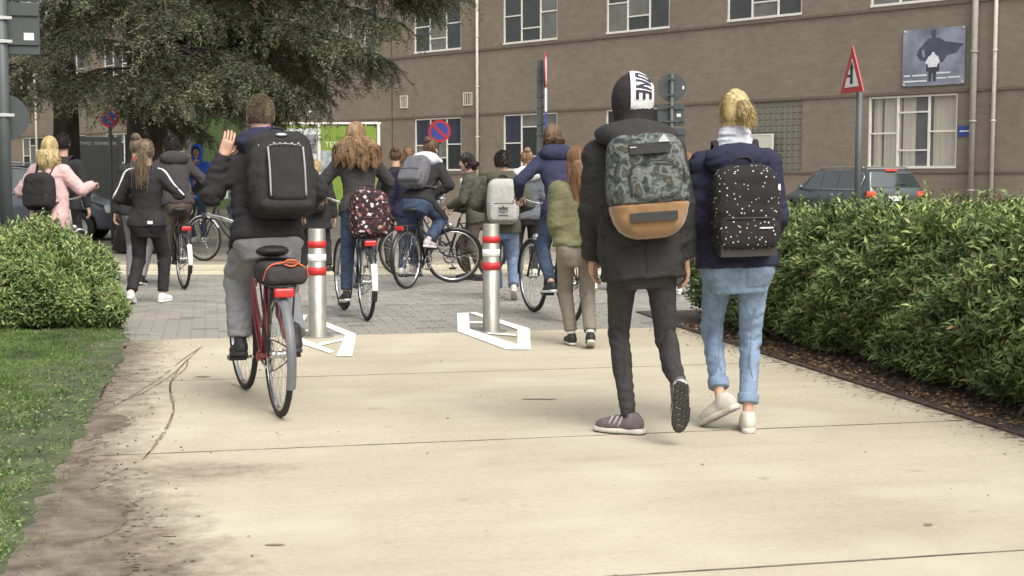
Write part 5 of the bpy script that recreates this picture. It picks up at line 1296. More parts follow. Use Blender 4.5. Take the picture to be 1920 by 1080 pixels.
        if legs.get('turnup'):
            for s in (-1, 1):
                cf = kn[s] + (an[s] - kn[s]) * cuff; q = unit(cf - kn[s]); r = legs.get('hemr', .022) * H + th + .004
                mb = MB(); mb.addm(tubes(np.array([cf - q * .045, cf - q * .04, cf + q * .0, cf + q * .004]), np.array([r * .97, r, r * .98, r * .9]), 18)); mb.build('turn_up', legs['m'], t)
    # ---- shoes
    if shoes:
        for s in (-1, 1):
            x, y, z, pit, yw = ft[s]; a_ = an[s]
            Rf = rotz(math.radians(yw)) @ rotx(math.radians(pit)); A = lambda p: a_ + Rf @ (np.array(p, float) * sc)
            dz = -.055 * 1.7
            up = f_union([f_ell(A((0, -.035, dz + .048)), v3(.036, .048, .050) * sc, Rf), f_ell(A((s * .004, .085, dz + .036)), v3(.043, .085, .036) * sc, Rf), f_cone(A((0, -.012, dz + .05)), A((0, -.015, dz + (.092 if not shoes.get('boot') else .15))), .040 * sc, .036 * sc), f_cone(A((0, .0, dz + .055)), A((0, .07, dz + .045)), .040 * sc, .036 * sc)], .02 * sc)
            up = f_cut(up, lambda P, c=A((0, 0, dz + .018)), n=Rf[:, 2]: -(P - c) @ n)
            if not shoes.get('boot'): up = f_cut(up, lambda P, c=A((0, 0, dz + .105)), n=Rf[:, 2]: (P - c) @ n)
            def foot2d(P, a_=a_, Rf=Rf, s=s):
                Q = (P - a_) @ Rf / sc; yy = Q[:, 1]; w_ = np.interp(yy, [-.085, -.06, 0, .07, .12, .165, .185], [.022, .036, .034, .044, .043, .030, .012]); c = np.interp(yy, [-.08, .05, .17], [0, s * .006, -s * .002])
                d = np.abs(Q[:, 0] - c) - w_; d = smax(d, np.maximum(yy - .185, -.088 - yy), .02); d = smax(d, np.maximum(Q[:, 2] - (dz + .028), dz - Q[:, 2]), .008); return d * sc
            lo, hi = bounds([A((0, -.1, dz)), A((0, .2, dz)), A((0, 0, .03))], .07 * sc); hv = min(vox, .010)
            mb = MB(); mb.addm(surf(up, lo, hi, hv)); so_ = mb.build('shoe', shoes['m'], t)
            mb = MB(); mb.addm(surf(foot2d, lo, hi, hv)); mb.build('sole', shoes.get('sole', shoes['m']), so_)
            if shoes.get('outsole'):
                mb = MB(); mb.addm(surf(lambda P, f=foot2d, c=A((0, 0, dz + .006)), n=Rf[:, 2]: np.maximum(f(P) - .0035, (P - c) @ n), lo, hi, hv)); mb.build('outsole', shoes['outsole'], so_)
            if shoes.get('stripes'):
                for k in range(3):
                    p = [A((s * .038, .045 + .026 * k, dz + .03)), A((s * .040, .030 + .026 * k, dz + .055)), A((s * .026, .018 + .026 * k, dz + .085))]; q_ = [A((-s * .036, .045 + .026 * k, dz + .03)), A((-s * .038, .030 + .026 * k, dz + .055)), A((-s * .026, .018 + .026 * k, dz + .085))]
                    m2 = MB(); m2.addm(tubes(path(p, 3), .005 * sc, 5)); m2.build('stripe', shoes['stripes'], so_); m2 = MB(); m2.addm(tubes(path(q_, 3), .005 * sc, 5)); m2.build('stripe', shoes['stripes'], so_)
            if shoes.get('laces'):
                for k in range(4): m2 = MB(); m2.addm(tubes(np.array([A((-.018, .02 + .02 * k, dz + .092 - .010 * k)), A((.018, .026 + .02 * k, dz + .092 - .010 * k))]), .003 * sc, 4)); m2.build('lace', shoes['laces'], so_)
            if shoes.get('sock'):
                m2 = MB(); q = unit(kn[s] - a_); r_ = .0215 * H; m2.addm(tubes(np.array([a_ - q * .02, a_ + q * .03, a_ + q * shoes.get('sockh', .05)]), np.array([r_, r_, r_ + .001]), 14)); m2.build('sock', shoes['sock'], so_)
    # ---- jacket / top
    if top:
        lth = (legs or {}).get('th', .01)
        th = top.get('th', .022); hem = top.get('hem', .06); fl = top.get('flare', 1.0); sw = top.get('sleeve', 1.0)
        ts = [-hem - .02, -hem, -.04, .02, .08, .14, .21, .27, .31, .335]; base = np.interp(ts, TS, rx); basey = np.interp(ts, TS, ry); base[:3] = rx[1] * np.array([fl, fl, 1.0 + (fl - 1) * .4]); basey[:3] = ry[1] * np.array([fl, fl, 1.0 + (fl - 1) * .4])
        if top.get('boxy'): base[3:6] = np.maximum(base[3:6], base.max() * top['boxy'])
        fT = f_torso(Cp, U, Fv, R, ts, base, basey, hunch, -hem, .322, H, th)
        low_ = [f_chain([hp[s] + v3(0, 0, .015), kn[s]], [.053 * H * girth + lth + .012, (legs or {}).get('knee', .032) * H + lth + .012]) for s in (-1, 1)] + [f_ell(hp[s] - Fv * .022 * H - U * .006 * H, v3(.050, .050, .055) * H * girth + lth + .010) for s in (-1, 1)]
        parts = [fT, f_cut(f_union(low_, .05), lambda P: -hem * H - (P - Cp) @ U)]
        for s in (-1, 1):
            w2 = el[s] + (wr[s] - el[s]) * sw; r = top.get('arm', 1.0)
            g = f_chain([Cp + U * .262 * H + R * s * .04 * H, sh[s] - U * .008 * H, el[s], w2], [.048 * H, (.031 * H + th * .75) * r, (.024 * H + th * .7) * r, (.019 * H + th * .45) * r], .012)
            q = unit(w2 - el[s]); g = f_cut(g, lambda P, c=w2, q=q: np.minimum((P - c) @ q, 1.0) if False else (P - c) @ q - 10 * (np.linalg.norm(P - c, axis=1) > .16)); parts.append(g)
        fJ = f_union(parts, .028)
        if top.get('collar', True): fJ = f_union([fJ, f_sub(f_cut(f_cone(nb - nd_ * .02, nb + nd_ * top.get('ch', .045), .055 * H, top.get('cr', .040) * H), f_plane(nb + nd_ * top.get('ch', .045), nd_)), f_cone(nb - nd_ * .01, nb + nd_ * .1, .035 * H, .036 * H))], .02)
        fJ = folds(folds(fJ, top.get('fold', .006) * 1.5, len(label) * 7 % 97, 30, 12), top.get('fold', .006) * .7, len(label), 75, 30)
        fJ = creases(fJ, list(el.values()) + [wr[s] * .6 + el[s] * .4 for s in (-1, 1)], top.get('crease', .007))
        lo, hi = bounds([Cp - U * (hem * H), nb, *sh.values(), *el.values(), *wr.values()], .16 * sc * max(1, fl) + .02)
        mb = MB(); mb.addm(surf(fJ, lo, hi, vox)); fr['jacket'] = mb.build(top.get('name', 'jacket'), top['m'], t); fr['fJ'] = fJ
        if top.get('hood'):       # hood lying down on the shoulders
            hm = top.get('hood_m', top['m']); k = top['hood']
            ctr = nb - Fv * .045 * H + U * (.005 if not top.get('scarf') else -.014) * H
            g = f_union([f_ell(ctr - Fv * .02 * H - U * .012 * H, v3(.098, .048, .052) * H * k, Rt), f_cone(ctr + R * .075 * H * k + Fv * .03 * H, nb + R * .045 * H + Fv * .055 * H, .024 * H * k, .018 * H), f_cone(ctr - R * .075 * H * k + Fv * .03 * H, nb - R * .045 * H + Fv * .055 * H, .024 * H * k, .018 * H)], .035)
            g = f_sub(g, f_ell(nb + U * .04 * H + Fv * .01, v3(.050, .055, .06) * H, Rt)); g = folds(g, .007, len(label), 60, 25)
            mb = MB(); mb.addm(surf(g, ctr - .25 * sc, ctr + .25 * sc, vox)); mb.build('hood', hm, t)
        if top.get('scarf'):
            g = f_sub(f_cone(nb - nd_ * .018 * H, nb + nd_ * .044 * H, .074 * H, .050 * H), f_cone(nb, nb + nd_ * .1, .028 * H, .03 * H)); g = folds(g, .012, 5, 75, 6)
            mb = MB(); mb.addm(surf(g, nb - .16 * sc, nb + .16 * sc, min(vox, .011))); mb.build('scarf', top['scarf'], t)
        if top.get('stripe'):
            for s in (-1, 1):
                off = unit(R * s + U * .25) ; o1 = .031 * H + th * .75 + .004; P = path([sh[s] + unit(U + R * s * .4) * o1 - R * s * .03 * H, sh[s] + unit(R * s + U * .5 - Fv * .35) * o1, (sh[s] + el[s]) / 2 + unit(R * s - Fv * .6) * (o1 - .006), el[s] + unit(R * s - Fv * .6) * (.024 * H + th * .7 + .003), (el[s] + wr[s]) / 2 + unit(R * s - Fv * .4) * (.021 * H + th * .6 + .002)], 5)
                mb = MB(); mb.addm(tubes(P, .011, 8)); mb.build('sleeve_stripe', top['stripe'], t)
    if hair: make_hair(fr, hair, t)
    return fr
def scalp(fr, th, ph, k=1.06):
    """direction on the skull: th 0 = crown, ph 0 = back, ph 90deg = right"""
    d = np.stack([np.sin(th) * np.sin(ph), -np.sin(th) * np.cos(ph), np.cos(th)], -1)
    c = v3(0, -.010, .018) * fr['sc']; return (d * fr['hr'] * k + c) @ fr['Rh'].T + fr['hc']
def make_hair(fr, hs_, t):
    sc, Rh, hc, Hh = fr['sc'], fr['Rh'], fr['hc'], fr['Hh']; m_ = hs_['m']; st = hs_['style']; k = hs_.get('vol', 1.10); rs = np.random.RandomState(len(st) * 31 + int(fr['root'][1] * 100)); vox = fr['vox']
    cap = f_ell(hc + Rh @ (v3(0, -.010, .018) * sc), fr['hr'] * k, Rh)
    # hairline: remove the face and the neck
    facecut = lambda P: (((P - hc) @ Rh) / sc) @ unit([0, 1, -.55 if st != 'short' else -.62]) - (.044 if st != 'short' else .034)
    low = hs_.get('low', -.075 if st != 'short' else -.055)
    neckcut = lambda P: low - (((P - hc) @ Rh) / sc)[:, 2]
    capf = lambda P: np.maximum(np.maximum(cap(P), facecut(P)), neckcut(P))
    mb = MB(); mb.addm(surf(folds(capf, .0025, 3, 90, 60), hc - .17 * sc, hc + .17 * sc, min(vox, .011)))
    n = hs_.get('n', 420 if vox < .011 else 240); rad = hs_.get('rad', .0026 if vox < .011 else .0045)
    down = v3(0, 0, -1); back = -fr['F']; S = 14; P = []
    if st == 'short':
        n = int(n * 2.6); th = np.arccos(rs.uniform(-.55, 1, n)); ph = rs.uniform(-2.0, 2.0, n); a = scalp(fr, th, ph, k * .99)
        okk = (facecut(a) < .004) & (neckcut(a) < .004); a = a[okk]; d = a - hc; d /= np.linalg.norm(d, axis=1, keepdims=True); tan = np.array([0, 0, -1.0]) + rs.normal(0, .5, (len(a), 3)); tan -= d * (tan * d).sum(1, keepdims=True)
        L = rs.uniform(.012, .028, len(a))[:, None] * hs_.get('len', 1)
        P = np.stack([a, a + d * L * .45 + tan * L * .25, a + d * L * .55 + tan * L * .8], 1); mb.addm(tubes(P, np.array([.0018, .0015, .0007]) * (1 if vox < .011 else 2.2), 3, caps=False))
    elif st in ('pony', 'bun'):
        tie = Hh(hs_.get('tie', (0, -.095, .045)))
        for i in range(n):
            ph = rs.uniform(-math.pi, math.pi); th = rs.uniform(1.2, 2.1) if abs(ph) < 2.1 else rs.uniform(.7, 1.15)
            a = scalp(fr, np.array(th), np.array(ph), k * 1.0)
            if facecut(a[None])[0] > .012: continue
            q = []
            for u in np.linspace(0, 1, S):
                p = a * (1 - u) + tie * u; d = p - hc; kk = 1.0; dl = (d @ Rh - v3(0, -.010, .018) * sc) / (fr['hr'] * k); r = np.linalg.norm(dl); p2 = hc + Rh @ (dl / r * fr['hr'] * (k + .02 + .03 * rs.rand()) + v3(0, -.010, .018) * sc); q.append(p2 * (1 - u ** 6) + tie * u ** 6)
            P.append(q)
        mb.addm(tubes(np.array(P), rad, 3, caps=False))
        if st == 'pony':
            L = hs_.get('len', .28) * sc; Q = []; out = unit(hs_.get('out', (0, -1, .25))); out = Rh @ out; sp = hs_.get('spread', .035)
            for i in range(int(n * .9)):
                o = rs.normal(0, 1, 3) * sp * sc; L2 = L * rs.uniform(.65, 1.05); ph0 = rs.rand() * 6; u = np.linspace(0, 1, S)[:, None]
                c1 = tie + out * .06 * sc; arc_ = tie + out * (.075 * sc * np.sin(np.minimum(u * 2.2, 1.57))) + down * (L2 * u ** 1.35) + o * np.sqrt(u) * (1.15 - .5 * u) + back * (-.02) * u + fr['R'] * hs_.get('sway', 0) * u ** 1.3
                arc_ = arc_ + np.sin(u * hs_.get('wave', 5) + ph0) * hs_.get('wamp', .006) * np.array([1, .5, 0]); Q.append(arc_)
            mb.addm(tubes(np.array(Q), np.linspace(rad * 1.25, rad * .5, S), 3, caps=False))
            mb.addm(surf(f_cone(tie, tie + out * .05 * sc + down * .05 * sc, .022 * sc, .03 * sc), tie - .1, tie + .1, .009))
        else:
            bc = tie + unit(tie - hc) * .028 * sc; mb.addm(surf(folds(f_ell(bc, v3(.042, .036, .038) * sc * hs_.get('bun', 1)), .003, 2, 90, 80), bc - .08, bc + .08, .009)); Q = []
            for i in range(110):
                a = rnd_dirs(1)[0]; b = unit(np.cross(a, rnd_dirs(1)[0])); u = np.linspace(0, 2.6, S)[:, None]; Q.append(bc + (np.cos(u) * a + np.sin(u) * b) * .041 * sc * hs_.get('bun', 1) * rs.uniform(.95, 1.08))
            mb.addm(tubes(np.array(Q), rad, 3, caps=False))
    elif st == 'long':
        L = hs_.get('len', .42) * sc; fl = hs_.get('flare', .05); sh_z = (fr['sh'][1] + fr['sh'][-1])[2] / 2
        for i in range(int(n * 1.5)):
            ph = rs.uniform(-1.9, 1.9); thr = rs.uniform(0.05, 1.45); a_th = [thr + (1.75 - thr) * u for u in np.linspace(0, 1, 6)]
            q = [scalp(fr, np.array(x), np.array(ph), k + hs_.get('puff', .05) * j / 5) for j, x in enumerate(a_th)]
            e = q[-1]; sdir = unit((e - hc) * v3(1, 1, 0)); L2 = L * (rs.uniform(.62, 1.0) + .10 * math.sin(ph * 9 + 1)) * (1 - .12 * abs(math.sin(ph * .8))); ph0 = ph * 7 + rs.normal(0, .45); ctr = hs_.get('shift', 0)
            lean_ = fr['U'] * -1
            for u in np.linspace(0, 1, 9)[1:]:
                drop = down * .55 + lean_ * .45 if hs_.get('follow', True) else down
                p = e + unit(drop) * L2 * u + sdir * (fl * math.sin(u * 1.5) ** 1.25) + back * (.05 * sc * math.sin(u * math.pi)) + fr['R'] * (.010 * math.sin(u * 7 + ph0) * hs_.get('curl', 1) + ctr * u) + back * .008 * math.cos(u * 7 + ph0) * hs_.get('curl', 1)
                q.append(p)
            P.append(q)
        P = np.array(P); mb.addm(tubes(P, np.r_[np.full(6, rad), np.linspace(rad * 1.25, rad * .6, 8)], 3, caps=False))
        # inner mass
        e0 = Hh((0, -.075, -.02)); cc = [e0]; 
        for u in (.35, .7, .92): cc.append(e0 + unit(down * .55 - fr['U'] * .45) * L * u + back * .05 * sc * math.sin(u * math.pi) + fr['R'] * hs_.get('shift', 0) * u)
        w_ = hs_.get('mass', 1.0); g = f_union([f_ell((cc[i] + cc[i + 1]) / 2, v3((.075 + fl * .4 * i) * w_, .035, L * .26) * sc ** 0) for i in range(3)], .03)
        mb.addm(surf(folds(g, .008, 4, 6, 110), np.min(cc, 0) - .14, np.max(cc, 0) + .14, min(vox, .012)))
    o = mb.build('hair', m_, t)
    if st in ('pony',) and hs_.get('band'):
        tie = Hh(hs_.get('tie', (0, -.095, .045))); b = MB(); b.addm(ellips(tie, v3(.02, .02, .02) * sc)); b.build('hair_band', hs_['band'], t)
    return o
def clothes_hair(name, c, c2): return mat(name, c, c2=c2, scale=9, rough=.5, stretch=(3, 3, .5), island=.25, detail=3, spec=.35)
H_blond = clothes_hair('hair_blond', (0.38, 0.275, 0.12), (0.68, 0.53, 0.27)); H_brown = clothes_hair('hair_brown', (0.085, 0.048, 0.026), (0.17, 0.10, 0.055)); H_lbrown = clothes_hair('hair_light_brown', (0.15, 0.088, 0.045), (0.36, 0.225, 0.12))
H_dark = clothes_hair('hair_dark', (0.014, 0.011, 0.010), (0.035, 0.026, 0.022)); H_dblond = clothes_hair('hair_dark_blond', (0.11, 0.078, 0.05), (0.21, 0.155, 0.10)); H_auburn = clothes_hair('hair_auburn', (0.13, 0.06, 0.03), (0.22, 0.12, 0.06))

# ---------------------------------------------------------------- rucksacks
def rucksack(label, fr=None, world=None, w=.32, h=.46, d=.17, m_=None, up=.185, gap=.0, dx=0, style='plain', m2=None, straps=True, cat='backpack', tilt=0, vox=.012, taper=.16, name='backpack', strap_m=None):
    if fr is not None:
        H = fr['H']; back = float(np.interp(up, TS, fr['ry'])) * H + .022 + fr['hunch'] * math.sin(min(up / .3, 1) * math.pi)
        ctr = fr['Cp'] + fr['U'] * up * H - fr['F'] * (back + d / 2 + gap) + fr['R'] * dx; Rl = fr['Rt'] @ rotx(math.radians(tilt))
        ML = Matrix(np.r_[np.c_[Rl, ctr], [[0, 0, 0, 1]]].tolist()); Mw = Matrix.Translation(Vector(fr['root'])) @ Matrix.Rotation(fr['yaw'], 4, 'Z') @ ML
    else: Mw = world
    t = empty(name, (0, 0, 0), 0, label, cat); t.matrix_world = Mw
    m2 = m2 or m_
    tb_ = .34 if style == 'camo' else .10
    def shape(w, h, d, c=(0, 0, 0), tp=taper, rr=.05):
        c = np.array(c, float)
        def f(P):
            Q = P - c; k = 1 - tp * np.clip(Q[:, 2] / (h / 2), 0, 1.2) ** 2 - tb_ * np.clip(-Q[:, 2] / (h / 2), 0, 1.1) ** 2.5
            by = (.5 + .10 * np.cos(np.clip(Q[:, 2] / (h / 2), -1, 1) * 1.5)) * d
            q = np.stack([np.abs(Q[:, 0]) - (w / 2 * k - rr), np.abs(Q[:, 1]) - (by - rr), np.abs(Q[:, 2]) - (h / 2 - rr)], 1)
            return np.linalg.norm(np.maximum(q, 0), axis=1) + np.minimum(q.max(1), 0) - rr
        return f
    rr = min(.075, d * .47); main = folds(folds(shape(w, h, d, rr=rr), .011, len(label), 20, 16), .005, len(label) + 3, 55, 45); bb = (v3(-w / 2, -d / 2 - .06, -h / 2 - .03), v3(w / 2, d / 2 + .03, h / 2 + .05))
    zc = -h * .16
    if style == 'camo':
        mb = MB(); mb.addm(surf(lambda P: np.maximum(main(P), zc - P[:, 2]), *bb, vox)); mb.build('main_pouch', m_, t)
        rnd = main
        mb = MB(); mb.addm(surf(lambda P: np.maximum(rnd(P), P[:, 2] - zc + .001), *bb, vox)); mb.build('suede_base', m2, t)
        mb = MB(); mb.addm(box(-w * .28, w * .30, -d * .60 - .012, -d * .60 + .004, zc - .088, zc - .045)); mb.build('patch', M_saddle, t, smooth=False)
        pk = shape(w * .62, h * .36, .06, (.015, -d / 2 - .008, zc + h * .20), .25, .025); mb = MB(); mb.addm(surf(folds(pk, .003, 4, 30, 30), *bb, vox)); mb.build('front_pocket', m_, t)
        mb = MB(); mb.addm(tubes(path([(-w * .26, -d / 2 - .042, zc + .03), (-w * .25, -d / 2 - .045, zc + h * .3), (-w * .1, -d / 2 - .05, zc + h * .375), (w * .2, -d / 2 - .05, zc + h * .38), (w * .33, -d / 2 - .04, zc + h * .3)], 4), .004, 5)); mb.build('zip', M_saddle, t)
        mb = MB(); mb.addm(xf(box(-.09, .10, -d * .5 - .03, -d * .5 + .02, h * .30, h * .40), Matrix.Identity(4))); mb.build('flap', M_saddle, t, smooth=False)
        mb = MB(); mb.addm(prism([(.045, h * .40), (.10, h * .40), (.073, h * .475)], -d * .5 - .036, -d * .5 - .031, 'y')); mb.build('badge', M_alu, t, smooth=False); mb = MB(); mb.addm(prism([(-.09, h * .36), (-.06, h * .36), (-.06, h * .37), (-.09, h * .37)], -d * .5 - .036, -d * .5 - .031, 'y')); mb.build('flap_tag', M_alu, t, smooth=False)
        mb = MB(); mb.addm(box(.015, .05, -d * .62 - .012, -d * .62 - .005, zc + .032, zc + .037)); mb.build('label', M_pw, t, smooth=False)
        for s in (-1, 1): mb = MB(); mb.addm(tubes(path([(s * w * .36, -d * .42, zc), (s * w * .43, -d * .50, zc + h * .22), (s * w * .34, -d * .52, zc + h * .46)], 5), .009, 6, .4)); mb.build('side_strap', M_alu if False else M_saddle, t)
    else:
        mb = MB(); mb.addm(surf(main, *bb, vox)); mb.build('main_pouch', m_, t)
        ph_ = {'dots': .36, 'trefoil': .42, 'tech': .0}.get(style, .38)
        if ph_:
            pk = shape(w * .86, h * ph_, .07, (0, -d / 2 + .0, -h * .5 + h * ph_ / 2 + .03), .06, .03); mb = MB(); mb.addm(surf(folds(pk, .003, 4, 30, 30), *bb, vox)); mb.build('front_pocket', m2, t)
            z = -h * .5 + h * ph_ + .02; mb = MB(); mb.addm(tubes(path([(-w * .38, -d / 2 - .015, z - .02), (-w * .25, -d / 2 - .040, z), (w * .25, -d / 2 - .040, z), (w * .38, -d / 2 - .015, z - .02)], 4), .004, 5)); mb.build('zip', M_bblk, t)
        if style == 'dots':
            mb = MB(); mb.addm(box(-w * .40, w * .40, -d / 2 - .012, d / 2, -h / 2 - .006, -h / 2 + .055)); mb.build('leather_base', mat('dark_leather', (.035, .028, .022), rough=.7), t, smooth=False)
            mb = MB(); mb.addm(box(w * .16, w * .34, -d / 2 - .048, -d / 2 - .040, -h * .21, -h * .195)); mb.build('label', M_pw, t, smooth=False)
            mb = MB(); mb.addm(box(w * .44, w * .50, -.04, -.0, h * .20, h * .27)); mb.build('tag', M_pw, t, smooth=False)
        if style == 'trefoil':
            g = MB(); y = -d / 2 - .043; z0 = -h * .25
            for a in (-.62, 0, .62):
                L_ = [(.0 + math.sin(a) * r - math.cos(a) * wd, z0 + math.cos(a) * r + math.sin(a) * wd * 1) for r, wd in ((.0, .004), (.028, .022), (.055, .020), (.078, .0))] + [(.0 + math.sin(a) * r + math.cos(a) * wd, z0 + math.cos(a) * r - math.sin(a) * wd) for r, wd in ((.055, .020), (.028, .022), (.0, .004))]
                g.addm(prism(L_[::-1], y - .003 - abs(a) * .002, y, 'y'))
            lg = g.build('logo', mat('logo_dark', (.06, .06, .055)), t, smooth=False)
            for k in range(3): g = MB(); g.addm(box(-.058, .058, y - .0075, y - .0062, z0 + .008 + .010 * k, z0 + .0115 + .010 * k)); g.build('stripe', m_, lg, smooth=False)
            g = MB(); g.addm(box(-.05, .05, y - .003, y, z0 - .028, z0 - .018)); g.build('logo_text', bpy.data.materials['logo_dark'], t, smooth=False)
        if style == 'tech':
            M_pipe2 = mat('grey_piping', (.30, .29, .28), rough=.6)
            pk = shape(w * .56, h * .66, .08, (.01, -d / 2 - .01, -h * .06), .05, .03); mb = MB(); mb.addm(surf(folds(pk, .003, 4, 30, 30), *bb, vox)); mb.build('front_pocket', m2, t)
            for x, z1 in ((-w * .24, h * .24), (w * .28, h * .24)): mb = MB(); mb.addm(tubes(path([(x, -d / 2 - .052, z1), (x, -d / 2 - .062, 0), (x, -d / 2 - .046, -h * .33)], 5), .0055, 6)); mb.build('piping', M_pipe2, t)
            mb = MB(); mb.addm(tubes(path([(-w * .22, -d / 2 - .046, h * .262), (0, -d / 2 - .055, h * .275), (w * .26, -d / 2 - .046, h * .262)], 5), .003, 6)); mb.build('piping', M_pipe2, t)
            mb = MB(); mb.addm(tubes(path([(-w * .34, -d * .52, h * .05), (-w * .35, -d * .52, h * .30)], 3), .003, 6)); mb.build('zip', M_pipe2, t)
            mb = MB(); mb.addm(surf(shape(w * .80, h * .16, .10, (0, -d / 2 + .01, -h * .42), 0, .04), *bb, vox)); mb.build('bottom_pocket', m2, t)
            mb = MB(); mb.addm(ellips((.0, -d / 2 - .008, h * .41), (.035, .010, .011))); mb.build('badge', M_chrome, t)
            for x in (-.06, -.03, .0, .035, .07): mb = MB(); mb.addm(box(x, x + .012, -d / 2 - .062, -d / 2 - .052, h * .27, h * .285)); mb.build('stitching', M_pipe2, t, smooth=False)
    mb = MB(); mb.addm(tubes(path([(-.045, d * .1, h / 2 - .015), (-.03, d * .1, h / 2 + .03), (.03, d * .1, h / 2 + .03), (.045, d * .1, h / 2 - .015)], 4), .007, 6)); mb.build('handle', strap_m or m2, t)
    if straps and fr is not None:
        inv = np.linalg.inv(np.array(ML)); H = fr['H']
        for s in (-1, 1):
            sp = fr['sh'][s]; U, F_, R_ = fr['U'], fr['F'], fr['R']; inn = sp - R_ * s * .035 * H
            pts = [ctr + R_ * s * .07 + U * h * .40 + F_ * d * .45, inn - F_ * .045 + U * (.045 * H + .02), inn + F_ * .02 + U * (.045 * H + .022), inn + F_ * (.055 * H + .03) + U * .0, inn + F_ * (.058 * H + .03) - U * .08 * H, sp + F_ * .03 - U * .155 * H + R_ * s * .005, ctr + R_ * s * w * .40 - U * h * .34 + F_ * d * .45]
            P = path(pts, 5) @ inv[:3, :3].T + inv[:3, 3]; mb = MB(); mb.addm(tubes(P, .021, 8, .32)); mb.build('shoulder_strap', strap_m or m2, t)
    return t
# ---------------------------------------------------------------- the crowd
def loc(root, yaw, px, py, Y):
    p = PY(px, py, Y) - np.array(root, float); c, s = math.cos(-yaw), math.sin(-yaw); return v3(p[0] * c - p[1] * s, p[0] * s + p[1] * c, p[2])
def rad(d): return math.radians(d)
C_black = cloth('black_cloth', (0.030, 0.028, 0.029)); C_char = cloth('charcoal_cloth', (0.048, 0.044, 0.044)); C_dgrey = cloth('dark_grey_parka', (0.036, 0.034, 0.033)); C_navy = cloth('navy_cloth', (0.028, 0.028, 0.052))
C_navy2 = cloth('dusk_navy_cloth', (0.034, 0.036, 0.070)); C_grey = cloth('grey_jersey', (0.23, 0.23, 0.235)); C_white = cloth('white_cloth', (0.66, 0.66, 0.66)); C_olive = cloth('olive_cloth', (0.145, 0.142, 0.078)); C_dolive = cloth('dark_olive_cloth', (0.075, 0.075, 0.055))
C_beige = cloth('beige_trousers', (0.19, 0.165, 0.13)); C_pink = cloth('pink_cloth', (0.60, 0.40, 0.38)); C_blue = cloth('bright_blue_cloth', (0.045, 0.13, 0.55)); C_jean = cloth('blue_denim', (0.050, 0.070, 0.115), var=.3); C_jeanl = cloth('light_denim', (0.21, 0.285, 0.39), var=.25)
C_jeanm = cloth('mid_denim', (0.13, 0.175, 0.25), var=.28); C_purple = cloth('violet_lining', (0.075, 0.06, 0.20)); C_brown = cloth('brown_cloth', (0.09, 0.07, 0.055)); C_red = cloth('red_cloth', (0.45, 0.06, 0.05)); C_grey2 = cloth('slate_cloth', (0.12, 0.125, 0.14))
C_hood = cloth('aubergine_hood', (0.035, 0.028, 0.030)); C_scarf = cloth('pale_scarf', (0.55, 0.56, 0.60), var=.2)
S_white = mat('white_leather', (.70, .69, .66), rough=.5, var=.06); S_cream = mat('cream_canvas', (.50, .47, .40), rough=.8, var=.1); S_sole = mat('pale_sole', (.55, .53, .46), rough=.6, var=.08); S_black = mat('black_shoe', (.022, .021, .02), rough=.6); S_plum = mat('plum_grey_knit', (.115, .095, .10), rough=.8, var=.25, scale=40); S_dsole = mat('dark_sole', (.035, .033, .032), rough=.75, bump=.5, bscale=60)
S_grey = mat('pinkish_grey_shoe', (.42, .37, .37), rough=.7)
# patterned fabrics
def dots_mat():
    m = cloth('speckled_black_fabric', (0.028, 0.024, 0.022)); t = m.node_tree; b = t.nodes[m['bsdf']]; tc = nd(t, 'ShaderNodeTexCoord'); v = nd(t, 'ShaderNodeTexVoronoi', Scale=44.0, Randomness=.85); t.links.new(tc.outputs['Object'], v.inputs['Vector'])
    r = nd(t, 'ShaderNodeValToRGB'); r.color_ramp.elements[0].position = .13; r.color_ramp.elements[0].color = (.62, .60, .56, 1); r.color_ramp.elements[1].position = .19; r.color_ramp.elements[1].color = (.026, .023, .022, 1); t.links.new(v.outputs['Distance'], r.inputs[0])
    t.links.new(r.outputs[0], b.inputs['Base Color']); return m
def multi_mat(name, stops, scale, stretch=(1, 1, 1), vor=False, dist=0.6):
    m = cloth(name, (.1, .1, .1)); t = m.node_tree; b = t.nodes[m['bsdf']]; tc = nd(t, 'ShaderNodeTexCoord'); mp = nd(t, 'ShaderNodeMapping'); mp.inputs['Scale'].default_value = stretch; t.links.new(tc.outputs['Object'], mp.inputs[0])
    if vor: n = nd(t, 'ShaderNodeTexVoronoi', Scale=scale); t.links.new(mp.outputs[0], n.inputs['Vector']); s_ = nd(t, 'ShaderNodeSeparateColor'); t.links.new(n.outputs['Color'], s_.inputs[0]); out = s_.outputs[0]
    else: n = nd(t, 'ShaderNodeTexNoise', Scale=scale, Detail=3.0, Distortion=dist); t.links.new(mp.outputs[0], n.inputs['Vector']); out = n.outputs['Fac']
    r = nd(t, 'ShaderNodeValToRGB'); r.color_ramp.interpolation = 'CONSTANT' if vor else 'LINEAR'; e = r.color_ramp.elements
    e[0].position = stops[0][0]; e[0].color = (*stops[0][1], 1); e[1].position = stops[1][0]; e[1].color = (*stops[1][1], 1)
    for p, c in stops[2:]: x = e.new(p); x.color = (*c, 1)
    t.links.new(out, r.inputs[0]); t.links.new(r.outputs[0], b.inputs['Base Color']); return m
F_dots = dots_mat()
F_camo = multi_mat('camouflage_fabric', [(.34, (.03, .036, .036)), (.43, (.08, .092, .088)), (.50, (.18, .19, .175)), (.54, (.10, .112, .10)), (.60, (.04, .048, .045)), (.68, (.11, .09, .06))], 17, (1, 1, 1.2), dist=.5)
F_flor = multi_mat('flowered_fabric', [(0, (.030, .020, .022)), (.42, (.10, .030, .032)), (.60, (.022, .018, .020)), (.74, (.30, .16, .14)), (.82, (.05, .03, .035)), (.93, (.60, .52, .50))], 48, vor=True)
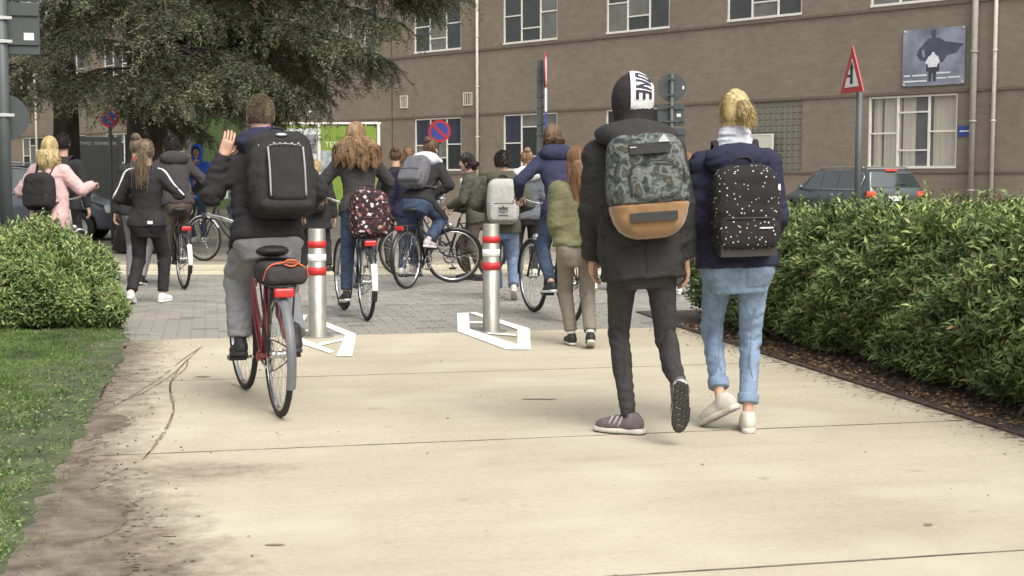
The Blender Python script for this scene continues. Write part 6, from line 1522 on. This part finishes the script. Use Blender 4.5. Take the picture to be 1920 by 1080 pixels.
F_suede = mat('tan_suede', (0.25, 0.145, 0.065), rough=.95, var=.18, scale=9, sheen=.3); F_black = cloth('black_nylon', (.031, .028, .029)); F_lgrey = cloth('light_grey_canvas', (.38, .37, .34)); F_mgrey = cloth('grey_canvas', (.12, .12, .13))

# 1 --- hooded pupil with the camouflage rucksack
r1 = col(1196, 6.85); y1 = rad(4)
A = dict(label='tall pupil in dark grey parka and white lettered hood, carrying a camouflage and tan rucksack', root=r1, yaw=y1, H=1.735, sex='m', girth=.95, legk=.84, vox=.009, pelvis=(.01, 0, .905), lean=3, side=-4, footL=(-.045, .03, .098, 0, 62), footR=(.150, -.30, .275, -72, -8),
         handL=(-.21, .20, .86), poleL=(-.5, -.8, -.3), handR=(.245, .03, .84), head=(-4, 0), grip=.5, kneeL=(-.1, 1, 0), kneeR=(.05, 1, 0),
         top=dict(m=C_dgrey, th=.028, hem=.070, flare=1.16, arm=1.12, boxy=1.0, hood=None, name='parka', fold=.008, ch=.05), legs=dict(m=C_char, th=.006, knee=.029, hemr=.020, cuff=.97, fold=.0035), shoes=dict(m=S_plum, sole=S_sole, outsole=S_dsole, stripes=S_grey, sock=C_char, sockh=.06))
f1 = person(**A)
# black hood with the white lettered strip
sc = f1['sc']; hm = MB(); hcn = f1['hc']; Rh = f1['Rh']; ra, rb, rc = .104, .126, .124
fh = f_union([f_ell(hcn + Rh @ v3(0, -.012, .012), v3(ra, rb, rc), Rh), f_cone(hcn + Rh @ v3(0, -.03, -.05), f1['nb'] - f1['F'] * .03, .085, .105)], .05)
fh = f_sub(fh, f_ell(hcn + Rh @ v3(0, .10, -.01), v3(.070, .09, .10), Rh)); hm.addm(surf(folds(fh, .004, 9, 35, 25), hcn - .27, hcn + .2, .010)); hm.build('hood', C_hood, f1['obj'])
def hoodpt(w, s_, off):                                  # w across, s_ along the strip (m) from the crown backwards
    a = s_ / .131; x = w; k = math.sqrt(max(1 - (x / ra) ** 2, .02)); n = v3(x / ra ** 2, -math.sin(a) * k / rb, math.cos(a) * k / rc); n = unit(n)
    return hcn + Rh @ (v3(x, -rb * k * math.sin(a) - .012, rc * k * math.cos(a) + .012) + n * off)
def hoodstrip(name, quads, off, m_):
    mb = MB()
    for (w0, w1, s0, s1, w2, w3) in quads:                # from (w0..w1 at s0) to (w2..w3 at s1)
        nx, ns = 5, max(3, int(abs(s1 - s0) / .008)); V = []
        for j in range(ns + 1):
            v = j / ns; a_, b_ = w0 + (w2 - w0) * v, w1 + (w3 - w1) * v
            for i in range(nx + 1): V.append(hoodpt(a_ + (b_ - a_) * i / nx, s0 + (s1 - s0) * v, off))
        F = [[j * (nx + 1) + i, (j + 1) * (nx + 1) + i, (j + 1) * (nx + 1) + i + 1, j * (nx + 1) + i + 1] for j in range(ns) for i in range(nx)]; mb.add(V, np.array(F))
    return mb.build(name, m_, f1['obj'])
hoodstrip('lettered_band', [(-.018, .090, -.10, .30, -.018, .090)], .010, C_white)
LW0, LW1 = .004, .076; ink = mat('band_ink', (.02, .02, .035), rough=.8)
def glyph(s0, L, nm):
    b = .013; q = []
    if nm == 'O': q = [(LW0 + .008, LW1 - .008, s0, s0 + b, LW0 + .002, LW1 - .002), (LW0 + .002, LW1 - .002, s0 + L - b, s0 + L, LW0 + .008, LW1 - .008), (LW0, LW0 + b, s0 + .006, s0 + L - .006, LW0, LW0 + b), (LW1 - b, LW1, s0 + .006, s0 + L - .006, LW1 - b, LW1)]
    if nm == 'N': q = [(LW0, LW1, s0, s0 + b, LW0, LW1), (LW0, LW1, s0 + L - b, s0 + L, LW0, LW1), (LW1 - .02, LW1, s0 + b * .8, s0 + L - b * .8, LW0, LW0 + .02)]
    if nm == 'E': q = [(LW0, LW1, s0, s0 + b, LW0, LW1)] + [(w, w + b, s0 + b, s0 + L, w, w + b) for w in (LW0, (LW0 + LW1 - b) / 2, LW1 - b)]
    for i, z in enumerate(q): pass
    hoodstrip('letter', q, .0125, ink)
glyph(.060, .044, 'O'); glyph(.115, .048, 'N'); glyph(.172, .046, 'E')
# the parka's own big hood thrown back
g0 = f1['nb']; Rr, Ff, Uu = f1['R'], f1['F'], f1['U']
gh = f_union([f_ell(g0 - Ff * .10 + Uu * .012, v3(.205, .115, .078), f1['Rt'] @ roty(rad(5))), f_ell(g0 - Ff * .19 - Uu * .040 + Rr * .02, v3(.165, .095, .062), f1['Rt']), f_cone(g0 - Rr * .10 + Ff * .02 - Uu * .02, g0 - Rr * .235 - Uu * .062 - Ff * .02, .055, .022), f_cone(g0 + Rr * .09 + Ff * .02, g0 + Rr * .20 - Uu * .035 - Ff * .02, .055, .024)], .05)
gh = f_sub(gh, f_ell(hcn + Rh @ v3(0, .01, -.02), v3(.10, .12, .14), Rh)); mb = MB(); mb.addm(surf(folds(gh, .012, 21, 26, 14), g0 - .33, g0 + .33, .011)); mb.build('parka_hood', C_dgrey, f1['obj'])
mb = MB(); mb.addm(ellips(g0 - Rr * .10 - Ff * .215 + Uu * .0, (.008, .006, .008))); mb.build('snap_button', M_alu, f1['obj'])
rucksack('camouflage rucksack with tan suede base on the back of the hooded pupil', f1, w=.385, h=.50, d=.19, m_=F_camo, m2=F_suede, up=.185, dx=.015, style='camo', strap_m=F_black, vox=.010, taper=.14)

tk = mat('seam_shadow', (.02, .019, .018), rough=.9); fj = f1['fJ']; Cp1, U1, R1_, F1 = f1['Cp'], f1['U'], f1['R'], f1['F']  # seams in one even tone, darker than the cloth
seam(f1, fj, Cp1 - U1 * .10, Cp1 + U1 * .12, -F1, 'back_seam', tk)
for s in (-1, 1): seam(f1, fj, Cp1 + R1_ * s * .02 - U1 * .10, Cp1 + R1_ * s * .02 + U1 * .25, unit(R1_ * s - F1 * .35), 'side_seam', tk)
for s in (-1, 1): seam(f1, f1['fP'], f1['hp'][s] * .7 + f1['kn'][s] * .3, f1['an'][s] * .9 + f1['kn'][s] * .1, unit(R1_ * s - F1 * .3), 'trouser_seam', tk, r=.0016)
# 2 --- blonde girl
r2 = col(1378, 6.98); y2 = rad(-2)
f2 = person('blonde girl in navy jacket and cropped light jeans walking beside the hedge', r2, y2, H=1.66, sex='f', side=-2, legk=.78, vox=.009, pelvis=(0, 0, .868), lean=1, footL=(-.075, .02, .165, -28, 48), footR=(.060, -.03, .092, 0, -4), handL=(-.17, .20, .93), poleL=(-.25, -.9, -.3), poleR=(.25, -.9, -.3), handR=(.17, .20, .93), head=(-14, 2),
            top=dict(m=C_navy, th=.028, hem=.018, flare=1.06, arm=1.12, hood=1.0, scarf=C_scarf, boxy=.95, fold=.007), legs=dict(m=C_jeanl, th=.009, knee=.034, hemr=.025, cuff=.86, turnup=True, fold=.005, hipk=1.04), shoes=dict(m=S_cream, sole=S_sole, outsole=S_grey, laces=S_white),
            hair=dict(style='pony', m=H_blond, tie=(0.035, -.085, .045), len=.105, out=(.55, -1, .15), spread=.021, sway=.02, n=1500, rad=.0015, vol=1.12, wave=3, wamp=.002, low=-.06))
rucksack('black rucksack with small pale speckles on the back of the blonde girl', f2, w=.335, h=.44, d=.17, m_=F_dots, m2=F_dots, up=.152, dx=.02, style='dots', strap_m=F_black, vox=.010, taper=.13)

js_ = mat('denim_stitching', (.17, .225, .31), rough=.9)
for s in (-1, 1):
    seam(f2, f2['fP'], f2['hp'][s], f2['an'][s] * .84 + f2['kn'][s] * .16, unit(f2['R'] * s - f2['F'] * .35), 'side_seam', js_, r=.0020)
    seam(f2, f2['fP'], f2['hp'][s] * .8 + f2['kn'][s] * .2, f2['an'][s] * .84 + f2['kn'][s] * .16, unit(-f2['R'] * s - f2['F'] * .5), 'inner_seam', js_, r=.0016)
    bx = f_box(f2['Cp'] + f2['R'] * s * .085 - f2['F'] * .12 - f2['U'] * .075, (.055, .09, .062), .012, f2['Rt'])
    mb = MB(); mb.addm(surf(f_cut(f_off(f2['fP'], .0035), bx), f2['Cp'] - .3, f2['Cp'] + .2, .008)); mb.build('back_pocket', C_jeanl, f2['obj'])
seam(f2, f2['fP'], f2['Cp'] - f2['U'] * .02, f2['Cp'] - f2['U'] * .10, -f2['F'], 'centre_seam', js_, r=.0022)
# 3 --- cyclist in grey trousers, one arm raised
def rider(label, bk, root, yaw, H, s=1.0, lean=20, **k):
    sd = bk['saddle']; pel = k.pop('pelvis', sd + v3(0, .01, .075))
    a = dict(footL=(bk['L'][0], bk['L'][1] - .11, bk['L'][2] + .094, k.pop('pitL', -6), 4), footR=(bk['R'][0], bk['R'][1] - .11, bk['R'][2] + .094, k.pop('pitR', -6), -4), handL=bk['gL'] + v3(0, -.08, .015), handR=bk['gR'] + v3(0, -.08, .015), poleL=(-.8, -.2, -.7), poleR=(.8, -.2, -.7), grip=1.15)
    a.update(k); return person(label, root, yaw, H=H, pelvis=pel, lean=lean, **a)
rear, front = col(525, 7.36), None
y3 = rad(21); c3 = v3(rear[0] - math.sin(y3) * .50, 7.36 + math.cos(y3) * .50, 0)
b3 = bicycle('red bicycle with grey mudguards and dark bag on its rack, nearest the camera', c3, y3, mat('frame_red', (0.26, 0.015, 0.02), rough=.3, spec=.7), M_mudg, s=.97, steer=3, crank=172, step=True, gsp=M_alu)
f3 = rider('cyclist in grey jogging trousers and black jacket with the left arm raised', b3, c3, y3, 1.55, lean=16, girth=1.0, vox=.009, hunch=.01, neckfwd=2, handL=loc(c3, y3, 420, 290, 7.60), poleL=(-.35, .1, -1), grip={-1: .5, 1: 1.1}, head=(-6, 6),
           top=dict(m=C_black, th=.030, hem=.030, flare=1.04, arm=1.06, hood=1.05, hood_m=C_navy, boxy=1.0, fold=.009, ch=.03), legs=dict(m=C_grey, th=.020, knee=.036, hemr=.028, cuff=.93, fold=.007, hipk=1.16), shoes=dict(m=S_black, sole=S_dsole, boot=True),
           hair=dict(style='short', m=H_dblond, n=1300, vol=1.07, low=-.06, len=.55))
mb = MB(); g = f_sub(f_cone(f3['nb'] - f3['U'] * .01, f3['nb'] + f3['nd'] * .062, .098, .070), f_cone(f3['nb'], f3['nb'] + f3['nd'] * .12, .05, .055)); mb.addm(surf(folds(g, .006, 3, 60, 9), f3['nb'] - .2, f3['nb'] + .2, .010)); mb.build('collar', C_purple, f3['obj'])
rucksack('large black rucksack with grey piping on the back of the grey trousered cyclist', f3, w=.36, h=.47, d=.19, m_=F_black, m2=F_black, up=.175, dx=.045, style='tech', vox=.010, taper=.12)
# bag on the rack with orange strap
bg_ = empty('rack_bag', (0, 0, 0), 0, 'flat dark grey bag with an orange strap on the red bicycle rack', 'bag'); bg_.matrix_world = Matrix.Translation(Vector(c3)) @ Matrix.Rotation(y3, 4, 'Z') @ Matrix.Translation(Vector(b3['rack'] + v3(.02, -.02, .052)))
mb = MB(); mb.addm(surf(folds(f_box((0, 0, 0), (.115, .19, .058), .045), .005, 4, 40, 30), (-.15, -.25, -.1), (.15, .25, .1), .010)); mb.build('pouch', C_char, bg_)
M_or = mat('orange_strap', (.75, .16, .06), rough=.6)
mb = MB(); mb.addm(tubes(path([(-.118, -.14, -.03), (-.09, -.17, .045), (-.02, -.185, .065), (.05, -.18, .060), (.10, -.165, .03), (.122, -.12, -.02)], 5), .009, 6, .5)); mb.build('strap', M_or, bg_)
mb = MB(); mb.addm(tubes(path([(-.02, -.185, .062), (.0, -.20, .078), (.04, -.20, .076), (.05, -.185, .055), (.02, -.19, .045), (-.015, -.185, .055)], 5), .007, 6, .6)); mb.build('buckle', M_or, bg_)

# 4 --- girl in the olive bomber jacket
r4 = col(1080, 10.45); y4 = rad(6)
f4 = person('girl in olive bomber jacket and beige trousers with long brown hair, walking', r4, y4, H=1.48, sex='f', girth=.88, legk=.88, vox=.012, lean=2, footL=(-.02, .10, .085, 0, 6), footR=(.09, -.12, .11, -20, -6), handL=(-.13, .20, .86), poleL=(-.2, -.9, -.3), handR=(.15, .14, .82),
            top=dict(m=C_olive, th=.026, hem=-.005, flare=1.04, arm=1.15, boxy=1.05, fold=.010, ch=.02), legs=dict(m=C_beige, th=.012, knee=.034, hemr=.026, cuff=.92, fold=.004), shoes=dict(m=S_black, sole=S_sole, sock=C_white),
            hair=dict(style='long', m=H_auburn, len=.50, flare=.0, mass=.7, n=240, shift=.02))
rucksack('black shoulder bag with two studs hanging beside the olive bomber jacket', f4, w=.24, h=.34, d=.12, m_=F_black, m2=F_black, up=.02, dx=.16, style='plain', straps=False, cat='bag', name='shoulder_bag')

# 5 --- cyclist in navy hooded jacket
y5 = rad(17); c5 = col(1036, 12.65)
b5 = bicycle('black city bicycle between the steel bollard and the olive jacketed girl', c5, y5, M_bblk, M_bblk, s=1.0, steer=4, crank=15, white_tip=False)
f5 = rider('cyclist in navy hooded jacket and dark jeans riding beside the olive jacket', b5, c5, y5, 1.60, lean=25, girth=.92, vox=.013, hunch=.02, neckfwd=4, top=dict(m=C_navy2, th=.022, hem=.03, arm=1.0, hood=1.0), legs=dict(m=C_jean, th=.012, cuff=.93), shoes=dict(m=S_black, sole=S_white),
           hair=dict(style='long', m=H_brown, len=.12, flare=.01, mass=.7), sex='f')
# 6 --- small boy with the pale grey rucksack
r6 = col(942, 14.6)
f6 = person('small pupil in dark olive coat and blue jeans with black hair, seen from behind', r6, rad(2), H=1.52, girth=1.0, vox=.013, footL=(-.05, .14, .085, 0, 8), footR=(.115, -.18, .14, -32, -6), handL=(-.2, .2, .95), handR=(.2, .2, .95), top=dict(m=C_dolive, th=.034, hem=.05, flare=1.05, arm=1.1, hood=1.1, boxy=1.0), legs=dict(m=C_jeanm, th=.014, cuff=.95, knee=.034, hemr=.028), shoes=dict(m=S_cream, sole=S_sole),
            hair=dict(style='short', m=H_dark, vol=1.12, low=-.06))
rucksack('pale grey rucksack with a dark three leaf emblem on the small pupil', f6, w=.335, h=.47, d=.17, m_=F_lgrey, m2=F_lgrey, up=.165, style='trefoil', strap_m=F_black, taper=.14)
# 7 --- girl in profile
r7 = col(893, 17.3); y7 = rad(82)
f7 = person('dark haired girl in white shirt and open brown coat, seen in profile facing left', r7, y7, H=1.56, sex='f', vox=.013, lean=9, footL=(-.06, -.14, .09, 0, 4), footR=(.06, .12, .09, 0, -4), handL=(-.10, .33, .92), handR=(.12, .30, .90), grip=1.0, neckfwd=2, head=(0, 8),
            top=dict(m=C_dolive, th=.026, hem=.05, arm=1.05), legs=dict(m=C_brown, th=.012, cuff=.95), shoes=dict(m=S_black, sole=S_dsole), hair=dict(style='long', m=H_dark, len=.10, flare=.0, mass=.6))
mb = MB(); mb.addm(surf(f_box(f7['Cp'] + f7['U'] * .22 * 1.56 + f7['F'] * .085, (.055, .045, .15), .03, f7['Rt']), f7['Cp'] - .3, f7['Cp'] + .7, .013)); mb.build('shirt', C_white, f7['obj'])
mb = MB(); mb.addm(tubes(path([f7['nb'] + f7['R'] * x + f7['F'] * y + v3(0, 0, z) for x, y, z in ((-.06, -.02, 0), (-.05, .06, -.02), (0, .085, -.04), (.05, .06, -.02), (.06, -.02, 0))], 4), .018, 8)); mb.build('scarf', C_red, f7['obj'])
b7 = bicycle('bicycle with chrome handlebar pushed by the girl in profile', (float(r7[0] - .42), 17.75, 0), rad(80), M_bblk, M_bblk, s=.95, steer=0, crank=60)
# 8 --- long haired cyclist with the flowered bag
y8 = rad(18); rr8 = col(688, 12.4); c8 = v3(rr8[0] - math.sin(y8) * .50, 12.4 + math.cos(y8) * .50, 0)
b8 = bicycle('silver city bicycle with white mudguard tip carrying the flowered bag', c8, y8, mat('frame_silver', (.30, .31, .32), rough=.3, metal=.6), M_bblk, s=1.0, steer=2, crank=86, white_tip=True)
f8 = rider('cyclist with very long wavy light brown hair in dark jacket and blue jeans', b8, c8, y8, 1.57, lean=15, vox=.012, sex='f', hunch=.01, top=dict(m=C_char, th=.026, hem=.03, arm=1.02, flare=1.0), legs=dict(m=C_jean, th=.012, cuff=.94, hipk=1.0), shoes=dict(m=S_black, sole=S_white),
           hair=dict(style='long', m=H_lbrown, len=.33, flare=.13, n=800, rad=.0034, vol=1.16, puff=.22, curl=2.0, mass=1.0))
tb = Matrix.Translation(Vector(c8)) @ Matrix.Rotation(y8, 4, 'Z') @ Matrix.Translation(Vector(b8['rack'] + v3(0.03, -.06, .215)))
rucksack('dark red and black flowered rucksack riding on the silver bicycle rack', None, world=tb, w=.36, h=.43, d=.21, m_=F_flor, m2=F_flor, style='plain', straps=False, taper=.20)
# 9 --- child behind the bollard
r9 = col(593, 18.9); f9 = person('fair haired child in long black coat standing right behind the left steel bollard', r9, rad(5), H=1.48, vox=.014, footL=(-.17, .05, .085, 0, 20), footR=(.17, -.05, .085, 0, -20), top=dict(m=C_black, th=.035, hem=.12, flare=1.4, arm=1.15, boxy=1.0), legs=dict(m=C_black, th=.016), shoes=dict(m=S_black, sole=S_dsole), hair=dict(style='short', m=H_blond, vol=1.12))
rr_ = rucksack('small black rucksack with an orange reflective panel on the fair haired child', f9, w=.30, h=.40, d=.15, m_=F_black, m2=F_black, up=.16)
mb = MB(); mb.addm(box(-.11, .11, -.082, -.076, .02, .17)); mb.build('reflective_panel', mat('orange_panel', (.80, .28, .03), rough=.5), rr_, smooth=False)
# 10 --- walker in black with white sleeve stripes
r10 = col(279, 14.1); f10 = person('girl in black tracksuit with white sleeve stripes and white shoes, light ponytail', r10, rad(-6), H=1.62, sex='f', vox=.012, footL=(-.13, -.14, .12, -22, 6), footR=(.10, .14, .092, 0, -10), handL=(-.20, .22, 1.02), handR=(.26, .24, 1.10), poleR=(.7, -.5, -.5), grip=1.0,
            top=dict(m=C_black, th=.022, hem=.03, arm=1.05, stripe=C_white), legs=dict(m=C_black, th=.011, cuff=.94, knee=.032, hemr=.026), shoes=dict(m=S_white, sole=S_white), hair=dict(style='pony', m=H_dblond, tie=(0, -.10, .0), len=.36, out=(0, -1, 0), spread=.05, vol=1.13, wave=7, band=C_brown))
mb = MB(); mb.addm(box(.06, .115, -.005, .0, -.02, .012)); mb.V = [v @ f10['Rt'].T + f10['Cp'] - f10['F'] * .150 for v in mb.V]; mb.build('hip_label', C_white, f10['obj'], smooth=False)
# 11 --- pupil with high bun and grey trousers
r11 = col(262, 16.6); f11 = person('pupil with blond top bun, red collar and pale grey trousers behind the tracksuit girl', r11, rad(0), H=1.72, sex='f', vox=.014, footL=(-.13, .1, .09, 0, 8), footR=(.05, -.12, .1, -10, -8), top=dict(m=C_dgrey, th=.025, hem=.03), legs=dict(m=C_grey, th=.016), shoes=dict(m=S_black, sole=S_sole), hair=dict(style='bun', m=H_dblond, tie=(0, -.05, .095), bun=1.15))
mb = MB(); mb.addm(surf(f_cone(f11['nb'] - f11['U'] * .02, f11['nb'] + f11['U'] * .05, .085, .065), f11['nb'] - .15, f11['nb'] + .15, .012)); mb.build('collar', C_red, f11['obj'])
# 12 --- cyclist in dark jacket behind her
y12 = rad(26); rr12 = col(345, 15.95); c12 = v3(rr12[0] - math.sin(y12) * .50, 15.95 + math.cos(y12) * .50, 0)
b12 = bicycle('dark bicycle with red light and white mudguard tip right of the tracksuit girl', c12, y12, M_bblk, M_bblk, crank=100, white_tip=True)
f12 = rider('cyclist in dark brown jacket and olive brown trousers right of the tracksuit girl', b12, c12, y12, 1.60, girth=.9, lean=24, vox=.014, hunch=.03, neckfwd=4, top=dict(m=C_char, th=.028, hem=.04, arm=1.1, hood=1.1), legs=dict(m=C_brown, th=.016, cuff=.95), shoes=dict(m=S_black, sole=S_dsole), hair=dict(style='short', m=H_dark, vol=1.13))
# 13 --- dark figure with big dark rucksack
r13 = col(124, 18.2); f13 = person('pupil all in black with dark hair, behind the pink jacket', r13, 0, H=1.80, vox=.015, top=dict(m=C_black, th=.03, hem=.04, arm=1.05), legs=dict(m=C_black, th=.018), shoes=dict(m=S_black, sole=S_dsole), hair=dict(style='short', m=H_dark, vol=1.12))
rucksack('big plain black rucksack on the pupil all in black', f13, w=.40, h=.50, d=.22, m_=F_black, up=.19, vox=.014)
# 14 --- pink jacket
y14 = rad(-26); c14 = col(98, 15.0)
b14 = bicycle('bicycle with white basket of the blonde girl in pink, mostly behind the left hedge', c14 + v3(.02, .15, 0), rad(-6), mat('frame_cream', (.5, .48, .42), rough=.3), S_white, crank=40)
f14 = person('long haired blonde girl in pale pink jacket holding a bicycle by its handlebar', c14, rad(-8), H=1.68, sex='f', vox=.012, lean=2, handL=(-.28, .20, 1.02), handR=loc(c14, rad(-8), 172, 347, 15.25), poleR=(.6, -.4, -.8), grip={-1: 1, 1: 1.1}, top=dict(m=C_pink, th=.028, hem=.085, flare=1.08, arm=1.1, boxy=.98, fold=.007), legs=dict(m=C_black, th=.01), shoes=dict(m=S_white, sole=S_white),
             hair=dict(style='long', m=H_blond, len=.24, flare=.03, vol=1.12, mass=.8))
rucksack('small black rucksack on the back of the pale pink jacket', f14, w=.34, h=.40, d=.15, m_=F_black, up=.155, dx=-.02, taper=.2)
# 15 --- boy in blue hood facing the camera
r15 = col(373, 26.3, .06); f15 = person('boy in bright blue hooded jacket and jeans facing the camera, hand at his mouth', v3(r15[0], r15[1], .06), rad(172), H=1.80, vox=.014, head=(4, 4), handL=(-.10, .16, 1.16), handR=(.04, .17, 1.50), poleR=(.9, 0, -.5), grip=.9, top=dict(m=C_blue, th=.03, hem=.06, arm=1.1), legs=dict(m=C_jean, th=.018, cuff=.97), shoes=dict(m=S_white, sole=S_white), hair=dict(style='short', m=H_dark, vol=1.08))
hh_ = f15; fh = f_sub(f_union([f_ell(hh_['hc'] + hh_['Rh'] @ v3(0, -.015, .01), v3(.115, .125, .145), hh_['Rh']), f_cone(hh_['hc'] - v3(0, 0, .08), hh_['nb'], .09, .11)], .04), f_ell(hh_['hc'] + hh_['Rh'] @ v3(0, .10, -.01), v3(.078, .115, .115), hh_['Rh'])); mb = MB(); mb.addm(surf(fh, hh_['hc'] - .28, hh_['hc'] + .2, .013)); mb.build('hood', C_blue, hh_['obj'])
mb = MB(); mb.addm(ellips(hh_['sh'][-1] + v3(-.035, .03, -.04), (.03, .05, .05))); mb.build('sleeve_badge', C_red, hh_['obj'])
# 16, 17 further heads on the left
r16 = col(322, 20.5); person('dark haired pupil in brown hooded coat left of the blue jacket', r16, rad(-10), H=1.76, vox=.016, top=dict(m=C_brown, th=.035, hem=.08, hood=1.1), legs=dict(m=C_char, th=.016), shoes=dict(m=S_black, sole=S_dsole), hair=dict(style='short', m=H_brown, vol=1.12))
y17 = rad(62); c17 = col(437, 21.0); b17 = bicycle('dark bicycle behind the raised arm of the grey trousered cyclist', c17, y17, M_bblk, S_white, crank=30)
rider('cyclist in slate blue jacket almost hidden behind the black jacket with raised arm', b17, c17, y17, 1.62, lean=16, vox=.016, top=dict(m=C_grey2, th=.03, hem=.04), legs=dict(m=C_jean, th=.014), shoes=dict(m=S_black, sole=S_white), hair=dict(style='short', m=H_brown, vol=1.12))
# 18, 19 two brown heads
r18 = col(743, 19.4); person('brown haired pupil in black jacket just right of the long wavy hair', r18, rad(10), H=1.66, sex='f', vox=.016, top=dict(m=C_black, th=.03, hem=.04), legs=dict(m=C_char, th=.014), shoes=dict(m=S_black, sole=S_sole), hair=dict(style='bun', m=H_brown, tie=(0, -.07, .07)))
r19 = col(767, 18.2); person('brown haired pupil in dark blue coat behind the grey slanting rucksack', r19, rad(-14), H=1.63, sex='f', vox=.016, top=dict(m=C_navy, th=.03, hem=.04), legs=dict(m=C_jean, th=.014), shoes=dict(m=S_white, sole=S_sole), hair=dict(style='pony', m=H_auburn, tie=(0, -.1, .03), len=.2, spread=.04))
# 20 --- leaning cyclist with bun
y20 = rad(-25); rr20 = col(763, 15.95); c20 = v3(rr20[0] - math.sin(y20) * .50, 15.95 + math.cos(y20) * .50, 0)
b20 = bicycle('black bicycle turning right with its front wheel swung wide, between the bollards', c20, y20, M_bblk, M_bblk, steer=-58, crank=105)
f20 = rider('cyclist with brown bun, dark jacket with white hood lining and blue jeans', b20, c20, y20, 1.63, lean=33, vox=.012, sex='f', hunch=.02, neckfwd=5, girth=1.04, top=dict(m=C_black, th=.028, hem=.02, arm=1.05, hood=1.15, hood_m=C_scarf), legs=dict(m=C_jean, th=.016, cuff=.92, hipk=1.08, knee=.036), shoes=dict(m=S_grey, sole=S_white, sock=S_grey), hair=dict(style='bun', m=H_brown, tie=(0, -.06, .085)))
rucksack('slanting dark grey rucksack on the leaning cyclist with the bun', f20, w=.34, h=.42, d=.17, m_=F_mgrey, up=.16, taper=.2)
# 21 --- white fur hood
r21 = col(988, 18.0); f21 = person('pupil with light brown hair and white fur hood left of the navy jacket', r21, rad(8), H=1.60, sex='f', vox=.015, top=dict(m=C_grey2, th=.03, hem=.05, hood=1.2, hood_m=C_white), legs=dict(m=C_black, th=.014), shoes=dict(m=S_white, sole=S_white), hair=dict(style='bun', m=H_lbrown, tie=(0, -.05, .09)))
# 22 --- small head between the two front pupils
r22 = col(1287, 15.2); person('small brown haired pupil in dark coat between the parka and the blonde girl', r22, rad(4), H=1.52, sex='f', vox=.015, top=dict(m=C_black, th=.03, hem=.05), legs=dict(m=C_char, th=.014), shoes=dict(m=S_white, sole=S_white), hair=dict(style='long', m=H_auburn, len=.1, flare=.0, mass=.6))
r23 = col(1128, 15.8); person('pupil in black coat with white shoes hidden behind the grey parka', r23, rad(0), H=1.55, vox=.016, footL=(-.10, -.1, .1, -10, 10), top=dict(m=C_black, th=.03, hem=.09), legs=dict(m=C_char, th=.014), shoes=dict(m=S_white, sole=S_white), hair=dict(style='short', m=H_brown, vol=1.1))
